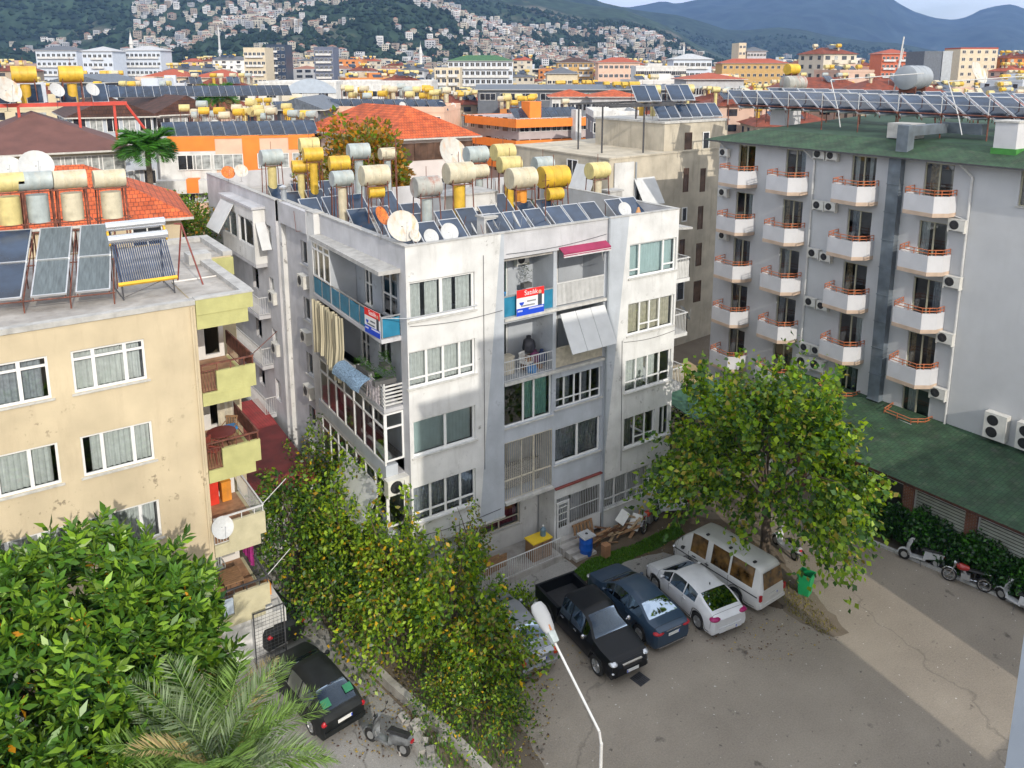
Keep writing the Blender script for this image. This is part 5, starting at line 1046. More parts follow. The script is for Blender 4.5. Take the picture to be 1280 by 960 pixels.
k.box(-.26, -.26, 0, .26, -.24, .012).box(-.26, .24, 0, .26, .26, .012).box(-.26, -.24, 0, -.24, .24, .012).box(.24, -.24, 0, .26, .24, .012); k.build('frame', M_dksteel, gr); k = MB()
for j in range(6): k.box(-.22+j*.08, -.24, .003, -.18+j*.08, .24, .011)
k.box(-.24, -.02, .003, .24, .02, .0105); k.build('bars', M_dksteel, gr); MB().quad((-.25, -.25, .002), (.25, -.25, .002), (.25, .25, .002), (-.25, .25, .002)).build('shaft', M_black, gr)

# ================================================================ VEHICLES
def interp(pts, x):
    if x <= pts[0][0]: return pts[0][1]
    for (a, va), (c, vc) in zip(pts[:-1], pts[1:]):
        if x <= c: t = (x-a)/(c-a) if c > a else 0; return va+(vc-va)*t
    return pts[-1][1]
def smooth(pts, x, r=.07): return sum(interp(pts, x+d) for d in (-r, -r/2, 0, r/2, r))/5
def carpaint(name, col, coat=.7, rough=.35, metal=.3): return mat(name, col, rough, .05, 2., metal=metal, coat=coat)
M_cglass = glassmat('car_glass', (.22, .28, .32), .75, .04, (.34, .42, .52)); M_seat = mat('car_seat_cloth', (.05, .05, .055), .9, .2, 6.); M_rimm = mat('alloy_rim', (.45, .46, .47), .35, .08, 5., metal=.7)
M_tail = mat('tail_lamp_red', (.38, .012, .02), .3, .1, 5., spec=.4); M_head = mat('headlamp_clear', (.55, .57, .6), .1, .1, 5., spec=.8, metal=.5, coat=1.); M_plate = mat('number_plate', (.65, .65, .63), .4, .03, 5.); M_chr = mat('chrome_trim', (.6, .6, .62), .15, .05, 4., metal=.9)
def car(label, cat, loc, rz, L, W, top, belt, axles, paint, side, ws, rw, wr=.30, wid=None, zlow=.2, tum=.2, r=.32, name='parked_car', lights=True, rim=None, trim=None, group='vehicles parked in front of the white block', cut=None, gm=None):
    """x forward, nose at +L/2. top/belt: profiles (x,z); side: list of (x0,x1) side glass; ws/rw: x ranges of the windscreen and the rear window"""
    t = thing(name, label, cat, loc, rz, group); wid = wid or [(-L/2, W*.42), (-L/2+.12, W*.47), (-L/2+.5, W*.5), (L/2-.8, W*.5), (L/2-.3, W*.46), (L/2-.08, W*.40), (L/2, W*.34)]
    gm = gm or M_cglass
    xs = sorted(set([round(-L/2+i*L/72, 4) for i in range(73)]+[round(v, 4) for s in side for v in s]+[round(v, 4) for v in (*ws, *rw) if v is not None]))
    body = MB(); gs = {(i, q): MB() for i in range(len(side)) for q in (1, -1)}; gf = MB(); gr_ = MB(); rings = []
    def arch(x):
        z = zlow
        for ax in axles:
            d = abs(x-ax)
            if d < r+.07: z = max(z, r+sqrt(max(0, (r+.07)**2-d*d))*1.0)
        return z
    for x in xs:
        w = smooth(wid, x, .04); tp = smooth(top, x); bl = min(smooth(belt, x), tp-.03); cab = min(1., max(0., (tp-bl-.06)/.38)); wt = w-.06-tum*cab; zl = arch(x)
        end = min(1., (L/2-abs(x))/.1); zl2 = zl+(1-end)*.12
        zm = zl2+(bl-zl2)*.45
        rings.append([(w-.05, zl2), (w, max(zl2+.01, min(zl2+.12, bl-.2))), (w+.0, max(zm, zl2+.02)), (w-.015, bl-.08), (w-.05, bl), (wt, tp-.07*cab-.012), (wt-.10, tp-.02*cab-.004), (wt*.5, tp-.004), (0, tp)])
    nb = len(xs); K = 9
    def V(i, k, s): y, z = rings[i][k]; return (xs[i], y*s, z)
    for s in (1, -1):
        for i in range(nb-1):
            xm = (xs[i]+xs[i+1])/2
            for k in range(K-1):
                tgt = body
                wi = [i_ for i_, (a, c) in enumerate(side) if a < xm < c]
                if k == 4 and wi: tgt = gs[(wi[0], s)]
                elif k >= 5 and ws[0] is not None and ws[0] < xm < ws[1]: tgt = gf if k > 5 else body
                elif k >= 5 and rw[0] is not None and rw[0] < xm < rw[1]: tgt = gr_ if k > 5 else body
                q = (V(i, k, s), V(i+1, k, s), V(i+1, k+1, s), V(i, k+1, s)); 
                if s < 0: q = q[::-1]
                tgt.quad(*q)
        for i in (0, nb-1):
            for k in range(K-1):
                q = (V(i, k, s), V(i, k+1, s), (xs[i], 0, rings[i][k+1][1]), (xs[i], 0, rings[i][k][1]))
                if (s > 0) == (i == 0): q = q[::-1]
                body.quad(*q)
    for mb_ in (body, gf, gr_, *gs.values()):   # weld
        vm = {}; nv = []; mp = []
        for v in mb_.v:
            key = tuple(round(c, 4) for c in v)
            if key not in vm: vm[key] = len(nv); nv.append(v)
            mp.append(vm[key])
        mb_.f = [tuple(dict.fromkeys(mp[i] for i in f)) for f in mb_.f]; keep = [j for j, f in enumerate(mb_.f) if len(f) > 2]; mb_.m = [mb_.m[j] for j in keep]; mb_.f = [mb_.f[j] for j in keep]; mb_.v = nv
    sm_ = MB()
    for xs_ in (ws[1]+.03 if ws[1] else None, L/2-.17, -L/2+.17 if rw[0] else None):
        if xs_ is None: continue
        i = min(range(nb), key=lambda q: abs(xs[q]-xs_))
        MB().path([(xs[i], y*1.002, z+.003) for y, z in rings[i][2:]]+[(xs[i], -y*1.002, z+.003) for y, z in rings[i][2:-1][::-1]], .006, 4).build('panel_seam', M_black, t)
    for s in (1, -1): MB().path([(xs[i], (rings[i][1][0]+.002)*s, max(rings[i][0][1], rings[i][1][1])) for i in range(4, nb-4, 2)], .012, 4).build('sill_trim', M_black, t)
    bo = body.build('body', paint, t, True); MB().box(-L/2+.15, -W/2+.12, zlow-.02, L/2-.15, W/2-.12, min(.55, zlow+.3)).build('underbody', M_black, t)
    for q in gs.values():
        if q.f: q.build('side_window', gm, t, True)
    if gf.f: gf.build('windscreen', gm, t, True)
    if gr_.f: gr_.build('rear_window', gm, t, True)
    itr = MB(); ca = (side[0][0]+side[-1][1])/2
    for sx, sy in ((.28, -.37), (.28, .37), (-.62, -.37), (-.62, .37), (-.62, 0)): itr.box(ca+sx-.22, sy-.22, .45, ca+sx+.28, sy+.22, .6).box(ca+sx-.32, sy-.22, .5, ca+sx-.2, sy+.22, 1.1).box(ca+sx-.3, sy-.11, 1.1, ca+sx-.22, sy+.11, 1.26)
    itr.box(ca+.85, -W/2+.22, .6, ca+1.1, W/2-.22, .92); itr.build('seats', M_seat, t)
    for ax in axles:
        for s in (1, -1):
            g = MB(); c = (ax, s*(W/2-.03), r); g.lathe(c, (0, -s, 0), [(.0, r*.66), (-.005, r*.9), (.02, r), (.18, r), (.2, r*.9), (.2, .001)], 22); wo = g.build('wheel', M_rubber, t, True)
            g = MB(); g.lathe((ax, s*(W/2-.035), r), (0, -s, 0), [(.03, .001), (.03, r*.3), (0.0, r*.34), (.05, r*.4), (.05, r*.62), (0.0, r*.68)], 22)
            for q in range(5): a = q*2*pi/5; g.hexa([tuple(Vector((ax, s*(W/2-.05+dd), r))+Vector((cos(a)*rr-sin(a)*ww, 0, sin(a)*rr+cos(a)*ww))) for dd in (0, .03) for rr, ww in ((.04, -.03), (r*.66, -.035), (r*.66, .035), (.04, .03))])
            g.build('rim', rim or M_rimm, wo)
    return t, (lambda x: smooth(wid, x, .04)), (lambda x: smooth(top, x)), (lambda x: smooth(belt, x))
def mirrors(t, x, y, z, m):
    for s in (1, -1): g = MB(); g.lathe((x-.05, s*(y+.12), z), (1, 0, 0), [(0, .05), (.05, .085), (.12, .07), (.14, .001)], 10); g.box(x, s*(y-.02), z-.03, x+.05, s*(y+.1), z+.01); g.build('wing_mirror', m, t, True)
def handles(t, xs, y, z, m):
    for x in xs:
        for s in (1, -1): MB().box(x-.09, s*(y-.01), z-.015, x+.09, s*(y+.022), z+.02).build('door_handle', m, t)
def seams(t, xs, y, z0, z1):
    k = MB()
    for x in xs:
        for s in (1, -1): k.box(x-.004, s*(y-.03), z0, x+.004, s*(y+.003), z1)
    k.build('door_seam', M_black, t)
def lamp(t, name, x, y, z, dx, dy, dz, m, both=True, slant=0.):
    for s in ((1, -1) if both else (1,)):
        g = MB(); g.lathe((0, 0, 0), (0, 0, 1), [(-1, .001), (-.9, .5), (-.4, .92), (0, 1), (.4, .92), (.9, .5), (1, .001)], 14); g.v = [(x+v[0]*dx, s*(y+v[1]*dy), z+v[2]*dz+slant*v[1]) for v in g.v]; g.build(name, m, t, True)
def plate(t, x, z, s, w=.52): k = MB(); k.box(x, -w/2, z-.055, x+s*.02, w/2, z+.055); o = k.build('number_plate', M_plate, t); k = MB(); k.box(x+s*.018, w/2*(-s)-(-s)*.04 if False else -w/2, z-.05, x+s*.024, -w/2+.04, z+.05); k.build('plate_band', M_bblue, o)
def place(pr, pdir, dist):  # centre from a ground point and heading
    return pr+np.array([cos(pdir), sin(pdir), 0])*dist
UP = pi/2
# blue saloon, nose away
P = onz(799.8, 803); hd = radians(90-4.5); c = place(P, hd, 1.42); c = c+np.array([sin(hd), -cos(hd), 0])*.86
P_blue = carpaint('blue_grey_paint', (.028, .055, .095), .35, .4, .2)
T, w_, tp_, bl_ = car('dark blue-grey saloon parked nose-in between the pickup and the white hatchback', 'car', c, hd, 4.62, 1.78, [(-2.31, .90), (-2.2, 1.02), (-1.75, 1.08), (-1.1, 1.36), (-.5, 1.45), (.1, 1.46), (.45, 1.40), (1.1, 1.02), (1.5, .96), (2.1, .82), (2.31, .62)], [(-2.31, .86), (-1.6, .98), (0, .93), (1.1, .90), (2.0, .78), (2.31, .58)], (-1.35, 1.35), P_blue, [(-1.35, -.5), (-.44, .32), (.38, .85)], (.42, 1.15), (-1.72, -1.08), r=.33)
mirrors(T, .75, .86, .98, P_blue); handles(T, (-.6, .2), .885, .80, P_blue); seams(T, (-.47, .35), .885, .32, .9); lamp(T, 'tail_light', -2.19, .62, .84, .17, .25, .09, M_tail); lamp(T, 'headlight', 2.12, .62, .66, .14, .2, .07, M_head); plate(T, -2.335, .72, -1)
MB().box(-2.33, -.7, .26, -2.25, .7, .30).build('chrome_strip', M_chr, T); MB().box(-2.33, -.36, .86, -2.28, .36, .89).build('trunk_trim', M_chr, T)
# white hatchback
P = onz(870.6, 786); hd = radians(90-7.5); c = place(P, hd, 1.33); c = c+np.array([sin(hd), -cos(hd), 0])*.88
P_wh = carpaint('white_car_paint', (.62, .63, .65), .8, .3, 0.)
T, *_ = car('white coupe-like hatchback parked nose-in between the blue saloon and the minibus', 'car', c, hd, 4.45, 1.8, [(-2.22, .80), (-2.12, .98), (-1.9, 1.08), (-1.15, 1.38), (-.5, 1.46), (0, 1.47), (.4, 1.42), (1.1, 1.04), (1.5, .96), (2.0, .82), (2.22, .6)], [(-2.22, .78), (-1.4, 1.04), (0, .94), (1.1, .9), (2.0, .76), (2.22, .56)], (-1.33, 1.33), P_wh, [(-1.1, -.45), (-.39, .4), (.46, .9)], (.42, 1.12), (-1.9, -1.15), r=.33)
mirrors(T, .78, .86, 1.0, P_wh); handles(T, (-.5, .3), .895, .84, P_wh); seams(T, (-.42, .43), .895, .32, .92); lamp(T, 'tail_light', -2.08, .66, .86, .18, .24, .09, mat('magenta_tail_lamp', (.30, .01, .10), .3, .1, 5., spec=.4)); lamp(T, 'headlight', 2.02, .62, .66, .16, .2, .07, M_head); MB().box(-2.25, -.55, .3, -2.2, .55, .52).build('rear_valance', M_plate if False else P_wh, T); plate(T, -2.27, .42, -1)
MB().box(-1.0, -.015, 1.44, -.96, .015, 1.53).build('aerial', M_black, T)
# white minibus
P = onz(921, 755); hd = radians(90+1.5); c = place(P, hd, 1.30); c = c+np.array([sin(hd), -cos(hd), 0])*.82
P_van = carpaint('white_minibus_paint', (.60, .60, .59), .4, .4, 0.); M_vgl = mat('tinted_brown_glass', (.13, .07, .02), .12, .5, 3., spec=.8)
T, *_ = car('white minibus with brown tinted windows parked nose-in under the tree', 'minibus', c, hd, 4.75, 1.72, [(-2.37, .98), (-2.34, 1.35), (-2.2, 1.92), (-2.0, 1.98), (.9, 2.0), (1.3, 1.94), (1.75, 1.55), (2.1, 1.15), (2.28, .95), (2.37, .7)], [(-2.37, .9), (-2.3, 1.1), (1.2, 1.08), (1.8, 1.02), (2.3, .84), (2.37, .62)], (-1.2, 1.25), P_van, [(-1.95, -.85), (-.75, .15), (.42, 1.25)], (1.32, 2.0), (None, None), r=.31, tum=.16, gm=M_vgl, zlow=.24)
k = MB(); k.quad((-2.375, -.62, 1.14), (-2.375, .62, 1.14), (-2.245, .56, 1.78), (-2.245, -.56, 1.78)); k.v = [(v[0]-.012, v[1], v[2]) for v in k.v]; k.f = [f[::-1] for f in k.f]; k.build('rear_window', M_vgl, T)
k = MB(); 
for s in (1, -1): k.box(-2.25, s*.845, .82, 2.1, s*.868, .855)
k.build('side_stripe', M_black, T); mirrors(T, 1.55, .82, 1.12, M_black); handles(T, (.3, 1.0), .86, .95, M_black); seams(T, (.3, 1.3, -.8), .86, .32, 1.05)
for s in (1, -1): MB().box(-2.4, s*.70, .70, -2.33, s*.83, .95).build('tail_light', M_tail, T)
plate(T, -2.395, .8, -1, .5); MB().box(-2.41, -.78, .38, -2.34, .78, .52).build('bumper', P_van, T); lamp(T, 'headlight', 2.26, .6, .74, .1, .18, .09, M_head); k = MB()
for x in (-1.8, -.6, .6): k.box(x, .35, 1.985, x+.1, .5, 2.03)
k.build('roof_vent', M_black, T)
# silver saloon (rear half visible)
P = onz(640, 838); hd = radians(90-4); c = place(P, hd, 2.15)+np.array([.95, 0, 0])
P_sil = carpaint('silver_paint', (.30, .32, .35), .7, .35, .5)
T, *_ = car('silver-grey saloon half hidden by the creepers beside the black pickup', 'car', (onz(690, 840)[0]-.35, onz(690, 840)[1]+2.2, 0), hd, 4.3, 1.7, [(-2.15, .84), (-2.05, .98), (-1.6, 1.04), (-1.0, 1.34), (-.4, 1.42), (.2, 1.42), (.5, 1.36), (1.05, 1.0), (1.4, .95), (2.0, .82), (2.15, .6)], [(-2.15, .8), (-1.5, .94), (0, .9), (1.05, .88), (2.0, .75), (2.15, .55)], (-1.27, 1.27), P_sil, [(-1.25, -.45), (-.39, .35), (.41, .85)], (.48, 1.08), (-1.58, -.98), r=.31)
lamp(T, 'tail_light', -2.06, .68, .78, .13, .15, .15, mat('orange_red_lamp', (.5, .04, .01), .3, .1, 5., spec=.4)); plate(T, -2.17, .72, -1); MB().box(-2.2, -.74, .42, -2.12, .74, .5).build('bumper_strip', M_chr, T); mirrors(T, .7, .82, .95, P_sil); handles(T, (-.5, .25), .845, .78, P_sil)
# black pickup, nose towards the camera
P = onz(748, 844); hd = radians(-90-5); c = P-np.array([cos(hd), sin(hd), 0])*1.60+np.array([.84, 0, 0])
P_blk = mat('black_pickup_paint', (.006, .007, .009), .3, .05, 2., spec=.22, coat=.12)
T, *_ = car('black double-cab pickup truck parked facing the camera, open load bed', 'pickup truck', c, hd, 5.1, 1.88, [(-2.55, .62), (-.95, .62), (-.9, 1.2), (-.85, 1.70), (-.6, 1.76), (.35, 1.76), (.6, 1.70), (1.28, 1.20), (1.6, 1.14), (2.3, 1.0), (2.5, .86), (2.55, .7)], [(-2.55, .58), (-.95, .58), (-.9, 1.02), (1.2, 1.06), (2.4, .9), (2.55, .66)], (-1.62, 1.60), P_blk, [(-.78, -.15), (-.08, .62), (.68, .95)], (.62, 1.30), (None, None), r=.37, zlow=.34, tum=.2)
k = MB(); 
for s in (1, -1): k.box(-2.5, s*.80, .62, -.93, s*.93, 1.10)
k.box(-2.55, -.93, .62, -2.45, .93, 1.12); k.box(-.99, -.8, .62, -.93, .8, 1.08); k.build('load_bed', P_blk, T); MB().box(-2.45, -.8, .63, -.99, .8, .66).build('bed_floor', M_black, T)
lamp(T, 'headlight', 2.30, .68, .86, .2, .17, .1, M_head); k = MB(); k.box(2.5, -.42, .84, 2.57, .42, .875); k.build('grille_trim', M_chr, T); MB().box(2.5, -.4, .70, 2.565, .4, .835).build('grille', M_black, T); plate(T, 2.57, .58, 1); lamp(T, 'fog_light', 2.42, .72, .55, .06, .1, .05, M_head); mirrors(T, .95, .93, 1.18, M_chr); handles(T, (-.55, .3), .945, .98, M_chr); seams(T, (-.12, .66), .935, .45, 1.04)
g = MB(); g.path([(-1.1, -.45+.0, 1.1), (-1.25, -.2, 1.0), (-1.2, .3, .72)], .04, 6); tag(g.build('yellow_strap', mat('yellow_hose', (.6, .5, .1), .6, .1, 4.), loc=c, rz=hd), 'short yellow hose lying over the front of the pickup bed', 'hose')
bk = MB(); 
for j in range(14): bk.box(*(lambda x, y, s: (x, y, 1.05, x+s, y+s, 1.05+s*1.2))(random.uniform(-1.25, -.98), random.uniform(-.5, .4), random.uniform(.05, .12)))
tag(bk.build('rags', mat('pale_rags', (.5, .5, .45), .9, .3, 8.), loc=c, rz=hd), 'small heap of pale rags behind the cab in the pickup bed', 'rags')
# black saloons in the alley
P_b2 = mat('dusty_black_paint', (.012, .014, .014), .45, .3, 2., spec=.3)
hd = radians(90+7); c = (onz(450, 915)[0]-.85, onz(425, 930)[1]+2.05, 0)
T, *_ = car('dusty black hatchback in the alley, with green sunshades behind its rear window', 'car', (8.2, 23.75, 0), hd, 4.15, 1.72, [(-2.07, .82), (-2.0, 1.0), (-1.85, 1.06), (-1.15, 1.38), (-.5, 1.44), (.2, 1.44), (.5, 1.38), (1.05, 1.02), (1.4, .96), (1.95, .84), (2.07, .6)], [(-2.07, .8), (-1.4, .96), (0, .9), (1.05, .88), (1.95, .75), (2.07, .55)], (-1.25, 1.25), P_b2, [(-1.2, -.45), (-.39, .35), (.41, .85)], (.48, 1.08), (-1.84, -1.12), r=.31, group='cars parked in the alley')
lamp(T, 'tail_light', -2.0, .68, .80, .08, .13, .1, M_tail); plate(T, -2.09, .72, -1); MB().box(-2.13, -.74, .42, -2.04, .74, .56).build('bumper', MATS['aluminium'], T) if False else MB().box(-2.13, -.74, .42, -2.04, .74, .56).build('bumper', P_b2, T); mirrors(T, .7, .82, .95, P_b2); handles(T, (-.5, .25), .845, .78, P_b2)
k = MB(); k.hexa([(-1.75, .28, 1.12), (-1.75, .58, 1.12), (-1.5, .58, 1.25), (-1.5, .28, 1.25)]+[(-1.76, .28, 1.14), (-1.76, .58, 1.14), (-1.51, .58, 1.27), (-1.51, .28, 1.27)]).hexa([(-1.65, -.6, 1.17), (-1.65, -.3, 1.17), (-1.4, -.3, 1.29), (-1.4, -.6, 1.29), (-1.66, -.6, 1.19), (-1.66, -.3, 1.19), (-1.41, -.3, 1.31), (-1.41, -.6, 1.31)]); k.build('sunshade', mat('green_sunshade', (.02, .17, .08), .6, .1, 5.), T)
T, *_ = car('dusty black car at the back of the alley beyond the black hatchback', 'car', (7.9, 28.8, 0), radians(90+12), 4.2, 1.7, [(-2.1, .84), (-2.0, .98), (-1.6, 1.04), (-1.0, 1.34), (-.4, 1.42), (.2, 1.42), (.5, 1.36), (1.05, 1.0), (1.4, .95), (2.0, .82), (2.1, .6)], [(-2.1, .8), (-1.5, .94), (0, .9), (1.05, .88), (2.0, .75), (2.1, .55)], (-1.27, 1.27), P_b2, [(-1.25, -.45), (-.39, .35), (.41, .85)], (.48, 1.08), (-1.58, -.98), r=.31, group='cars parked in the alley')
lamp(T, 'tail_light', -2.03, .66, .80, .08, .13, .09, M_tail); mirrors(T, .7, .82, .95, P_b2)
P = onz(838, 652); T, *_ = car('small pale car half hidden behind the tree at the right end of the white block', 'car', (P[0]+1.3, P[1]+1.7, 0), radians(62), 3.4, 1.5, [(-1.7, .9), (-1.6, 1.25), (-1.4, 1.4), (.3, 1.44), (.9, 1.05), (1.3, .95), (1.7, .6)], [(-1.7, .85), (0, .92), (.9, .88), (1.7, .55)], (-1.05, 1.1), P_wh, [(-1.4, -.4), (-.34, .5)], (.34, .9), (-1.68, -1.42), r=.27)
lamp(T, 'tail_light', -1.72, .66, .85, .06, .08, .13, M_tail)
# scooters and motorcycle
def scooter(label, loc, rz, paint, lean=.1, seatm=None):
    t = thing('motor_scooter', label, 'scooter', loc, rz, 'scooters parked along the edges'); M = Matrix.Rotation(lean, 4, 'X')
    def fin(mb, n, m, p=None, s=True): mb.xf(M); return mb.build(n, m, p or t, s)
    for x in (-.62, .66):
        g = MB(); g.lathe((x, -.05, .24), (0, 1, 0), [(0, .1), (0, .2), (.02, .24), (.08, .24), (.1, .2), (.1, .1)], 18); w = fin(g, 'wheel', M_rubber); g = MB(); g.lathe((x, -.055, .24), (0, 1, 0), [(0, .001), (0, .13), (.11, .13), (.11, .001)], 12); fin(g, 'rim', M_rimm, w)
    g = MB(); # front shield: curved sheet
    for (x0, w0, z0), (x1, w1, z1) in zip([(.42, .12, .28), (.5, .2, .5), (.48, .22, .75), (.38, .17, .98)], [(.5, .2, .5), (.48, .22, .75), (.38, .17, .98), (.33, .08, 1.08)]):
        g.hexa([(x0-.03, -w0, z0), (x0+.02, -w0*.8, z0), (x0+.02, w0*.8, z0), (x0-.03, w0, z0), (x1-.03, -w1, z1), (x1+.02, -w1*.8, z1), (x1+.02, w1*.8, z1), (x1-.03, w1, z1)]); g.hexa([(x0+.02, -w0*.8, z0), (x0+.12, 0, z0), (x0+.12, 0.001, z0), (x0+.02, w0*.8, z0), (x1+.02, -w1*.8, z1), (x1+.11, 0, z1), (x1+.11, .001, z1), (x1+.02, w1*.8, z1)])
    fin(g, 'front_shield', paint)
    g = MB(); g.lathe((.66, 0, .26), (0, 1, 0), [(-.09, .26), (-.06, .29), (.06, .29), (.09, .26)], 16); g.f = [f for f in g.f if sum(g.v[i][2] for i in f)/len(f) > .3]; g.m = [0]*len(g.f); fin(g, 'mudguard', paint)
    g = MB().box(-.2, -.14, .24, .42, .14, .32); g.hexa([(-.85, -.1, .5), (-.1, -.16, .3), (-.1, .16, .3), (-.85, .1, .5), (-.92, -.1, .72), (-.15, -.17, .68), (-.15, .17, .68), (-.92, .1, .72)]); fin(g, 'rear_body', paint, s=False)
    g = MB(); g.hexa([(-.8, -.1, .72), (.0, -.13, .68), (.0, .13, .68), (-.8, .1, .72), (-.78, -.08, .84), (-.05, -.1, .76), (-.05, .1, .76), (-.78, .08, .84)]); fin(g, 'seat', seatm or M_black, s=False)
    g = MB(); g.tube((.33, -.32, 1.06), (.38, 0, 1.04), .018, 6); g.tube((.33, .32, 1.06), (.38, 0, 1.04), .018, 6); g.tube((.64, 0, .26), (.37, 0, 1.04), .03, 6); fin(g, 'handlebar', M_black)
    for s in (1, -1): g = MB(); g.tube((.34, s*.25, 1.06), (.32, s*.32, 1.24), .008, 4); g.lathe((.31, s*.34, 1.26), (1, 0, 0), [(0, .05), (.015, .06), (.02, .001)], 10); fin(g, 'mirror', M_black)
    g = MB(); g.lathe((.50, 0, .9), (1, 0, 0), [(0, .09), (.04, .07), (.05, .001)], 12); fin(g, 'headlight', M_head); g = MB().box(-.96, -.07, .6, -.9, .07, .68); fin(g, 'tail_light', M_tail, s=False)
    g = MB(); g.tube((-.3, -.16, .26), (-.85, -.18, .34), .045, 8); fin(g, 'exhaust', M_chr); g = MB(); g.tube((0, .12, .25), (-.05, .3, .01), .012, 5); fin(g, 'kickstand', M_dksteel); return t
sil = mat('silver_scooter_paint', (.5, .51, .52), .35, .08, 4., coat=.5)
scooter('silver and black scooter parked under the hotel hedge, leftmost of the three', (33.1, 15.95, 0), radians(112), sil)
scooter('white and black scooter cut by the pale wall at the right edge', (33.35, 12.1, 0), radians(80), P_wh)
P = onz(488, 945); scooter('black and silver scooter parked at the low wall in the alley', (P[0]+.05, P[1]+.3, .01), radians(118), mat('black_silver_paint', (.16, .17, .18), .35, .9, 2., coat=.5))
scooter('white scooter mostly hidden behind the minibus under the tree', (28.9, 19.9, 0), radians(75), P_wh)
def motorbike(label, loc, rz, tank_m, lean=.12):
    t = thing('motorcycle', label, 'motorcycle', loc, rz); M = Matrix.Rotation(lean, 4, 'X')
    def fin(mb, n, m, p=None, s=True): mb.xf(M); return mb.build(n, m, p or t, s)
    for x in (-.66, .66):
        g = MB(); g.lathe((x, -.045, .3), (0, 1, 0), [(0, .24), (.0, .28), (.02, .3), (.07, .3), (.09, .28), (.09, .24), (.045, .235), (0, .24)], 24); w = fin(g, 'wheel', M_rubber); g = MB(); g.lathe((x, -.04, .3), (0, 1, 0), [(0, .2), (0, .235), (.08, .235), (.08, .2), (0, .2)], 20)
        for q in range(9): a = q*pi/9*2; g.tube((x, 0, .3), (x+cos(a)*.22, 0, .3+sin(a)*.22), .006, 4)
        g.lathe((x, -.06, .3), (0, 1, 0), [(0, .001), (0, .05), (.12, .05), (.12, .001)], 10); fin(g, 'rim', M_chr, w)
    g = MB(); g.lathe((.28, 0, .78), (-1, 0, 0), [(-.16, .001), (-.12, .1), (0, .15), (.2, .14), (.34, .09), (.36, .001)], 12); fin(g, 'fuel_tank', tank_m)
    g = MB(); g.hexa([(-.62, -.1, .74), (-.02, -.1, .72), (-.02, .1, .72), (-.62, .1, .74), (-.6, -.09, .83), (0, -.08, .79), (0, .08, .79), (-.6, .09, .83)]); fin(g, 'seat', M_black, s=False)
    g = MB(); g.path([(.42, 0, .85), (.1, 0, .45), (-.25, 0, .35), (-.3, 0, .7), (.3, 0, .75)], .022, 6); g.path([(-.3, 0, .42), (-.66, .07, .3)], .02, 6); g.path([(-.3, 0, .42), (-.66, -.07, .3)], .02, 6); fin(g, 'frame', M_dksteel)
    g = MB()
    for s in (1, -1): g.tube((.42, s*.09, .92), (.66, s*.09, .3), .022, 6)
    fin(g, 'fork', M_chr); g = MB(); g.path([(.3, -.36, .98), (.4, -.15, 1.0), (.4, .15, 1.0), (.3, .36, .98)], .014, 6); fin(g, 'handlebar', M_black)
    g = MB().box(-.12, -.12, .3, .22, .12, .56); g.lathe((.08, 0, .5), (.2, 0, 1), [(0, .08), (.16, .08), (.17, .001)], 10); fin(g, 'engine', M_rimm); g = MB(); g.path([(.15, -.12, .45), (.1, -.16, .25), (-.75, -.17, .3)], .035, 8); fin(g, 'exhaust', M_chr)
    g = MB(); g.lathe((.5, 0, .88), (1, 0, 0), [(-.08, .05), (0, .085), (.02, .08), (.03, .001)], 12); fin(g, 'headlight', M_head); g = MB(); g.lathe((.66, 0, .32), (0, 1, 0), [(-.06, .3), (-.05, .32), (.05, .32), (.06, .3)], 20); g.f = [f for f in g.f if sum(g.v[i][2] for i in f)/len(f) > .42]; g.m = [0]*len(g.f); g.xf(Matrix.Identity(4)); fin(g, 'mudguard', M_chr)
    g = MB(); g.path([(-.6, -.1, .8), (-.85, -.1, .82), (-.85, .1, .82), (-.6, .1, .8)], .012, 5); g.box(-.86, -.06, .68, -.8, .06, .76); fin(g, 'rear_rack', M_chr); return t
motorbike('red and black motorcycle parked under the hotel hedge between two scooters', (33.15, 14.0, 0), radians(110), mat('red_tank', (.35, .02, .015), .3, .1, 4., coat=.6))
P = onz(815, 662); motorbike('small red motorcycle leaning at the wood pile by the white block', (P[0]+.1, P[1]+.2, 0), radians(-160), mat('orange_red_tank', (.55, .06, .02), .4, .1, 4., coat=.4))
# ================================================================ STREET THINGS
LP = onz(752, 915, 6.2); LT = ond(688, 790, float(LP @ F0)+1.7)
t = thing('street_lamp', 'white curved street lamp rising from the bottom edge over the car park', 'street lamp', (LP[0], LP[1], 0)); hv = np.array([LT[0]-LP[0], LT[1]-LP[1], LT[2]-6.2])
MB().tube((0, 0, 0), (0, 0, 5.9), .06, 12, .04).build('post', M_wmetal, t, True); g = MB(); g.path([(0, 0, 5.85), (hv[0]*.04, hv[1]*.04, 6.15), (hv[0]*.9, hv[1]*.9, 6.2+hv[2]*.86)], .033, 10); g.build('arm', M_wmetal, t, True)
d = Vector(hv).normalized(); q = Vector((hv[0], hv[1], 6.2+hv[2])); base = q-d*.25; side = d.cross(Vector((0, 0, 1))).normalized(); up = side.cross(d)
def orient(mb, o, i0=0): mb.v = [tuple(o+d*v[0]+side*v[1]+up*v[2]) for v in mb.v]; return mb
g = MB(); g.hexa([(-.02, -.09, -.05), (.24, -.11, -.07), (.24, .11, -.07), (-.02, .09, -.05), (-.02, -.08, .06), (.24, -.10, .08), (.24, .10, .08), (-.02, .08, .06)]); orient(g, base).build('gear_box', M_tgrey, t)
g = MB(); 
g.lathe((.24, 0, 0), (1, 0, 0), [(0, .11), (.12, .15), (.4, .19), (.62, .19), (.76, .14), (.82, .001)], 18); g.v = [(v[0], v[1]*1.15, v[2]*.7) for v in g.v]; orient(g, base).build('lamp_head', mat('lamp_bowl', (.33, .34, .35), .3, .05, 3.), t, True)
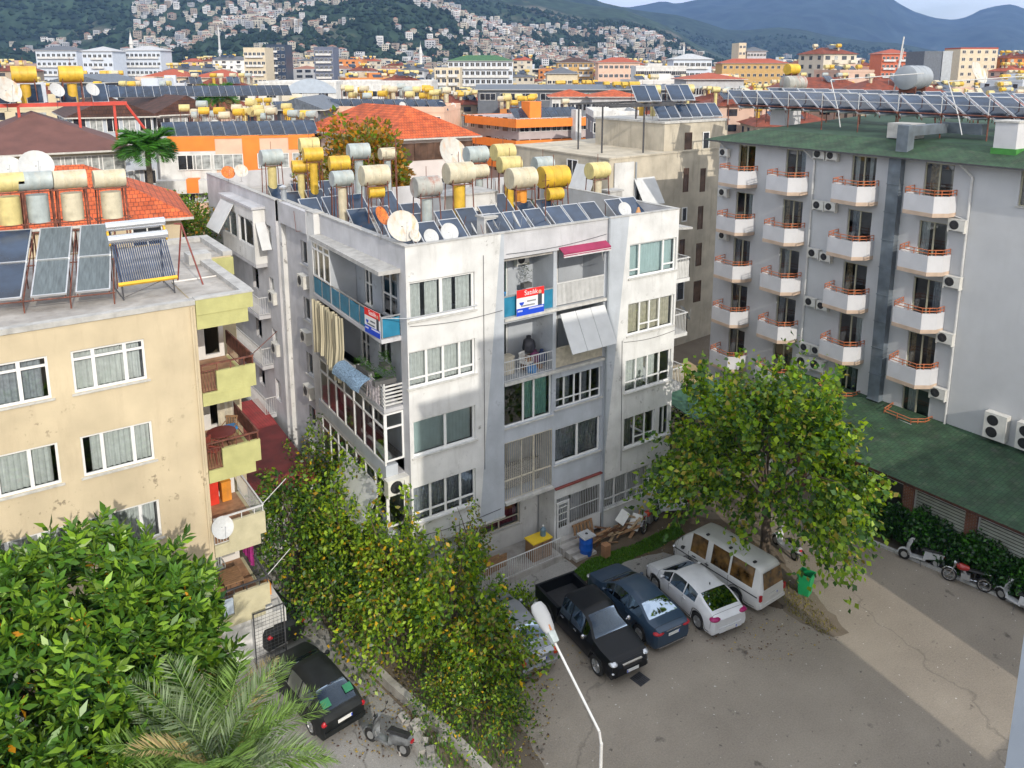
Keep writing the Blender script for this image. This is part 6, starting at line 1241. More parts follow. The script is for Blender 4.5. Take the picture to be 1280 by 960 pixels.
g = MB(); g.lathe((.26, 0, .03), (1, 0, 0), [(0, .03), (.14, .035), (.16, .001)], 10); orient(g, base+up*.05).build('bulb_holder', mat('copper_lamp_part', (.5, .22, .1), .4, .2, 8., metal=.4), t, True)
P = onz(1006, 742); t = thing('waste_bin', 'tall bright green waste bin standing at the corner of the sunlit road', 'bin', (P[0], P[1], 0), .25); g = MB(); 
g.hexa([(-.2, -.2, 0), (.2, -.2, 0), (.2, .2, 0), (-.2, .2, 0), (-.28, -.28, .95), (.28, -.28, .95), (.28, .28, .95), (-.28, .28, .95)]); M_bin = mat('green_bin_plastic', (.01, .27, .09), .5, .08, 3.); g.f.pop(1); g.m.pop(); g.build('bin_body', M_bin, t)
g = MB(); 
for a, c in (((-.3, -.3), (.3, -.26)), ((-.3, .26), (.3, .3)), ((-.3, -.26), (-.26, .26)), ((.26, -.26), (.3, .26))): g.box(*a, .9, *c, .98)
g.build('rim', M_bin, t); g = MB(); g.hexa([(-.19, -.19, .02), (.19, -.19, .02), (.19, .19, .02), (-.19, .19, .02), (-.24, -.24, .7), (.24, -.24, .7), (.24, .24, .7), (-.24, .24, .7)]); g.build('rubbish', M_black, t)
P = onz(734, 694); t = thing('barrel', 'bright blue plastic barrel with a grey lid beside the entrance steps', 'barrel', (P[0], P[1]+.1, 0)); M_bl = mat('blue_barrel_plastic', (.01, .10, .48), .4, .08, 3.); g = MB(); g.lathe((0, 0, 0), (0, 0, 1), [(0, .001), (0, .27), (.05, .29), (.3, .3), (.32, .31), (.35, .3), (.65, .3), (.67, .31), (.7, .3), (.92, .28)], 22); g.build('drum', M_bl, t, True)
g = MB(); g.box(-.33, -.3, .93, .33, .3, .99); g.box(-.28, -.26, .99, .28, .26, 1.02); g.build('lid', mat('grey_lid', (.45, .46, .47), .6, .1, 3.), t); MB().lathe((.02, 0, 1.02), (0, 0, 1), [(0, .07), (.012, .07), (.012, .001)], 14).build('lid_hole', M_black, t)
P = onz(757, 696); boxthing('cardboard_box', 'upright brown cardboard box on the grass right of the blue barrel', 'box', (P[0], P[1], .02), (.32, .3, .6), mat('cardboard', (.33, .17, .085), .85, .12, 4.))
P = (float(onz(673, 678)[0]), WY+.3); t = thing('cabinet', 'wooden cabinet with a yellow top beside the entrance of the white block', 'cabinet', (19.35, WY-.15, .28)); MB().box(-.5, -.3, 0, .5, .3, .85).build('carcass', M_wood, t); MB().box(-.54, -.34, .85, .54, .34, .9).build('top', mat('yellow_laminate', (.72, .5, .03), .4, .06, 2.), t); MB().box(-.01, -.305, .05, .01, -.299, .8).build('door_gap', M_black, t)
t = thing('water_bottle', 'blue-grey water bottle standing on the yellow-topped cabinet', 'bottle', (19.6, WY-.15, 1.19)); g = MB(); g.lathe((0, 0, 0), (0, 0, 1), [(0, .001), (0, .13), (.3, .13), (.38, .06), (.44, .04)], 14); g.build('vessel', mat('bottle_plastic', (.12, .2, .26), .3, .1, 4.), t, True); MB().lathe((0, 0, .44), (0, 0, 1), [(0, .045), (.05, .045), (.05, .001)], 10).build('cap', M_wpl, t)
P = onz(602, 688, .5); dish((P[0]+.1, P[1]+.35, .85), .42, 'r', 'old pale satellite dish standing on the ground behind the terrace railing', .4, .7)
t = thing('brown_boards', 'brown boards leaning behind the ground-floor satellite dish', 'boards', (17.0, WY-.1, .28)); 
for j in range(3): MB().box(-.5+j*.45, j*.08, 0, -.1+j*.45, j*.08+.04, .9-.15*j).build('board', M_wood, t)
def plank(label, loc, rz, rx, ry, l, w, m, group='scrap wood piled against the white block'):
    o = MB().box(-l/2, -w/2, -.015, l/2, w/2, .015).build('plank', m, None); o.location = [float(v) for v in loc]; o.rotation_euler = (rx, ry, rz); tag(o, label, 'plank', group); return o
pn = 0
M_woods = [M_wood, mat('dark_wood', (.16, .08, .04), .8, .3, 6.), mat('pale_wood', (.42, .3, .18), .8, .2, 6.)]
sh_ = ['slanting over the others', 'lying lengthwise', 'half buried', 'leaning on the wall']
for j in range(26):
    tt = j/25; X = 22.1+tt*3.0+random.uniform(-.2, .2); Y = 25.45-random.uniform(0, .6); plank('%s plank %s in the scrap wood pile' % (['brown', 'dark brown', 'pale'][j % 3], sh_[j % 4]), (X, Y, .1+random.random()*.42), random.uniform(-.6, .6), random.uniform(-.3, .3), random.uniform(-.45, .45), random.uniform(.8, 1.5), random.uniform(.06, .16), M_woods[j % 3])
t = thing('wooden_pallet', 'brown slatted pallet leaning on the wall behind the blue barrel', 'pallet', (21.9, WY-.35, .05), 0); k = MB()
for j in range(6): k.box(-.55+j*.2, -.02, 0, -.42+j*.2, .0, 1.0)
k.xf(Matrix.Rotation(-.28, 4, 'X')); k.build('slats', M_wood, t); k = MB()
for z in (.05, .48, .9): k.box(-.55, 0.001, z, .6, .08, z+.08)
k.xf(Matrix.Rotation(-.28, 4, 'X')); k.build('bearers', M_wood, t)
for (X, Y, z, rz, rx, w, l, lb) in ((24.0, 25.35, .75, .35, .5, .45, .75, 'white board standing tilted on the wood pile'), (24.6, 25.1, .42, .5, .12, .5, .95, 'white board lying flat on the right of the wood pile')):
    o = MB().box(-l/2, -w/2, -.012, l/2, w/2, .012).build('board', M_wpl); o.location = (X, Y, z); o.rotation_euler = (rx, -.35, rz); tag(o, lb, 'board')
# ================================================================ VEGETATION
def norm(a): return a/np.maximum(np.linalg.norm(a, axis=-1, keepdims=True), 1e-9)
def leaves(name, C, D, size, mats, midx, parent=None, ratio=.42, curl=.0, loc=None):
    """C centres (N,3), D leaf directions (N,3), size (N,)"""
    n = len(C); D = norm(D); Rn = norm(RNG.normal(size=(n, 3))); Sd = norm(np.cross(D, Rn)); Nn = np.cross(D, Sd); size = np.asarray(size)[:, None]
    V = np.empty((n, 4, 3)); V[:, 0] = C; V[:, 1] = C+D*size*.5+Sd*size*ratio*.5+Nn*size*.06; V[:, 2] = C+D*size-Nn*size*curl; V[:, 3] = C+D*size*.5-Sd*size*ratio*.5+Nn*size*.06
    me = bpy.data.meshes.new(name); me.vertices.add(4*n); me.vertices.foreach_set('co', V.reshape(-1).astype(np.float32)); me.loops.add(4*n); me.loops.foreach_set('vertex_index', np.arange(4*n, dtype=np.int32))
    me.polygons.add(n); me.polygons.foreach_set('loop_start', np.arange(0, 4*n, 4, dtype=np.int32)); me.polygons.foreach_set('material_index', np.asarray(midx, dtype=np.int32))
    for m in mats: me.materials.append(m)
    me.update(calc_edges=True); o = bpy.data.objects.new(name, me); COL.objects.link(o)
    if parent: o.parent = parent
    if loc is not None: o.location = loc
    return o
def branchy(top, ends, r0, mb, segs=5, sag=.15, r1=.012):
    for e in ends:
        e = np.array(e); top = np.array(top); L_ = np.linalg.norm(e-top); pts = []; w = np.array([random.uniform(-.08, .08)*L_ for _ in range(3)])
        for i in range(segs+1): t = i/segs; p = top+(e-top)*t; p = p+w*sin(pi*t); p[2] += sin(pi*t)*sag*L_; pts.append(tuple(p))
        mb.path(pts, r0, 6, r2=r1)
L_m1 = leafmat('mulberry_leaf', (.14, .24, .02), .42); L_m2 = leafmat('mulberry_leaf_bright', (.28, .39, .03), .48); L_m3 = leafmat('mulberry_leaf_dark', (.045, .11, .02), .3); L_m4 = leafmat('mulberry_leaf_yellowed', (.34, .28, .05), .4)
# --- big tree by the minibus
def big_tree(loc):
    t = thing('broadleaf_tree', 'large round tree with drooping yellow-green leaves beside the minibus', 'tree', loc)
    mb = MB(); mb.path([(0, 0, 0), (.08, .05, 1.2), (-.05, 0, 2.4), (0, .1, 3.2)], .24, 10, r2=.17)
    shoots = []; ends = []
    for i in range(225):
        a = random.random()*2*pi; el = math.asin(random.uniform(-.32, 1)); rr = random.uniform(.55, 1.0)**.6
        R_ = 4.7*(1+.16*sin(3*a+1)+.13*sin(5*a)+.10*sin(9*a))*(1.05 if el < .35 else .9); zc = 4.9; e = np.array([cos(a)*cos(el)*R_*rr, sin(a)*cos(el)*R_*rr, zc+sin(el)*3.9*rr]); shoots.append((e, a, el)); 
        if i % 7 == 0: ends.append(e*np.array([.85, .85, .93]))
    branchy((0, .1, 3.0), ends, .075, mb, sag=.12); mb.build('trunk', M_bark, t, True)
    C = []; D = []
    for e, a, el in shoots:
        root = np.array([0, 0, 4.2])+(e-np.array([0, 0, 4.2]))*.62; out = norm(e-root); L_ = random.uniform(.9, 2.0); droop = random.uniform(.4, 1.5) if el < .55 else random.uniform(-.8, .25)
        for k in range(78):
            u = random.random(); p = root+(e-root)*u*1.0+out*L_*.35*u+np.array([0, 0, -droop*u*u*1.25]); p = p+RNG.normal(size=3)*.17*(.5+u); C.append(p); D.append(out*.6+np.array([0, 0, -.55])+RNG.normal(size=3)*.55)
    for s in range(16):   # upright whips on top
        a = random.random()*6.28; r = random.uniform(.3, 3.4); b0 = np.array([cos(a)*r, sin(a)*r, 6.8+.9*(1-r/3.4)])
        for k in range(60): u = random.random(); C.append(b0+np.array([cos(a)*.35*u, sin(a)*.35*u, 1.9*u])+RNG.normal(size=3)*.09); D.append(np.array([cos(a)*.5, sin(a)*.5, .1])+RNG.normal(size=3)*.6)
    C = np.array(C); D = np.array(D); n = len(C); rnd = RNG.random(n); cl = np.sin(C[:, 0]*1.7+2)*np.sin(C[:, 1]*1.9)*np.sin(C[:, 2]*1.3+1)
    mi = np.where(rnd < .42, 0, np.where(rnd < .42+.2+.15*cl, 1, 2)); mi = np.where(RNG.random(n) < .05+.15*(cl > .35), 3, mi)
    leaves('crown', C, D, RNG.uniform(.15, .33, n), [L_m1, L_m2, L_m3, L_m4], mi, t, .72, .12); return t
big_tree((27.3, 19.8, 0))
# --- overgrown creepers / shrubs between the blocks
L_c1 = leafmat('creeper_leaf', (.12, .22, .02), .42); L_c2 = leafmat('creeper_leaf_bright', (.28, .40, .03), .45); L_c3 = leafmat('creeper_leaf_dark', (.04, .10, .02), .3); L_c4 = leafmat('creeper_leaf_yellow', (.58, .36, .02), .4); L_c5 = leafmat('creeper_leaf_olive', (.18, .16, .04), .35)
def creeper(label, loc, rx, ry, h, nsh, dens=130, seed=0, mix=(.4, .25, .25, .04, .06), upright=.5, leaf=.15, name='creeper_tree', cat='tree', trunk=.09):
    st = random.getstate(); random.seed(seed); t = thing(name, label, cat, loc); mb = MB(); mb.path([(0, 0, 0), (.1, .05, h*.3), (0, 0, h*.55)], trunk, 8, r2=trunk*.6); C = []; D = []; ends = []
    for i in range(nsh):
        a = random.random()*6.28; r = sqrt(random.random()); x = cos(a)*r*rx; y = sin(a)*r*ry; top = h*(1-.35*r*r)*random.uniform(.62, 1.06); z0 = top*random.uniform(.15, .6); up = random.random() < upright; w = random.uniform(.12, .34); lx, ly = random.uniform(-.3, .3), random.uniform(-.3, .3)
        if i % 5 == 0: ends.append((x, y, top))
        for k in range(dens):
            u = random.random(); 
            if up: p = np.array([x+lx*u, y+ly*u, z0+(top-z0)*u]); w2 = w*(1-.65*u)
            else: p = np.array([x+cos(a)*u*.9, y+sin(a)*u*.9, top*.9-u*u*1.4]); w2 = w
            C.append(p+RNG.normal(size=3)*w2); D.append(np.array([cos(a)*.5, sin(a)*.5, -.3])+RNG.normal(size=3)*.7)
    branchy((0, 0, h*.35), ends, trunk*.45, mb, sag=.03, r1=.008); mb.build('trunk', M_bark, t, True)
    C = np.array(C); C[:, 2] = np.maximum(C[:, 2], .05); n = len(C); cm = np.cumsum(mix); q = RNG.random(n)*cm[-1]; cl = np.sin(C[:, 0]*2.3+seed)*np.sin(C[:, 2]*1.9+seed); q = np.clip(q+cl*.12, 0, cm[-1]-1e-6); mi = np.searchsorted(cm, q)
    leaves('crown', C, np.array(D), RNG.uniform(.6, 1.3, n)*leaf, [L_c1, L_c2, L_c3, L_c4, L_c5], np.minimum(mi, 4), t, .6, .12); random.setstate(st); return t
creeper('dark green leafy tree at the foot of the cream block balconies', (9.7, 30.0, 0), 1.3, 2.0, 6.0, 44, 85, 3, (.45, .12, .4, .02, .04), .35, .2)
creeper('dark leafy shrub over the back of the rear black car in the alley', (10.3, 27.3, 0), .9, 1.5, 3.4, 30, 85, 23, (.4, .15, .4, .02, .04), .3, .18)
creeper('tall climbing shrub against the grey side wall of the white block', (11.9, 33.0, 0), .7, 2.2, 6.6, 26, 85, 4, (.4, .22, .25, .03, .1), .9, .17)
creeper('bright green columnar climber in front of the glazed side balconies', (11.2, 28.6, 0), 1.0, 1.6, 7.0, 28, 95, 5, (.26, .54, .14, .05, .03), .9, .2)
creeper('yellow-flecked climber reaching up before the left corner of the white block', (12.4, 25.9, 0), 1.2, 1.2, 6.6, 28, 95, 6, (.28, .48, .12, .08, .06), .85, .2)
creeper('sparse reddish climber in front of the lower left windows of the white block', (14.9, 24.6, 0), 1.3, .7, 5.4, 30, 55, 7, (.28, .16, .12, .06, .38), .95, .14)
creeper('broad dense shrub filling the bed between the alley and the silver saloon', (13.2, 22.8, 0), 1.6, 1.6, 5.3, 44, 88, 8, (.38, .3, .18, .05, .1), .6, .22)
creeper('low olive shrub with yellow leaves left of the silver saloon', (13.45, 20.5, 0), 1.3, 1.2, 3.5, 34, 80, 9, (.36, .28, .16, .06, .18), .45, .19)
creeper('tangled low growth at the bottom of the picture beside the alley scooter', (11.9, 19.4, 0), 1.2, 1.8, 2.4, 46, 100, 10, (.4, .2, .3, .04, .08), .4, .12, 'creeper_bush', 'bush', .04)
creeper('leafy bush with yellow leaves hanging over the alley wall', (11.0, 23.8, 0), .9, 1.5, 3.8, 30, 90, 11, (.32, .38, .2, .07, .04), .4, .19, 'creeper_bush', 'bush', .05)
creeper('small weed bush at the tail of the black pickup', (16.6, 23.8, 0), .55, .5, 1.2, 16, 80, 12, (.3, .5, .2, 0, 0), .5, .13, 'weed_bush', 'bush', .02)
# --- glossy rosette tree bottom left
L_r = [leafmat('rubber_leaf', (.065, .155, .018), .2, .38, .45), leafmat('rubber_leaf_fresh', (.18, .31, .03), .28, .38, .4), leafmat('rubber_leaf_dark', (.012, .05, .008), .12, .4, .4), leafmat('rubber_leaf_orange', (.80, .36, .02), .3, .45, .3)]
def rosette_tree(label, loc, blobs, nros, leaf=.24, seed=1):
    t = thing('rubber_tree', label, 'tree', loc); mb = MB(); mb.path([(0, 0, 0), (.1, .1, 3), (-.1, .0, 5.5)], .28, 10, r2=.2); C = []; D = []; M_ = []; ends = []
    for i in range(nros):
        bx, by, bz, br, bh = blobs[i % len(blobs)]; v = norm(RNG.normal(size=3)); v[2] = abs(v[2])*.9+.1*v[2] if random.random() < .8 else v[2]; v = norm(v); r = random.uniform(.5, 1.04)**.5
        p = np.array([bx+v[0]*br*r, by+v[1]*br*r, bz+v[2]*bh*r]); ax = norm(v*np.array([.7, .7, .4])+np.array([0, 0, .75])+RNG.normal(size=3)*.18); spike = random.random() < .3; ln = random.uniform(.5, 1.0) if spike else random.uniform(.12, .35)
        if i % 16 == 0: ends.append(p-ax*.2)
        a1 = norm(np.cross(ax, [.3, .5, .2])); a2 = np.cross(ax, a1); nl = 30 if spike else 15; yel = random.random() < .13
        for k in range(nl):
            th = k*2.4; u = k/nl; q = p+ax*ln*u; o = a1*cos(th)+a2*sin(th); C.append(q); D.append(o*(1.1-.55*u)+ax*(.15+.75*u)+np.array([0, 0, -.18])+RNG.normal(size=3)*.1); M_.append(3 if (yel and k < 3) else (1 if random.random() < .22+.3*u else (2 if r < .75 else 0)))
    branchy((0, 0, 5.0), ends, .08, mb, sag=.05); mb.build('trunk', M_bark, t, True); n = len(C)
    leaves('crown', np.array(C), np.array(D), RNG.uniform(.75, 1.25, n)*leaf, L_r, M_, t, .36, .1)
rosette_tree('big glossy-leaved tree with orange dying leaves filling the bottom left corner', (.9, 20.5, 0), [(-1.5, .8, 7.3, 2.2, 2.3), (.3, .6, 7.7, 1.8, 2.2), (1.9, .4, 6.7, 1.5, 2.0), (-.8, -1.6, 6.4, 2.2, 2.2), (.9, -1.4, 6.1, 1.6, 2.0), (-3.2, .6, 7.4, 2.2, 2.2), (2.3, -.2, 5.2, 1.3, 1.6), (-.4, -3.2, 5.2, 1.9, 2.0), (-2.6, -3, 5.6, 2.2, 2.2), (2.5, 1.3, 6.0, 1.2, 1.5)], 1900, .33)
# --- palms
def palm(label, loc, h, nf, fl, mats, name='palm_tree', droop=.9, lean=0., leafl=.45, seed=3, cat='palm', fan=False, azr=None):
    random.seed(seed); t = thing(name, label, cat, loc); mb = MB(); mb.path([(0, 0, 0), (.05, 0, h*.5), (0, 0, h)], .22, 12, r2=.2); mb.build('trunk', M_bark, t, True); C = []; D = []; S_ = []; M_ = []; st = MB(); MI = []
    for i in range(nf):
        a = i*2.39996 if azr is None else random.uniform(*azr); e0 = 1.25-1.25*(i/nf)+random.uniform(-.12, .12); L_ = fl*random.uniform(.85, 1.1); pts = []; p = np.array([0, 0, h]); e = e0; k = 22; col = random.random(); aa = a
        for j in range(k+1):
            pts.append(p.copy()); e -= droop*(1.6/k)*(.4+j/k); p = p+np.array([cos(aa)*cos(e), sin(aa)*cos(e), sin(e)])*L_/k
        st.path([tuple(q) for q in pts[::3]], .022, 5, r2=.006)
        for j in range(2, k):
            for sub in range(3):
                q = pts[j]+(pts[j+1]-pts[j])*sub/3; dr = norm(pts[j+1]-pts[j]); sd = norm(np.cross(dr, [0, 0, 1])); up = np.cross(sd, dr); u = j/k; w = leafl*(sin(pi*min(1, u*.9+.12))**.6)
                for s in (1, -1): C.append(q); D.append(sd*s*1.0+dr*(.55+.5*u)+up*.28+np.array([0, 0, -.12])+RNG.normal(size=3)*.05); S_.append(w*random.uniform(.9, 1.1)); M_.append(0 if col < .72 else (1 if col < .97 else 2))
    st.build('frond_ribs', mats[0], t, True); n = len(C); leaves('crown', np.array(C), np.array(D), S_, mats, M_, t, .075, .05); return t
L_p = [leafmat('palm_leaf', (.17, .27, .065), .35, .5), leafmat('palm_leaf_grey', (.19, .25, .13), .3, .5), leafmat('palm_leaf_dry', (.42, .33, .15), .3, .6)]
PP = ony(272, 972, 15.8); palm('date palm with pale feathery fronds at the bottom left, over the alley', (PP[0], PP[1], 0), PP[2], 38, 2.75, L_p, droop=.6, leafl=.62, seed=5)
L_p2 = [leafmat('fan_palm_leaf', (.06, .2, .02), .3, .4), leafmat('fan_palm_leaf_dark', (.03, .1, .015), .3, .4), leafmat('fan_palm_dead', (.2, .16, .07), .3, .5)]
PP = ond(184, 186, 62); palm('bright green fan palm beside the grey block, behind the red tile roof', (PP[0], PP[1], 0), PP[2], 30, 2.4, L_p2, droop=1.0, leafl=1.2, seed=8)
PP = ond(271, 121, 120); palm('distant bright green palm above the brown tiled roof', (PP[0], PP[1], 0), PP[2], 24, 3.2, L_p2, droop=1.0, leafl=1.7, seed=9)
random.seed(11)
def simple_tree(label, loc, h, r, n, mats, mixv, leaf=.3, flat=.8, name='broadleaf_tree', group=None, trunkh=.4):
    t = thing(name, label, 'tree', loc, 0, group); mb = MB(); mb.path([(0, 0, 0), (0, .1, h*trunkh), (0, 0, h*.7)], r*.07, 8, r2=r*.03); ends = []; v = norm(RNG.normal(size=(n, 3))); rr = RNG.random(n)**.4; cl = 1+.22*np.sin(v[:, 0]*5+1)*np.sin(v[:, 2]*4)+.15*np.sin(v[:, 1]*7); C = v*rr[:, None]*r*cl[:, None]*np.array([1, 1, flat]); C[:, 2] += h-r*flat
    branchy((0, 0, h*trunkh), [tuple(c*np.array([.8, .8, .96])) for c in C[:10]], r*.03, mb); mb.build('trunk', M_bark, t, True); q = RNG.random(n); cm = np.cumsum(mixv)/sum(mixv); leaves('crown', C, v*.5+RNG.normal(size=(n, 3))*.7, RNG.uniform(.6, 1.3, n)*leaf, mats, np.minimum(np.searchsorted(cm, q), len(mats)-1), t, .6, .1); return t
L_au = leafmat('autumn_leaf', (.36, .17, .02), .4); L_au2 = leafmat('olive_autumn_leaf', (.17, .15, .025), .4)
GRN = [L_c1, L_c2, L_c3]; 
PP = ond(452, 218, 52); simple_tree('autumn tree with orange-brown top against the red tile roof', (PP[0], PP[1], 0), 18.3, 3.5, 11000, [L_au, L_au2, L_c1], (.45, .4, .15), .38, 1.2)
PP = ond(236, 262, 50); simple_tree('green garden tree behind the red tile roof, left of the white block', (PP[0], PP[1], 0), 13.6, 3.6, 9000, [L_c1, L_c5, L_c3, L_au], (.45, .2, .2, .08), .24, .9)
PP = ond(205, 232, 58); simple_tree('small olive garden tree under the fan palm', (PP[0], PP[1], 0), 12.6, 2.6, 4000, [L_c3, L_c1, L_au2], (.4, .4, .2), .24, .8)
# hedge shrubs by the hotel
HS = [(34.0, 18.9, 1.1, 1.6), (33.9, 17.6, 1.0, 1.7), (34.1, 16.4, 1.2, 2.0), (34.0, 15.2, 1.0, 1.6), (34.2, 14.1, 1.1, 2.0), (34.1, 13.0, 1.0, 1.7), (34.3, 11.9, 1.1, 1.9), (33.6, 20.2, 1.2, 1.5)]
hl_ = ['seventh', 'sixth', 'fifth', 'fourth', 'third', 'second', 'first', 'last']
L_h = [leafmat('hedge_leaf', (.03, .10, .015), .3, .3, .5), leafmat('hedge_leaf_bright', (.06, .2, .02), .3, .3, .5), leafmat('hedge_leaf_dark', (.012, .045, .012), .2, .3, .5)]
for i, (x, y, r, h) in enumerate(HS): simple_tree('dark green hedge shrub along the hotel wall, %s counted from the right edge' % hl_[i], (x, y, 0), h, r*.8, 2600, L_h, [(.35, .3, .35), (.45, .06, .49)][i % 2], .17, .95, 'hedge_shrub', 'hedge shrubs along the hotel', .1)
creeper('dark shrubs under the green tarpaulin behind the white block', (31.5, 31.5, 0), 2.2, 2.5, 2.6, 40, 80, 15, (.3, .1, .6, 0, 0), .2, .18, 'garden_bush', 'bush', .04)
t = thing('garden_canopy', 'green and tan canvas garden canopy between the white block and the hotel', 'canopy', (34.5, 30.0, 0)); MB().hexa([(-2.6, -1.8, 2.5), (2.2, -1.8, 2.5), (2.2, 1.0, 2.9), (-2.6, 1.0, 2.9), (-2.6, -1.8, 2.54), (2.2, -1.8, 2.54), (2.2, 1.0, 2.94), (-2.6, 1.0, 2.94)]).build('green_canvas', mat('green_canvas', (.04, .11, .07), .8, .15, 2.), t); MB().hexa([(-2.6, 1.1, 3.0), (2.2, 1.1, 3.0), (2.2, 3.2, 3.3), (-2.6, 3.2, 3.3), (-2.6, 1.1, 3.04), (2.2, 1.1, 3.04), (2.2, 3.2, 3.34), (-2.6, 3.2, 3.34)]).build('tan_canvas', mat('tan_canvas', (.30, .23, .12), .8, .15, 2.), t)
for x, y in ((-2.5, -1.7), (2.1, -1.7), (-2.5, 3.1), (2.1, 3.1)): MB().tube((x, y, 0), (x, y, 2.6), .04, 6).build('post', M_dksteel, t)
# red corrugated lean-to between the blocks
t = thing('lean_to', 'dark red corrugated lean-to roof between the cream and white blocks', 'shed', (11.2, 36.5, 0)); g = MB(); g.quad((-2.1, -4.0, 3.4), (.7, -4.6, 3.4), (1.5, 7, 3.1), (-2.0, 7, 3.1)); g.quad((-2.1, -4.0, 3.36), (-2.0, 7, 3.06), (1.5, 7, 3.06), (.7, -4.6, 3.36)); g.build('roof', M_redsh, t, boxuv=True); g = MB(); g.box(-1.95, -3.8, 0, .6, 6.6, 3.05); g.build('wall', M_white, t)
# ================================================================ MID-DISTANCE BUILDINGS
def winmesh(w, h, kind):
    key = ('W', round(w, 2), round(h, 2), kind)
    if key in CACHE: return CACHE[key]
    f = MB(); fw = .07; f.box(-w/2, -.05, 0, w/2, .0, fw).box(-w/2, -.05, h-fw, w/2, 0, h).box(-w/2, -.05, fw, -w/2+fw, 0, h-fw).box(w/2-fw, -.05, fw, w/2, 0, h-fw)
    for t in ([] if w < .9 else ([.5] if w < 1.8 else [.33, .66])): f.box(-w/2+w*t-.035, -.048, fw, -w/2+w*t+.035, 0, h-fw)
    p = MB().quad((-w/2+.03, -.02, .03), (w/2-.03, -.02, .03), (w/2-.03, -.02, h-.03), (-w/2+.03, -.02, h-.03))
    CACHE[key] = (f.mesh('window', M_wbrown if kind == 'b' else M_pvc), p.mesh('pane', {'d': M_wdark, 'c': M_wcurt, 'b': M_wbrown}[kind])); return CACHE[key]
CACHE = {}
M_wdark = mat('dark_pane', (.03, .035, .045), .12, .6, .5, spec=.8); M_wcurt = mat('curtained_pane', (.36, .38, .38), .2, .3, 2.5, spec=.7); M_wbrown = mat('brown_pane', (.12, .07, .05), .15, .4, 1., spec=.7)
nwin = [0]
def addwin(root, x, y, z, ang, w, h, kind='d'):
    a, c = winmesh(w, h, kind); o = addmesh('window', a, root, (x, y, z)); o.rotation_euler[2] = ang; addmesh('pane', c, o); nwin[0] += 1
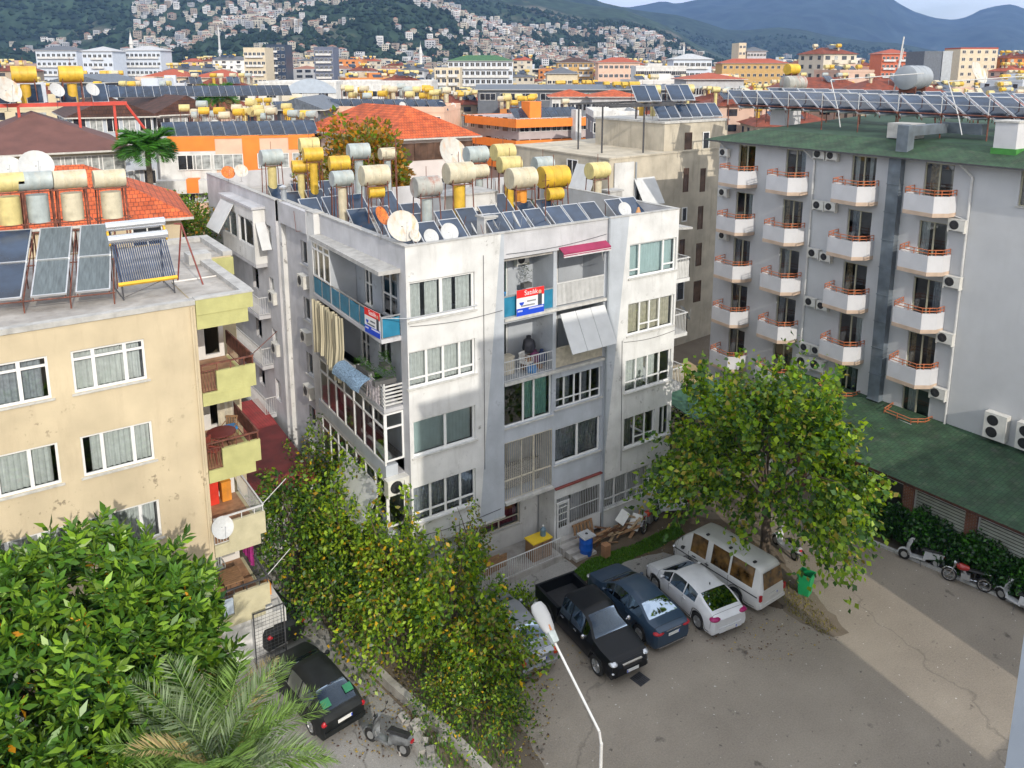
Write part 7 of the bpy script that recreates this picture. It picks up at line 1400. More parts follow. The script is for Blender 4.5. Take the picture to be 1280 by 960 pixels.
def midb(name, label, Lp, Cp, Rp, z, wallm, rooft='flat', roofm=None, floors=5, front=None, left=None, rh=2.0, over=.6, cat='building', Dfix=None, parapet=.7, win=(1.5, 1.3), wk='dc', bal=None, balm=None, maxf=3, depth=None, wl=True):
    C = onz(*Cp, z)[:2]; R_ = onz(*Rp, z)[:2]; L_ = onz(*Lp, z)[:2] if Lp else None
    u = (R_-C); wf = np.linalg.norm(u); u = u/wf
    if L_ is None: v = np.array([-u[1], u[0]]); dl = depth or 12
    else: v = L_-C; dl = np.linalg.norm(v); v = v/dl
    if depth: dl = depth
    root = thing(name, label, cat, (C[0], C[1], 0)); P = [np.zeros(2), u*wf, u*wf+v*dl, v*dl]; b = MB()
    for i in range(4): a, c = P[i], P[(i+1) % 4]; b.quad((*a, 0), (*c, 0), (*c, z), (*a, z))
    b.quad(*[(*p, z) for p in P]); b.build('wall', wallm, root)
    if rooft == 'flat':
        g = MB(); 
        for i in range(4):
            a, c = P[i], P[(i+1) % 4]; e = norm(c-a); nn = np.array([e[1], -e[0]]); g.hexa([(*(a+nn*.06), z-.1), (*(c+nn*.06), z-.1), (*(c-nn*.18), z-.1), (*(a-nn*.18), z-.1), (*(a+nn*.06), z+parapet), (*(c+nn*.06), z+parapet), (*(c-nn*.18), z+parapet), (*(a-nn*.18), z+parapet)])
        g.build('parapet', roofm or wallm, root)
    else:
        o = over; Q = [P[0]-u*o-v*o, P[1]+u*o-v*o, P[2]+u*o+v*o, P[3]-u*o+v*o]; cen = sum(P)/4; g = MB()
        if wf >= dl: i_ = dl/2 if rooft == 'hip' else -o; r1 = P[0]+u*i_+v*dl/2; r2 = P[1]-u*i_+v*dl/2; fs = [(Q[0], Q[1], r2, r1), (Q[2], Q[3], r1, r2), (Q[1], Q[2], r2), (Q[3], Q[0], r1)]; 
        else: i_ = wf/2 if rooft == 'hip' else -o; r1 = P[0]+v*i_+u*wf/2; r2 = P[3]-v*i_+u*wf/2; fs = [(Q[1], Q[2], r2, r1), (Q[3], Q[0], r1, r2), (Q[0], Q[1], r1), (Q[2], Q[3], r2)]
        for f in fs: g.quad(*[(p[0], p[1], z+rh if (p is r1 or p is r2) else z+.02) for p in f])
        g.quad(*[(p[0], p[1], z-.12) for p in Q[::-1]])
        for i in range(4): a, c = Q[i], Q[(i+1) % 4]; g.quad((*a, z-.12), (*c, z-.12), (*c, z+.02), (*a, z+.02), m=1)
        g.build('roof', [roofm, M_sill], root, boxuv=True)
    fh = z/floors if floors > 0 else 3
    au = atan2(u[1], u[0]); av = atan2(-v[1], -v[0])
    for f in range(maxf):
        zz = z-(f+1)*fh+.95+.25
        if zz < .5: break
        nfr = front if front is not None else max(1, int(wf/3.2))
        for i in range(nfr): p = u*wf*(i+.5)/nfr; addwin(root, p[0]+u[1]*.02, p[1]-u[0]*.02, zz, au, win[0], win[1], wk[(i*3+f) % len(wk)])
        nl = (left if left is not None else max(1, int(dl/3.5))) if wl else 0
        for i in range(nl): p = v*dl*(i+.5)/nl; addwin(root, p[0]-u[0]*.02, p[1]-u[1]*.02, zz, av, win[0]*.8, win[1], wk[(i+f) % len(wk)])
        if bal:
            for (a, c) in bal:
                g = MB(); A = u*wf*a; B = u*wf*c; n_ = -np.array([-u[1], u[0]]); 
                zb = z-(f+1)*fh+.1; g.hexa([(*(A+n_*1.1), zb), (*(B+n_*1.1), zb), (*B, zb), (*A, zb), (*(A+n_*1.1), zb+.15), (*(B+n_*1.1), zb+.15), (*B, zb+.15), (*A, zb+.15)])
                g.hexa([(*(A+n_*1.12), zb+.15), (*(B+n_*1.12), zb+.15), (*(B+n_*1.02), zb+.15), (*(A+n_*1.02), zb+.15), (*(A+n_*1.12), zb+1.05), (*(B+n_*1.12), zb+1.05), (*(B+n_*1.02), zb+1.05), (*(A+n_*1.02), zb+1.05)]); g.build('balcony', balm or wallm, root)
    return root, C, u, v, wf, dl
# small shared roof things
def simple_tank(c, post):
    key = ('st', c, post)
    if key in CACHE: return CACHE[key]
    g = MB(); g.lathe((-.5, 0, 1.35), (1, 0, 0), [(0, .001), (0, .36), (1, .36), (1, .001)], 12); i = len(g.f); g.m = [0]*i
    if post: g.lathe((0, 0, 0), (0, 0, 1), [(0, .26), (.95, .26), (.95, .001)], 10, m=0)
    for sx in (-.4, .4):
        for sy in (-.3, .3): g.tube((sx, sy, 0), (sx, sy, 1.3), .03, 4, m=1)
    CACHE[key] = g.mesh('water_tank', [TM[c], M_rust], True); return CACHE[key]
def simple_panel():
    if 'sp' not in CACHE:
        g = MB(); R = Matrix.Rotation(radians(36), 4, 'X')
        for j in range(2): g.box(-1.0+j*1.02, 0, .05, -.04+j*1.02, 1.9, .11); 
        g.m = [0]*len(g.f); g.box(-1.03, -.03, .02, 1.03, 1.93, .048, m=1); g.xf(R); g.tube((-1, 1.5, 0), (-1, 1.5, 1.1), .03, 4, m=1); g.tube((1, 1.5, 0), (1, 1.5, 1.1), .03, 4, m=1); CACHE['sp'] = g.mesh('solar_collector', [M_panel, M_alu])
    return CACHE['sp']
ntk = [0, 0]
TLAB = {'y': 'deep yellow water drum', 'l': 'pale yellow water drum', 'c': 'cream water drum', 'g': 'grey water drum'}
def rtank(x, y, z, where, sc=1.):
    c = random.choice('yyllccg'); post = random.random() < .6; o = bpy.data.objects.new('water_tank', simple_tank(c, post)); COL.objects.link(o); o.location = (x, y, z); o.rotation_euler[2] = -.55+random.uniform(-.3, .3); o.scale = (sc,)*3; ntk[0] += 1
    tag(o, '%s%s %s' % (TLAB[c], ' over an upright drum' if post else ' on bare legs', where), 'water tank', '%ss%s %s' % (TLAB[c], ' over upright drums' if post else ' on bare legs', where))
def rpanel(x, y, z, where, sc=1.): o = bpy.data.objects.new('solar_collector', simple_panel()); COL.objects.link(o); o.location = (x, y, z); o.rotation_euler[2] = -.1; o.scale = (sc,)*3; ntk[1] += 1; tag(o, 'dark blue pair of solar collectors '+where, 'solar panel', 'pairs of solar collectors '+where)
def rdish(x, y, z, where, r=.5):
    if 'sd' not in CACHE: g = MB(); g.lathe((0, 0, 1.2), (.1, -1, .5), [(.2*(k/5)**2, max(.001, k/5)) for k in range(6)], 16); g.tube((0, .1, 0), (0, 0, 1.2), .03, 4); CACHE['sd'] = g.mesh('satellite_dish', [M_dish], True)
    o = bpy.data.objects.new('satellite_dish', CACHE['sd']); COL.objects.link(o); o.location = (x, y, z); o.rotation_euler[2] = random.uniform(-.6, .3); o.scale = (r,)*3; tag(o, 'small round white dish '+where, 'satellite dish', 'small white dishes '+where)
def roofstuff(C, u, v, wf, dl, z, where, nt=6, npn=5, nd=3, a=(.08, .92), bb=(.15, .8), sc=1.):
    for i in range(nt): p = C+u*wf*(a[0]+(a[1]-a[0])*(i+random.uniform(.1, .9))/nt)+v*dl*random.uniform(bb[0]+.2*(bb[1]-bb[0]), bb[1]); rtank(p[0], p[1], z+random.uniform(.1, 1.3)*sc, where, sc)
    for i in range(npn): p = C+u*wf*(a[0]+(a[1]-a[0])*(i+.5)/npn)+v*dl*bb[0]; rpanel(p[0], p[1], z, where, sc)
    for i in range(nd): p = C+u*wf*random.uniform(*a)+v*dl*random.uniform(*bb); rdish(p[0], p[1], z, where, random.uniform(.35, .6))
random.seed(21)
# red tile house behind the cream block
r = midb('tile_roofed_house', 'house with bright terracotta hip roof just behind the cream block', None, (-60, 292), (226, 270), 13.6, M_cream, 'hip', M_tile, 5, rh=2.6, depth=9, maxf=1)
# brown sheet roof house
r = midb('brown_roofed_house', 'cream house with wide dark brown sheet roof at the left edge', None, (-60, 196), (150, 186), 15.3, mat('pale_cream_render', (.58, .53, .38), .85, .06, 1.), 'hip', M_brownroof, 5, rh=2.7, depth=15, front=6, win=(2.4, 1.5), wk='cdc', over=1.0, maxf=2)
C, u, v = r[1:4]
t = thing('steel_gantry', 'red steel beam gantry carrying panels and dishes above the brown roof', 'gantry', (*(C+u*7+v*7), 15.4)); ang = atan2(u[1], u[0]); t.rotation_euler[2] = ang; k = MB(); k.box(-9, -.15, 3.0, 5.5, .15, 3.3).box(-9, 2, 3.0, 5.5, 2.2, 3.25)
for x in (-7, -2.5, 1.8, 4.5): k.box(x-.1, -.1, 0, x+.1, .1, 3.0)
k.tube((5.4, 0, 3.1), (6.8, 0, .8), .12, 5); k.build('beam', M_redst if False else mat('signal_red_steel', (.5, .05, .03), .5, .1, 2.), t)
for i, x in enumerate((-6.2, -3.2, .3, 2.9)):
    p = C+u*(7+x)+v*6.6; dish((p[0], p[1], 19.7), [1.0, 1.1, .62, .58][i], 'rrww'[i], ['first big rust-flecked dish', 'second big rust-flecked dish', 'first small round dish', 'second small round dish'][i]+' from the left on the red beam gantry', .5)
for i, x in enumerate((-5.4, -1.8, 1.6)): p = C+u*(7+x)+v*8.5; tank((p[0], p[1], 21.0), 'y', 'y', '%s bright yellow drum on the red gantry above the brown roof' % ['left', 'middle', 'right'][i], ang, 1.9, 1.3, 'yellow drums on the red gantry')
for i in range(5): p = C+u*(1+i*2.4)+v*7.6; panel((p[0], p[1], 18.6), 'dark collector %s of five on the red beam gantry' % ords[i], ang, 1.3, 'a', 'collectors on the red beam gantry')
# grey block with dark tiles
r = midb('grey_block', 'pale blue-grey block with dark brown tiled roof left of centre', (62, 135), (88, 147), (191, 145), 16.6, mat('pale_blue_grey', (.42, .46, .52), .85, .05, 1.), 'gable', M_tiledk, 6, rh=2.0, win=(1.2, 1.5), front=5, maxf=4, depth=13, bal=[(.72, .95)])
r2 = midb('grey_block', 'second dark-tiled block continuing the roof line of the pale blue-grey block', None, (194, 144), (268, 141), 16.6, M_lgrey, 'gable', M_tiledk, 6, rh=2.0, front=4, maxf=2, depth=13)
for i in range(14): p = r[1]+r[2]*(i*1.75+.5)+r[3]*7.5; rpanel(p[0], p[1], 18.3, 'along the ridge of the dark tiled roof')
# salmon / orange block
zz = 15.3; r = midb('orange_block', 'salmon and orange striped block with a row of collectors and many drums on its roof', None, (209, 173), (392, 170), zz, M_pink, 'flat', M_orange, 5, front=0, depth=12, maxf=0, wl=False, parapet=.1); root, C, u, v, wf, dl = r; au = atan2(u[1], u[0]); nn = np.array([u[1], -u[0]])
def pan(a, c, z0, z1, m, nm='panel', d=.05):
    A = u*wf*a; B = u*wf*c; MB().hexa([(*(A+nn*d), z0), (*(B+nn*d), z0), (*B, z0), (*A, z0), (*(A+nn*d), z1), (*(B+nn*d), z1), (*B, z1), (*A, z1)]).build(nm, m, root)
pan(0, .315, zz-1.2, zz+.15, M_orange, 'orange_band'); pan(.5, .62, zz-5.2, zz+.15, M_orange, 'orange_band'); pan(.82, 1, zz-1.2, zz+.15, M_orange, 'orange_band'); pan(-.06, .315, zz-4.0, zz-1.21, M_white, 'white_panel', .06); pan(-.08, .315, zz-4.9, zz-3.7, M_white, 'balcony', 1.2); pan(.12, .2, zz-4.85, zz-3.6, M_orange, 'orange_panel', 1.25)
for a, w, k in ((.12, 1.6, 'd'), (.22, 1.6, 'c'), (.40, 2.6, 'c'), (.71, 2.8, 'c'), (.93, 2.2, 'c')):
    for f in (0, 1): p = u*wf*a+nn*.13; addwin(root, p[0], p[1], zz-2.9-f*3, au, w, 1.4, k)
where = 'on the salmon and orange block'; roofstuff(C, u, v, wf, dl, zz+.1, where, 22, 12, 9, (.0, 1), (.1, .9), 1.)
# house with wide red hip roof, centre
r = midb('red_roofed_house', 'white and pink house with a wide weathered red hip roof in the centre', (384, 162), (492, 174), (590, 169.5), 15.6, mat('pinkish_white_render', (.62, .56, .54), .85, .05, 1.), 'hip', M_tile, 5, rh=2.6, front=4, left=4, win=(1.9, 1.5), wk='bdc', maxf=2)
root, C, u, v, wf, dl = r
# tank-covered block just behind the red roof
r = midb('cream_block', 'block covered with rows of cream and yellow drums behind the wide red roof', None, (405, 139), (555, 140), 15.6, M_pink, 'flat', None, 5, front=7, depth=12, maxf=1); where = 'on the block behind the wide red roof'; roofstuff(r[1], r[2], r[3], r[4], r[5], 15.7, where, 24, 11, 10, (.0, 1), (.1, .9), 1.25)
# orange banded block
zz = 14.5; r = midb('orange_banded_block', 'grey-pink corner block with broad bright orange balcony bands, centre right', (577, 143.5), (648.5, 150), (740.5, 147), zz, mat('grey_pink_render', (.46, .40, .40), .85, .05, 1.), 'flat', M_orange, 5, front=7, left=7, win=(1.5, 1.9), wk='dbd', maxf=3, parapet=.05); root, C, u, v, wf, dl = r; nn = -v
for f in range(3):
    z0 = zz-1.0-f*2.9; g = MB(); o = 1.2; P = [v*dl*.75-u*o, -u*o-v*o, u*wf-v*o, u*wf, v*dl*.75]
    g.hexa([(*(-u*o-v*o), z0), (*(u*wf*.68-v*o), z0), (*(u*wf*.68-v*(o-.15)), z0), (*(-u*(o-.15)-v*(o-.15)), z0), (*(-u*o-v*o), z0+1.15), (*(u*wf*.68-v*o), z0+1.15), (*(u*wf*.68-v*(o-.15)), z0+1.15), (*(-u*(o-.15)-v*(o-.15)), z0+1.15)])
    g.hexa([(*(u*wf*.74-v*o), z0), (*(u*wf-v*o), z0), (*(u*wf-v*(o-.15)), z0), (*(u*wf*.74-v*(o-.15)), z0), (*(u*wf*.74-v*o), z0+1.15), (*(u*wf-v*o), z0+1.15), (*(u*wf-v*(o-.15)), z0+1.15), (*(u*wf*.74-v*(o-.15)), z0+1.15)])
    g.hexa([(*(v*dl*.8-u*o), z0), (*(-u*o-v*(o-.16)), z0), (*(-u*(o-.15)-v*(o-.16)), z0), (*(v*dl*.8-u*(o-.15)), z0), (*(v*dl*.8-u*o), z0+1.15), (*(-u*o-v*(o-.16)), z0+1.15), (*(-u*(o-.15)-v*(o-.16)), z0+1.15), (*(v*dl*.8-u*(o-.15)), z0+1.15)])
    g.build('balcony_band', M_orange, root); g = MB(); g.quad(*[(*p, z0+.02) for p in (-u*o-v*o, u*wf-v*o, u*wf, np.zeros(2))]); g.quad(*[(*p, z0+.022) for p in (-u*o-v*(o-.1), np.zeros(2), v*dl*.8, v*dl*.8-u*o)]); g.build('balcony_slab', M_conc, root)
g = MB(); A = u*wf*.69-v*1.35; g.box(A[0]-.5, A[1]-.5, 0, A[0]+.5, A[1]+.5, zz+1.3); g.build('white_pilaster', M_white, root)
where = 'on the orange banded block'; roofstuff(C, u, v, wf, dl, zz+.1, where, 9, 7, 3, (.1, .95), (.15, .8), 1.1)
p = C+u*wf*.33+v*3; MBx = boxthing('roof_cabin', 'small orange roof cabin among the drums of the orange banded block', 'roof cabin', (p[0], p[1], zz+.05), (2.0, 2.0, 2.3), M_orange)
# beige block between the white block and the hotel
zl = 15.4; r = midb('beige_block', 'stained beige block with a flat terrace roof behind the right end of the white block', (683, 187), (762, 198), (900, 184), zl, M_beige, 'flat', None, 5, front=0, left=0, maxf=0, parapet=.01, depth=12, wl=False); root, C, u, v, wf, dl = r; au = atan2(u[1], u[0]); av = atan2(-v[1], -v[0])
Y0 = float(C[1])
tw = MB(); TC = onz(831, 153, 17.5)[:2]; 
def Wp(px, py): P = ony(px, py, Y0-.03); return P
for (px0, py0, px1, py1) in ((771, 188, 0, 0),): pass
x0 = float(ony(831, 153, Y0+1.2)[0]); x1 = x0+7.0; MB().box(x0-C[0], 1.2, zl, x1-C[0], 9, 17.45).build('upper_storey', M_beige, root)
MB().box(x0-C[0]-.1, 1.1, 17.45, x1-C[0]+.1, 9.1, 17.6).build('upper_roof', M_sill, root)
for px, py, w, h, k in ((860, 182, .75, 2.0, 'b'), (882, 180, .75, 1.9, 'd')): P = ony(px, py, Y0+1.18); addwin(root, P[0]-C[0], 1.18, P[2]-h/2, 0, w, h, k)
for px, py, w, h, k in ((857, 225, .55, 1.8, 'b'), (878, 225, .55, 1.8, 'b'), (855, 268, .55, 1.1, 'd'), (875, 272, .55, 1.8, 'b'), (852, 312, .55, 1.6, 'b'), (873, 318, .6, 1.8, 'b'), (850, 362, .8, 1.7, 'd'), (871, 364, .8, 1.7, 'b')): P = ony(px, py, Y0-.02); addwin(root, P[0]-C[0], -.03, P[2]-h/2, 0, w, h, k)
P = ony(804, 234, Y0); sh = MB(); a = P[0]-C[0]; sh.hexa([(a-1.0, -1.2, P[2]-1.1), (a+1.0, -1.2, P[2]-1.1), (a+1.0, -.05, P[2]+.7), (a-1, -.05, P[2]+.7), (a-1.0, -1.23, P[2]-1.08), (a+1.0, -1.23, P[2]-1.08), (a+1.0, -.08, P[2]+.72), (a-1, -.08, P[2]+.72)]); sh.build('tilted_shutter', MATS['shutter_sheet'], root); addwin(root, a, -.03, P[2]-1.1, 0, 1.9, 1.6, 'd')
P = ony(779, 226, Y0); MB().box(P[0]-C[0]-.9, -.12, P[2]-1.6, P[0]-C[0]+.9, -.02, P[2]+1.3).build('white_screen', M_white, root); P = ony(786, 214, Y0); MB().tube((P[0]-C[0]+.6, -.1, 3), (P[0]-C[0]+.6, -.1, 15), .07, 8).build('drainpipe', M_steel, root)
P = onx(716, 216, C[0]); q = np.array([P[0], P[1]])-C; addwin(root, -.03, q[1], P[2]-1, av, 1.3, 2.0, 'd')
for i, (px, py) in enumerate(((743, 205),)): P = onx(735, 222, C[0]); g = MB(); g.hexa([(-1.0, P[1]-C[1]-1.2, P[2]-1.3), (-1.0, P[1]-C[1]+1.2, P[2]-1.3), (-.05, P[1]-C[1]+1.2, P[2]+.9), (-.05, P[1]-C[1]-1.2, P[2]+.9), (-1.03, P[1]-C[1]-1.2, P[2]-1.28), (-1.03, P[1]-C[1]+1.2, P[2]-1.28), (-.08, P[1]-C[1]+1.2, P[2]+.92), (-.08, P[1]-C[1]-1.2, P[2]+.92)]); g.build('tilted_shutter', MATS['shutter_sheet'], root)
where = 'on the beige block'; 
for j in range(6): panel((x0+.4+j*1.05+(j//2)*.25, Y0+1.6, 17.75), '%s from the left in the row of collectors on the stained beige block' % ords[j], -.45, 1.0, 'a', 'collectors on the stained beige block', 30)
for j, (px, py) in enumerate(((817, 112), (859, 111), (895, 112))): P = ony(px, py, Y0+7); tank(P, 'l', 'l', '%s pale yellow drum over a pale yellow post above the beige block' % ords[j], -.5, 1.1 if j < 2 else .7, 2.2, 'pale yellow drums above the beige block')
P = ony(803, 113, Y0+8); tank(P, 'y', 'y', 'deep yellow drum left of the pale yellow ones above the beige block', .9, 1.2, 2.2)
t = thing('steel_gantry', 'black steel frame with pairs of collectors over the terrace of the beige block', 'gantry', (C[0]+4.5, C[1]+3, zl)); k = MB()
for x, y in ((-2.6, 0), (0, -1.6), (-2.2, 3.2), (2.6, 2.0)): k.tube((x, y, 0), (x, y, 3.5), .07, 5)
k.box(-3.4, -.1, 3.4, 6, .05, 3.55).box(-3.4, 2.9, 3.4, 6, 3.05, 3.55).box(-3.4, -1.7, 3.35, 3, -1.55, 3.5); k.build('frame', M_dksteel, t)
for j in range(4): panel((C[0]+1.7+4+j*1.08+(j//2)*1.5, C[1]+2.7, zl+3.6), '%s collector on the black steel frame over the beige terrace' % ords[j], -.5, 1.2, 'a', 'collectors on the black steel frame', 30)
# behind: grey and white blocks with round windows
r = midb('grey_white_block', 'dark grey and white block with round windows beside the orange banded block', None, (742, 146), (800, 146), 15.8, mat('charcoal_render', (.16, .17, .19), .8, .1, 1.), 'flat', M_white, 5, front=4, depth=10, maxf=2, bal=[(.4, .7)], balm=M_white)
# charcoal building with white windows and ribbed roof
def farb(name, label, px0, px1, py, D, h=None, wallm=None, rooft='flat', roofm=None, floors=5, depth=14, win=(1.5, 1.4), front=None, maxf=3, rh=2, bal=None, balm=None, wk='d', parapet=.6, over=.8, skew=0., cat='building'):
    z = float(ond((px0+px1)/2, py, D)[2])
    A = ond(px0, py, D)[:2]; B = ond(px1, py, D*(1+skew))[:2]
    def inv(P):  # pixel of point at height z -> emulate onz input
        v_ = np.array([P[0], P[1], z-H]); zz_ = v_@FV; return (640+FPX*(v_@RV)/zz_, CYP-FPX*(v_@UV)/zz_)
    if abs(z-H) < .3: z = H-.4 if z < H else H+.4
    return midb(name, label, None, inv(A), inv(B), z, wallm, rooft, roofm, floors, front, 0, rh, over, cat, None, parapet, win, wk, bal, balm, maxf, depth, False), z
M_char = mat('charcoal_cladding', (.11, .12, .14), .7, .1, 1.); M_wb = mat('bluish_white_render', (.55, .60, .68), .8, .05, 1.); M_crm2 = mat('warm_cream_render', (.60, .52, .38), .85, .06, 1.)
M_och = mat('ochre_render', (.50, .32, .12), .85, .08, 1.); M_brk = mat('brick_red_render', (.36, .08, .04), .85, .08, 1.); M_ribd = mat('ribbed_dark_roof', (.10, .12, .15), .5, .3, 2., stretch=(8, .3, 1)); M_gtile = tilemat('green_tiles', (.04, .14, .05), (.05, .17, .06), (.02, .06, .02), 3, 3)
farb('charcoal_block', 'long charcoal block with white window strips behind the orange banded block', 597, 850, 112, 215, None, M_char, 'gable', M_ribd, 4, 18, (4.2, 1.8), 10, 1, 1.2)
farb('white_villa', 'white villa with orange-red roof, left of the round-windowed block', 690, 738, 121, 165, None, M_white, 'hip', M_tile, 4, 9, (1.4, 1.5), 5, 2, 1.4)
farb('white_villa', 'long grey and white villa with orange-red roof and gables right of the first villa', 740, 800, 121, 160, None, M_lgrey, 'hip', M_tile, 4, 9, (1.4, 1.6), 7, 2, 1.3)
farb('white_hall', 'long low white hall with wide window openings in the centre', 423, 540, 103, 260, None, M_white, 'flat', M_white, 3, 20, (6.5, 1.8), 4, 1)
t, z = farb('white_hall', 'white hall with a pale blue arched gable left of the long white hall', 322, 420, 104, 250, None, M_white, 'flat', M_white, 3, 25, (3, 1.6), 3, 1); root, C, u, v, wf, dl = t; g = MB(); ar = [(u*wf*(.35+.65*(i/14))) for i in range(15)]; i0 = len(g.v)
g.v += [(*(p-v*.3), z-3) for p in (ar[0], ar[-1])]+[(*(p-v*.3), z-2+3.4*sin(pi*i/14)**.8) for i, p in reversed(list(enumerate(ar)))]; g.f.append(tuple(range(len(g.v)))); g.m.append(0); g.build('arched_gable', mat('pale_blue_cladding', (.40, .46, .54), .6, .05, 1.), root)
LM = [('hotel', 'white-blue hotel with a green tiled roof right of centre in the far town', 560, 641, 76, 340, M_wb, 'hip', M_gtile, 7, (1.6, 1.6), 12, 6, [(.05, .95)]),
      ('apartment_block', 'pale many-balconied block just left of the green-roofed hotel', 543, 575, 86, 300, M_crm2, 'flat', None, 7, (1.6, 1.5), 4, 6, [(.1, .45), (.55, .9)]),
      ('apartment_block', 'yellow-ochre and red block with hip roofs at the foot of the hill', 697, 742, 78, 400, M_och, 'hip', M_tiledk, 7, (1.6, 1.5), 7, 5, [(.05, .3), (.6, .9)]),
      ('apartment_block', 'pink block with dark red roof and a blue glass stair tower', 748, 800, 78, 380, M_pink, 'hip', M_brk, 6, (1.8, 1.5), 8, 4, None),
      ('hotel', 'low white hotel with blue glass in front of the second hill', 795, 858, 84, 330, M_white, 'flat', None, 5, (2.6, 1.7), 8, 4, None),
      ('hotel', 'stepped blue-white hotel with a pale roof at the foot of the second hill', 842, 890, 74, 350, M_wb, 'hip', M_lgrey, 6, (2.0, 1.5), 7, 4, [(.1, .9)]),
      ('orange_block', 'long orange block with dark red roofs at the foot of the second hill', 903, 985, 79, 420, M_och, 'hip', M_brk, 6, (1.6, 1.5), 11, 3, None),
      ('apartment_block', 'tall pale tower beside the long orange block', 924, 933, 55, 430, M_crm2, 'flat', None, 10, (1.4, 1.4), 2, 8, None),
      ('apartment_block', 'grey-roofed pale block right of the tall pale tower', 934, 958, 64, 430, M_lgrey, 'hip', M_char, 8, (1.4, 1.4), 6, 6, None),
      ('apartment_block', 'brick-red block with dark red roof on the right before the blue mountains', 1103, 1140, 67, 420, mat('brick_orange_render', (.55, .14, .06), .85, .06, 1.), 'hip', M_brk, 7, (1.4, 1.4), 7, 5, [(.05, .45), (.55, .95)]),
      ('apartment_block', 'tall cream block with dark roof edge on the right before the blue mountains', 1201, 1248, 61, 380, M_crm2, 'flat', M_brk, 9, (1.6, 1.5), 5, 7, None),
      ('grey_tower', 'windowless ribbed grey twin tower on the right skyline', 1156, 1178, 66, 300, M_ribd, 'flat', None, 8, (1, 1), 0, 0, None),
      ('grey_tower', 'lighter half of the ribbed twin tower on the right skyline', 1179, 1191, 66, 300, M_steel, 'flat', None, 8, (1, 1), 0, 0, None),
      ('apartment_block', 'pale hotel with grey mansard roof, first of three at the left under the mountain', 44, 95, 63, 420, M_wb, 'hip', M_char, 7, (1.6, 1.5), 8, 5, [(.05, .95)]),
      ('apartment_block', 'pale hotel with grey mansard roof, second of three at the left under the mountain', 102, 140, 64, 400, M_wb, 'hip', M_lgrey, 7, (1.6, 1.5), 6, 5, [(.3, .7)]),
      ('apartment_block', 'pale hotel with grey mansard roof, third of three at the left under the mountain', 156, 200, 63, 420, M_wb, 'hip', M_lgrey, 7, (1.6, 1.5), 8, 5, [(.05, .95)]),
      ('apartment_block', 'beige block just left of the dark twin tower', 304, 331, 61, 400, M_crm2, 'flat', None, 7, (1.6, 1.5), 5, 5, [(.1, .9)]),
      ('glass_tower', 'dark blue glass tower with white balconies left of centre', 332, 356, 57, 430, mat('dark_blue_cladding', (.03, .05, .09), .3, .2, 1.), 'flat', None, 9, (1.6, 1.6), 4, 6, [(.4, .6)]),
      ('apartment_block', 'dark and white striped block right of the blue glass tower', 392, 416, 60, 430, mat('navy_white_render', (.12, .14, .2), .6, .1, 1.), 'flat', None, 8, (1.8, 1.5), 4, 5, [(.1, .9)]),
      ('red_roofed_house', 'pale house with red hip roof right of the distant palm', 240, 297, 97, 240, M_crm2, 'hip', M_brk, 5, (1.6, 1.5), 7, 3, None),
      ('red_roofed_house', 'pale house with dark red hip roof left of the one by the palm', 180, 232, 96, 250, M_crm2, 'hip', M_brk, 5, (1.6, 1.5), 6, 3, None),
      ('long_pavilion', 'long low pavilion with red roof above the beige block', 858, 930, 99, 190, M_lgrey, 'hip', M_brk, 4, (2, 1.5), 10, 1, None),
      ('dark_roofed_hall', 'hall with blue-grey metal roof beyond the red beam gantry', 62, 132, 103, 150, M_char, 'gable', M_ribd, 3, (2, 1), 3, 0, None),
      ('dark_roofed_hall', 'hall with dark metal roof at the right of the salmon and orange block', 342, 400, 137, 105, M_char, 'gable', M_ribd, 4, (2, 1), 0, 0, None),
      ('arched_hall', 'cream hall with a dark arched roof behind the charcoal block', 684, 722, 92, 300, M_crm2, 'hip', M_char, 4, (1.5, 1.2), 6, 1, None)]
for (nm_, lb, a, c, py, D, wm, rt, rm, fl_n, wn, fr, mf, bl_) in LM: farb(nm_, lb, a, c, py, D, None, wm, rt, rm, fl_n, 14, wn, fr, mf, rh=2.4 if D > 200 else 1.5, bal=bl_, balm=M_white)
# minarets
def minaret(px, py, D, label):
    P = ond(px, py, D); t = thing('minaret', label, 'minaret', (P[0], P[1], 0)); h = P[2]; g = MB(); g.lathe((0, 0, 0), (0, 0, 1), [(0, 1.6), (h*.55, 1.3), (h*.56, 2.1), (h*.6, 2.1), (h*.61, 1.1), (h*.82, 1.0), (h*.83, 1.4), (h, .05)], 12); g.build('shaft', M_white, t, True); MB().lathe((0, 0, h), (0, 0, 1), [(0, .15), (2, .05)], 6).build('finial', M_steel, t)
minaret(162.5, 40, 520, 'slender white minaret at the foot of the mountain on the left'); minaret(272.5, 31, 900, 'small white minaret on the hillside left of centre'); minaret(525.5, 55, 560, 'thin minaret beside a small golden dome in the centre of the town'); minaret(855, 55, 900, 'thin minaret at the foot of the second hill')
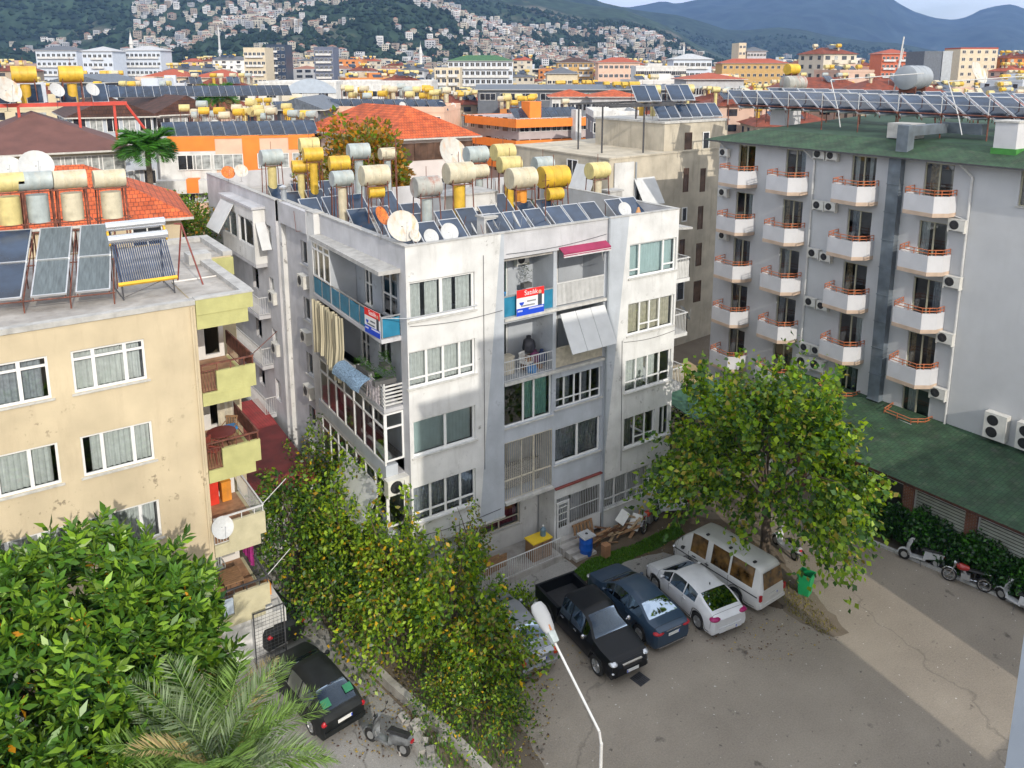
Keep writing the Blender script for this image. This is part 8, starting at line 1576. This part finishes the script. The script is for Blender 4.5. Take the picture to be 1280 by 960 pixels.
# ---- generic far blocks
random.seed(5)
WCOL = [('orange', (.62, .24, .07)), ('cream', (.56, .51, .42)), ('white', (.66, .66, .65)), ('pale grey', (.48, .49, .51)), ('beige', (.50, .42, .32)), ('salmon', (.60, .42, .33)), ('pale yellow', (.58, .50, .34)), ('bluish white', (.54, .58, .64)), ('tan', (.42, .33, .24))]
RC = [('flat roof', None), ('red tiled roof', M_tile), ('dark red roof', M_brk), ('flat roof', None), ('red tiled roof', M_tile), ('dark roof', M_char)]
def farmesh(ci, ri, w, d, fl):
    key = ('F', ci, ri, w, fl)
    if key in CACHE: return CACHE[key]
    g = MB(); h = fl*2.9; wm = mat('far_'+WCOL[ci][0].replace(' ', '_')+'_wall', WCOL[ci][1], .85, .08, .3, rnd=.15)
    g.box(0, 0, 0, w, d, h)
    nx = max(2, int(w/3.4)); ny = max(2, int(d/3.6))
    for f in range(fl):
        z = f*2.9+1.0
        for i in range(nx):
            x = w*(i+.5)/nx; ww = 1.0 if (i+ci) % 2 else .7; g.box(x-ww, -.04, z, x+ww, .05, z+1.3, m=1 if (i*7+f*3+ci) % 4 else 3)
        for i in range(ny): y = d*(i+.5)/ny; g.box(-.04, y-.7, z, .05, y+.7, z+1.3, m=1)
        for i in range(1, nx, 2):
            if (ci+ri) % 2: x = w*(i+.5)/nx; g.box(x-1.5, -1.1, z-1.0, x+1.5, 0, z-.1, m=0 if ci % 3 else 4)
    if RC[ri][1]: o = .7; g.quad((-o, -o, h), (w+o, -o, h), (w-d*.35, d/2, h+2.2), (d*.35, d/2, h+2.2), m=2); g.quad((w+o, d+o, h), (-o, d+o, h), (d*.35, d/2, h+2.2), (w-d*.35, d/2, h+2.2), m=2); g.quad((-o, d+o, h), (-o, -o, h), (d*.35, d/2, h+2.2), m=2); g.quad((w+o, -o, h), (w+o, d+o, h), (w-d*.35, d/2, h+2.2), m=2); g.quad((-o, -o, h-.02), (-o, d+o, h-.02), (w+o, d+o, h-.02), (w+o, -o, h-.02), m=0)
    else: g.box(-.1, -.1, h, w+.1, .1, h+.7); g.box(-.1, .1, h, .1, d, h+.7); g.box(w-.1, .1, h, w+.1, d, h+.7); g.box(w*.55, d*.4, h, w*.8, d*.8, h+2.4)
    CACHE[key] = g.mesh('town_block', [wm, M_wdark, RC[ri][1] or M_conc, M_wcurt, M_white]); return CACHE[key]
nfar = 0; D = 98.; tk = []
occ = []
while D < 900 and nfar < 285:
    px = -30.+random.uniform(0, 30)
    while px < 1310:
        w = random.choice([10, 12, 14, 17, 20]); fl = random.choice([3, 4, 4, 5, 5, 6]) if D < 220 else (random.choice([4, 5, 5, 6, 6, 7]) if D < 270 else random.choice([5, 6, 6, 7, 8, 9]))
        if D < 125: fl = random.choice([3, 4, 4])
        wpx = w*FPX/D
        if D > 250 and any(px < c_+4 and px+wpx > a_-4 and D < D_+25 for (_, _, a_, c_, _, D_, *r_) in LM): fl = 4
        wpx = w*FPX/D; gap = random.uniform(.04, .34)*wpx
        skip = (D < 135 and 200 < px < 420) or (px > 930 and D < 125) or (D < 118 and (560 < px < 940 or px < 200)) or (D < 330 and random.random() < .06)
        skip = skip or (D < 165 and px+wpx > 535 and px < 770)
        skip = skip or (150 < D < 262 and 300 < px+wpx/2 < 560) or (150 < D < 215 and 590 < px+wpx/2 < 860)
        if not skip and nfar < 285:
            ci = random.choice([0, 1, 1, 2, 2, 2, 3, 4, 5, 5, 6, 7, 7, 8]); ri = random.randrange(6) if D > 130 else 0; o = bpy.data.objects.new('town_block', farmesh(ci, ri, w, 12, fl)); COL.objects.link(o); P = ond(px, 85, D*random.uniform(.97, 1.04)); o.location = (P[0], P[1], 0); rot = -YAW*random.choice([.0, .4, 1., 1.2])+random.uniform(-.1, .1); o.rotation_euler[2] = rot; nfar += 1
            dist = 'near town rows' if D < 200 else ('middle town rows' if D < 420 else 'far town rows'); 
            sec = ['at the far left', 'left of centre', 'in the centre', 'right of centre', 'at the far right'][min(4, max(0, int(px/256)))]
            tag(o, '%s %s-storey block, %s, %s, %s' % (WCOL[ci][0], {3: 'three', 4: 'four', 5: 'five', 6: 'six', 7: 'seven', 8: 'eight', 9: 'nine'}[fl], RC[ri][0], dist, sec), 'building', '%s %s-storey blocks, %s, %s, %s' % (WCOL[ci][0], {3: 'three', 4: 'four', 5: 'five', 6: 'six', 7: 'seven', 8: 'eight', 9: 'nine'}[fl], RC[ri][0], dist, sec))
            tk.append((P, rot, w, fl*2.9, D, ri, sec))
        px += wpx+gap
    D *= 1.12
print('FAR', nfar, 'windows', nwin[0])
sm = MB(); sm.m = []
for (P, rot, w, h, D, ri, sec) in tk:
    u = np.array([cos(rot), sin(rot)]); v = np.array([-sin(rot), cos(rot)]); rh_ = 0 if RC[ri][1] is None else 1.2
    wh = 'on the town roofs %s' % sec
    for j in range(random.randint(4, 8)):
        p = P[:2]+u*w*random.uniform(.05, .95)+v*random.uniform(1, 9)
        if ntk[0] < 255 and D < 240: rtank(p[0], p[1], h+rh_, wh, 1.15)
        else: s = 1.5; i0 = len(sm.v); sm.lathe((p[0]-.6*s, p[1], h+rh_+1.6), (1, -.3, 0), [(0, .001), (0, .42*s), (1.1*s, .42*s), (1.1*s, .001)], 7, m=random.choice([0, 0, 1, 1, 2])); sm.box(p[0]-.3, p[1]-.3, h+rh_, p[0]+.3, p[1]+.3, h+rh_+1.2, m=random.choice([0, 1, 2, 2]))
    for j in range(2):
        p = P[:2]+u*w*random.uniform(.1, .9)+v*random.uniform(.3, 3)
        if ntk[1] < 150 and D < 240: rpanel(p[0], p[1], h+rh_, wh, 1.1)
        else: sm.hexa([(p[0]-1.6, p[1], h+rh_+.4), (p[0]+1.6, p[1]-.5, h+rh_+.4), (p[0]+1.6, p[1]+1, h+rh_+1.7), (p[0]-1.6, p[1]+1.5, h+rh_+1.7), (p[0]-1.6, p[1], h+rh_+.5), (p[0]+1.6, p[1]-.5, h+rh_+.5), (p[0]+1.6, p[1]+1, h+rh_+1.8), (p[0]-1.6, p[1]+1.5, h+rh_+1.8)], m=3)
tag(sm.build('roof_tanks', [M_tyel, M_tlyel, M_tcream, M_panel]), 'countless yellow and cream water tanks on the distant roofs', kind='stuff')
for i in range(34):
    D = random.uniform(110, 600); px = random.uniform(0, 1270)
    if D < 160 and (px < 420 or px > 560): continue
    P = ond(px, 85, D)
    if 'ft' not in CACHE: CACHE['ft'] = [simple_tree('small round green tree between the town blocks', (P[0], P[1], 0), 13, 4.2, 1500, [L_c1, L_c3, L_c5], (.4, .45, .15), 1.0, .9, 'town_tree', 'green trees between the town blocks')]
    else: dup(CACHE['ft'][0], (P[0], P[1], 0), random.random()*6, None, random.uniform(.7, 1.15))

# ================================================================ HILLS
from mathutils import noise as MN
M_hill = bpy.data.materials.new('forested_hill'); M_hill.use_nodes = True
def hillmat(m, green, rock, sc, thr=.62):
    nt = m.node_tree; N = nt.nodes; L = nt.links; b = N['Principled BSDF']; b.inputs['Roughness'].default_value = .95; b.inputs['Specular IOR Level'].default_value = .1
    tc = N.new('ShaderNodeTexCoord')
    n = N.new('ShaderNodeTexNoise'); n.inputs['Scale'].default_value = sc; n.inputs['Detail'].default_value = 10; n.inputs['Roughness'].default_value = .7; L.new(tc.outputs['Object'], n.inputs[0])
    n2 = N.new('ShaderNodeTexNoise'); n2.inputs['Scale'].default_value = sc*9; n2.inputs['Detail'].default_value = 8; L.new(tc.outputs['Object'], n2.inputs[0])
    r = N.new('ShaderNodeValToRGB'); r.color_ramp.elements[0].position = thr-.06; r.color_ramp.elements[1].position = thr+.06; L.new(n.outputs[0], r.inputs[0])
    g = N.new('ShaderNodeMix'); g.data_type = 'RGBA'; g.inputs[6].default_value = (*[c*.45 for c in green], 1); g.inputs[7].default_value = (*[c*1.5 for c in green], 1); rr = N.new('ShaderNodeValToRGB'); rr.color_ramp.elements[0].position = .35; rr.color_ramp.elements[1].position = .68; L.new(n2.outputs[0], rr.inputs[0]); L.new(rr.outputs[0], g.inputs[0])
    x = N.new('ShaderNodeMix'); x.data_type = 'RGBA'; L.new(r.outputs[0], x.inputs[0]); L.new(g.outputs[2], x.inputs[6]); x.inputs[7].default_value = (*rock, 1); L.new(x.outputs[2], b.inputs['Base Color'])
hillmat(M_hill, (.030, .052, .030), (.17, .15, .12), .0035)
M_hill2 = bpy.data.materials.new('second_hill_forest'); M_hill2.use_nodes = True; hillmat(M_hill2, (.024, .040, .026), (.12, .11, .09), .003, .68)
M_mtn = bpy.data.materials.new('far_mountain'); M_mtn.use_nodes = True; hillmat(M_mtn, (.022, .034, .032), (.15, .15, .15), .0011, .68)
HILLS = {}
def hill(name, prof, D0, D1, m, back, nr=46, step=7, rough=.18, power=1.25, kind='structure'):
    a, c = prof[0][0], prof[-1][0]; xs = np.arange(a, c+step, step); ts = np.linspace(0, 1, nr); V = np.zeros((len(xs), nr+2, 3))
    for i, px in enumerate(xs):
        zr = max(0, float(ond(px, interp(prof, px), D1)[2]))
        for j, t in enumerate(ts):
            D = D0+(D1-D0)*t; P = ond(px, 85, D); nz = MN.fractal(Vector((P[0]*.0022, P[1]*.0022, 3.1)), 1., 2.1, 7)*rough+MN.fractal(Vector((P[0]*.009, P[1]*.009, 7)), 1., 2.1, 4)*rough*.18
            z = zr*(t**power)+zr*nz*(1-t**6)*min(1, t*4)*.9; V[i, j] = (P[0], P[1], max(z, -2+0*t) if j else -2)
        for q, k in ((nr, .75), (nr+1, 0)): P = ond(px, 85, D1+back*(q-nr+1)); V[i, q] = (P[0], P[1], zr*k-2)
    g = bpy.data.meshes.new(name); n2 = nr+2; f = [(i*n2+j, (i+1)*n2+j, (i+1)*n2+j+1, i*n2+j+1) for i in range(len(xs)-1) for j in range(n2-1)]; g.from_pydata(V.reshape(-1, 3).tolist(), [], f); g.materials.append(m); g.shade_smooth(); o = bpy.data.objects.new(name, g); COL.objects.link(o); tag(o, kind=kind); HILLS[name] = (xs, V); return o
h1 = hill('hill', [(-120, -100), (0, -95), (200, -90), (400, -70), (560, -42), (620, -20), (670, -8), (705, 1), (740, 7), (780, 13), (805, 22), (835, 34), (870, 56), (905, 70), (940, 82)], 950, 2300, M_hill, 500)
h2 = hill('second_hill', [(690, -30), (720, -12), (750, 3), (790, 12), (812, 15), (845, 19), (875, 27), (905, 37), (930, 38), (968, 34), (1000, 37), (1035, 45), (1085, 52), (1120, 54), (1160, 62), (1220, 70), (1300, 76), (1380, 84)], 2000, 3100, M_hill2, 500, rough=.12)
h3 = hill('mountain', [(560, 10), (700, 6), (760, 8), (785, 9), (803, 6), (826, 1), (842, 5), (870, -1), (905, -3), (960, -22), (1020, -30), (1070, -22), (1100, -8), (1112, 2), (1135, 14), (1160, 22), (1185, 25), (1203, 21), (1218, 12), (1238, 7), (1256, 5), (1272, 11), (1300, 22), (1360, 10), (1420, 8)], 3600, 5600, M_mtn, 700, step=9, rough=.16, power=1.1)
# houses on the slopes and on the last strip of the plain
sh_m = [mat('slope_house_cream', (.46, .43, .36), .85, .1, .1), mat('slope_house_white', (.56, .56, .56), .85, .1, .1), mat('slope_house_tan', (.30, .25, .20), .85, .1, .1), mat('slope_house_roof', (.26, .12, .08), .85, .1, .1), M_wdark, mat('slope_house_grey', (.35, .36, .38), .85, .1, .1)]
hs = MB()
def shouse(P, w, d, h):
    a = -YAW+random.uniform(-.4, .4); u = np.array([cos(a), sin(a)]); v = np.array([-sin(a), cos(a)]); m = random.choice([0, 0, 1, 1, 2, 2, 5]); z0 = P[2]-3; z1 = P[2]+h; c = [P[:2]-u*w/2-v*d/2, P[:2]+u*w/2-v*d/2, P[:2]+u*w/2+v*d/2, P[:2]-u*w/2+v*d/2]; hs.hexa([(*q, z0) for q in c]+[(*q, z1) for q in c], m)
    for f in range(int(h/3)):
        zz = P[2]+f*3+1; A = c[0]-v*.15+u*w*.1; B = c[1]-v*.15-u*w*.1; nseg = 3
        for s in range(nseg): A2 = A+(B-A)*(s+.15)/nseg; B2 = A+(B-A)*(s+.8)/nseg; hs.quad((*A2, zz), (*B2, zz), (*B2, zz+1.5), (*A2, zz+1.5), m=4)
    if random.random() < .35: cc = sum(c)/4; 
    if random.random() < .35:
        for i in range(4): q, r_ = c[i], c[(i+1) % 4]; hs.quad((*q, z1), (*r_, z1), (*(sum(c)/4), z1+2), m=3)
def hillz(name, px, t):
    xs, V = HILLS[name]; i = min(len(xs)-2, max(0, int((px-xs[0])/(xs[1]-xs[0])))); j = t*45; j0 = int(j); q = V[i, j0]+(V[i, min(j0+1, 45)]-V[i, j0])*(j-j0); q2 = V[i+1, j0]+(V[i+1, min(j0+1, 45)]-V[i+1, j0])*(j-j0); fr = (px-xs[0])/(xs[1]-xs[0])-i; return q+(q2-q)*fr
random.seed(99); k = 0; tries = 0
while k < 2700 and tries < 60000:
    tries += 1; px = random.uniform(-20, 930); t = random.random()**1.0*.62; P = hillz('hill', px, t)
    dens = MN.fractal(Vector((P[0]*.0065, P[1]*.0065, 1.7)), 1., 2., 5)*1.2+random.uniform(-.35, .35)
    base = .06 if px > 330 else (.2 if px > 170 else .5)
    if t < .05: base -= .5
    if px > 780: base += .2
    if dens < base+.25*max(0, t-.4): continue
    if P[2] < -1: continue
    big = random.random() < .12; shouse(P, random.uniform(5, 11)*(1.9 if big else 1), 7, random.choice([5, 6, 6, 9, 11])); k += 1
k2 = 0
for i in range(260):
    px = random.uniform(760, 1240); t = random.random()*.45; P = hillz('second_hill', px, t); 
    if MN.fractal(Vector((P[0]*.004, P[1]*.004, 9.7)), 1., 2., 4) < .08: continue
    shouse(P, random.uniform(10, 24), 12, random.choice([6, 9, 12])); k2 += 1
for i in range(1900):
    D = 480+1400*random.random()**1.4; px = random.uniform(-20, 1300)
    if D > 950 and px < 900: continue
    P = ond(px, 85, D); P[2] = 0; shouse(P, random.uniform(12, 26), 12, random.choice([12, 15, 18, 18, 21]))
tag(hs.build('distant_houses', sh_m), 'countless pale houses scattered over the hillside and the far plain', kind='stuff')
# hillside trees: dark clumps as ground cover
n = 9000; C = []; 
for i in range(n):
    px = random.uniform(-30, 935); t = random.random()*.75; P = hillz('hill', px, t); 
    if P[2] > 0: C.append(P+np.array([0, 0, -1.]))
for i in range(2500):
    px = random.uniform(760, 1290); t = random.random()*.8; C.append(hillz('second_hill', px, t)-np.array([0, 0, 1]))
C = np.array(C); tetr = np.array([[0, 0, 1.], [.9, 0, .3], [-.45, .8, .25], [-.45, -.8, .3], [.5, .6, -.2], [0, 0, -.3]]); sz = RNG.uniform(4, 10, len(C)); V = C[:, None, :]+tetr[None]*sz[:, None, None]*np.array([1, 1, 1.0]); me = bpy.data.meshes.new('hill_woods'); F = np.array([[0, 1, 2], [0, 2, 3], [0, 3, 1], [1, 4, 2], [1, 3, 5], [2, 5, 3], [4, 1, 5], [4, 5, 2]]); FF = (np.arange(len(C))[:, None, None]*6+F[None]).reshape(-1, 3)
me.from_pydata(V.reshape(-1, 3).tolist(), [], FF.tolist()); me.materials.append(leafmat('hill_foliage', (.018, .034, .019), .0, .9, .1)); o = bpy.data.objects.new('hill_woods', me); COL.objects.link(o); tag(o, 'dark scrub and pines covering the hillsides', kind='stuff')
# ================================================================ HAZE, SKY, SUN, CAMERA
hz = MB().box(-3500, -300, -1.2, 9000, 8500, 900); m = bpy.data.materials.new('air'); m.use_nodes = True; N = m.node_tree.nodes; N.remove(N['Principled BSDF']); pv = N.new('ShaderNodeVolumePrincipled'); pv.inputs['Color'].default_value = (.30, .52, 1., 1); pv.inputs['Density'].default_value = 1.05e-4; pv.inputs['Anisotropy'].default_value = .0; m.node_tree.links.new(pv.outputs[0], N['Material Output'].inputs['Volume']); MATS['air'] = m
HAZE = True
if HAZE: tag(hz.build('haze', m), 'thin blue air haze', kind='stuff')
SUN_EL, SUN_TRAVEL = radians(27), radians(9.8)
d = Vector((sin(SUN_TRAVEL)*cos(SUN_EL), cos(SUN_TRAVEL)*cos(SUN_EL), -sin(SUN_EL)))
sl = bpy.data.lights.new('sun', 'SUN'); sl.energy = 2.2; sl.angle = radians(.5); sl.color = (1, .93, .82); so = bpy.data.objects.new('sun', sl); COL.objects.link(so); so.rotation_euler = d.to_track_quat('-Z', 'Y').to_euler(); so.location = (0, -20, 60)
w = bpy.data.worlds.new('World'); S.world = w; w.use_nodes = True; N = w.node_tree.nodes; L = w.node_tree.links; sk = N.new('ShaderNodeTexSky'); sk.sky_type = 'NISHITA'; sk.sun_disc = False; sk.sun_elevation = SUN_EL; sk.sun_rotation = pi+SUN_TRAVEL; sk.air_density = 1.2; sk.dust_density = 2.0; sk.altitude = 20
# broken cloud layer mixed into the sky by direction
tc = N.new('ShaderNodeTexCoord'); mp = N.new('ShaderNodeMapping'); mp.inputs['Scale'].default_value = (1, 1, 5); L.new(tc.outputs['Generated'], mp.inputs[0]); nz = N.new('ShaderNodeTexNoise'); nz.inputs['Scale'].default_value = 3.; nz.inputs['Detail'].default_value = 8; L.new(mp.outputs[0], nz.inputs[0]); cr = N.new('ShaderNodeValToRGB'); cr.color_ramp.elements[0].position = .28; cr.color_ramp.elements[1].position = .56; L.new(nz.outputs[0], cr.inputs[0])
mx = N.new('ShaderNodeMix'); mx.data_type = 'RGBA'; L.new(cr.outputs[0], mx.inputs[0]); L.new(sk.outputs[0], mx.inputs[6]); mx.inputs[7].default_value = (7.0, 7.1, 7.3, 1); L.new(mx.outputs[2], N['Background'].inputs[0]); N['Background'].inputs[1].default_value = .15
cam = bpy.data.cameras.new('camera'); co = bpy.data.objects.new('camera', cam); COL.objects.link(co); co.location = (0, 0, H); cam.sensor_width = 36; cam.lens = 36*FPX/1280; cam.shift_y = -(480-CYP)/1280; cam.clip_start = .3; cam.clip_end = 20000
co.rotation_euler = (pi/2-PITCH, 0, -YAW); S.camera = co
S.view_settings.view_transform = 'Standard'; S.view_settings.look = 'None'; S.view_settings.gamma = 1; S.view_settings.exposure = .56; S.view_settings.use_curve_mapping = False
S.cycles.transparent_max_bounces = 12; S.cycles.max_bounces = 6; S.cycles.volume_bounces = 0
S.cycles.diffuse_bounces = 3; S.cycles.glossy_bounces = 3
# every group of one loses its group; unused prototypes get removed
import collections
for o in list(COL.objects):
    if o.parent is None and o.get('label') == 'x': 
        for c_ in list(o.children_recursive): bpy.data.objects.remove(c_)
        bpy.data.objects.remove(o)
cnt = collections.Counter(o.get('group') for o in COL.objects if o.get('group'))
for o in COL.objects:
    if o.get('group') and cnt[o['group']] < 2: del o['group']
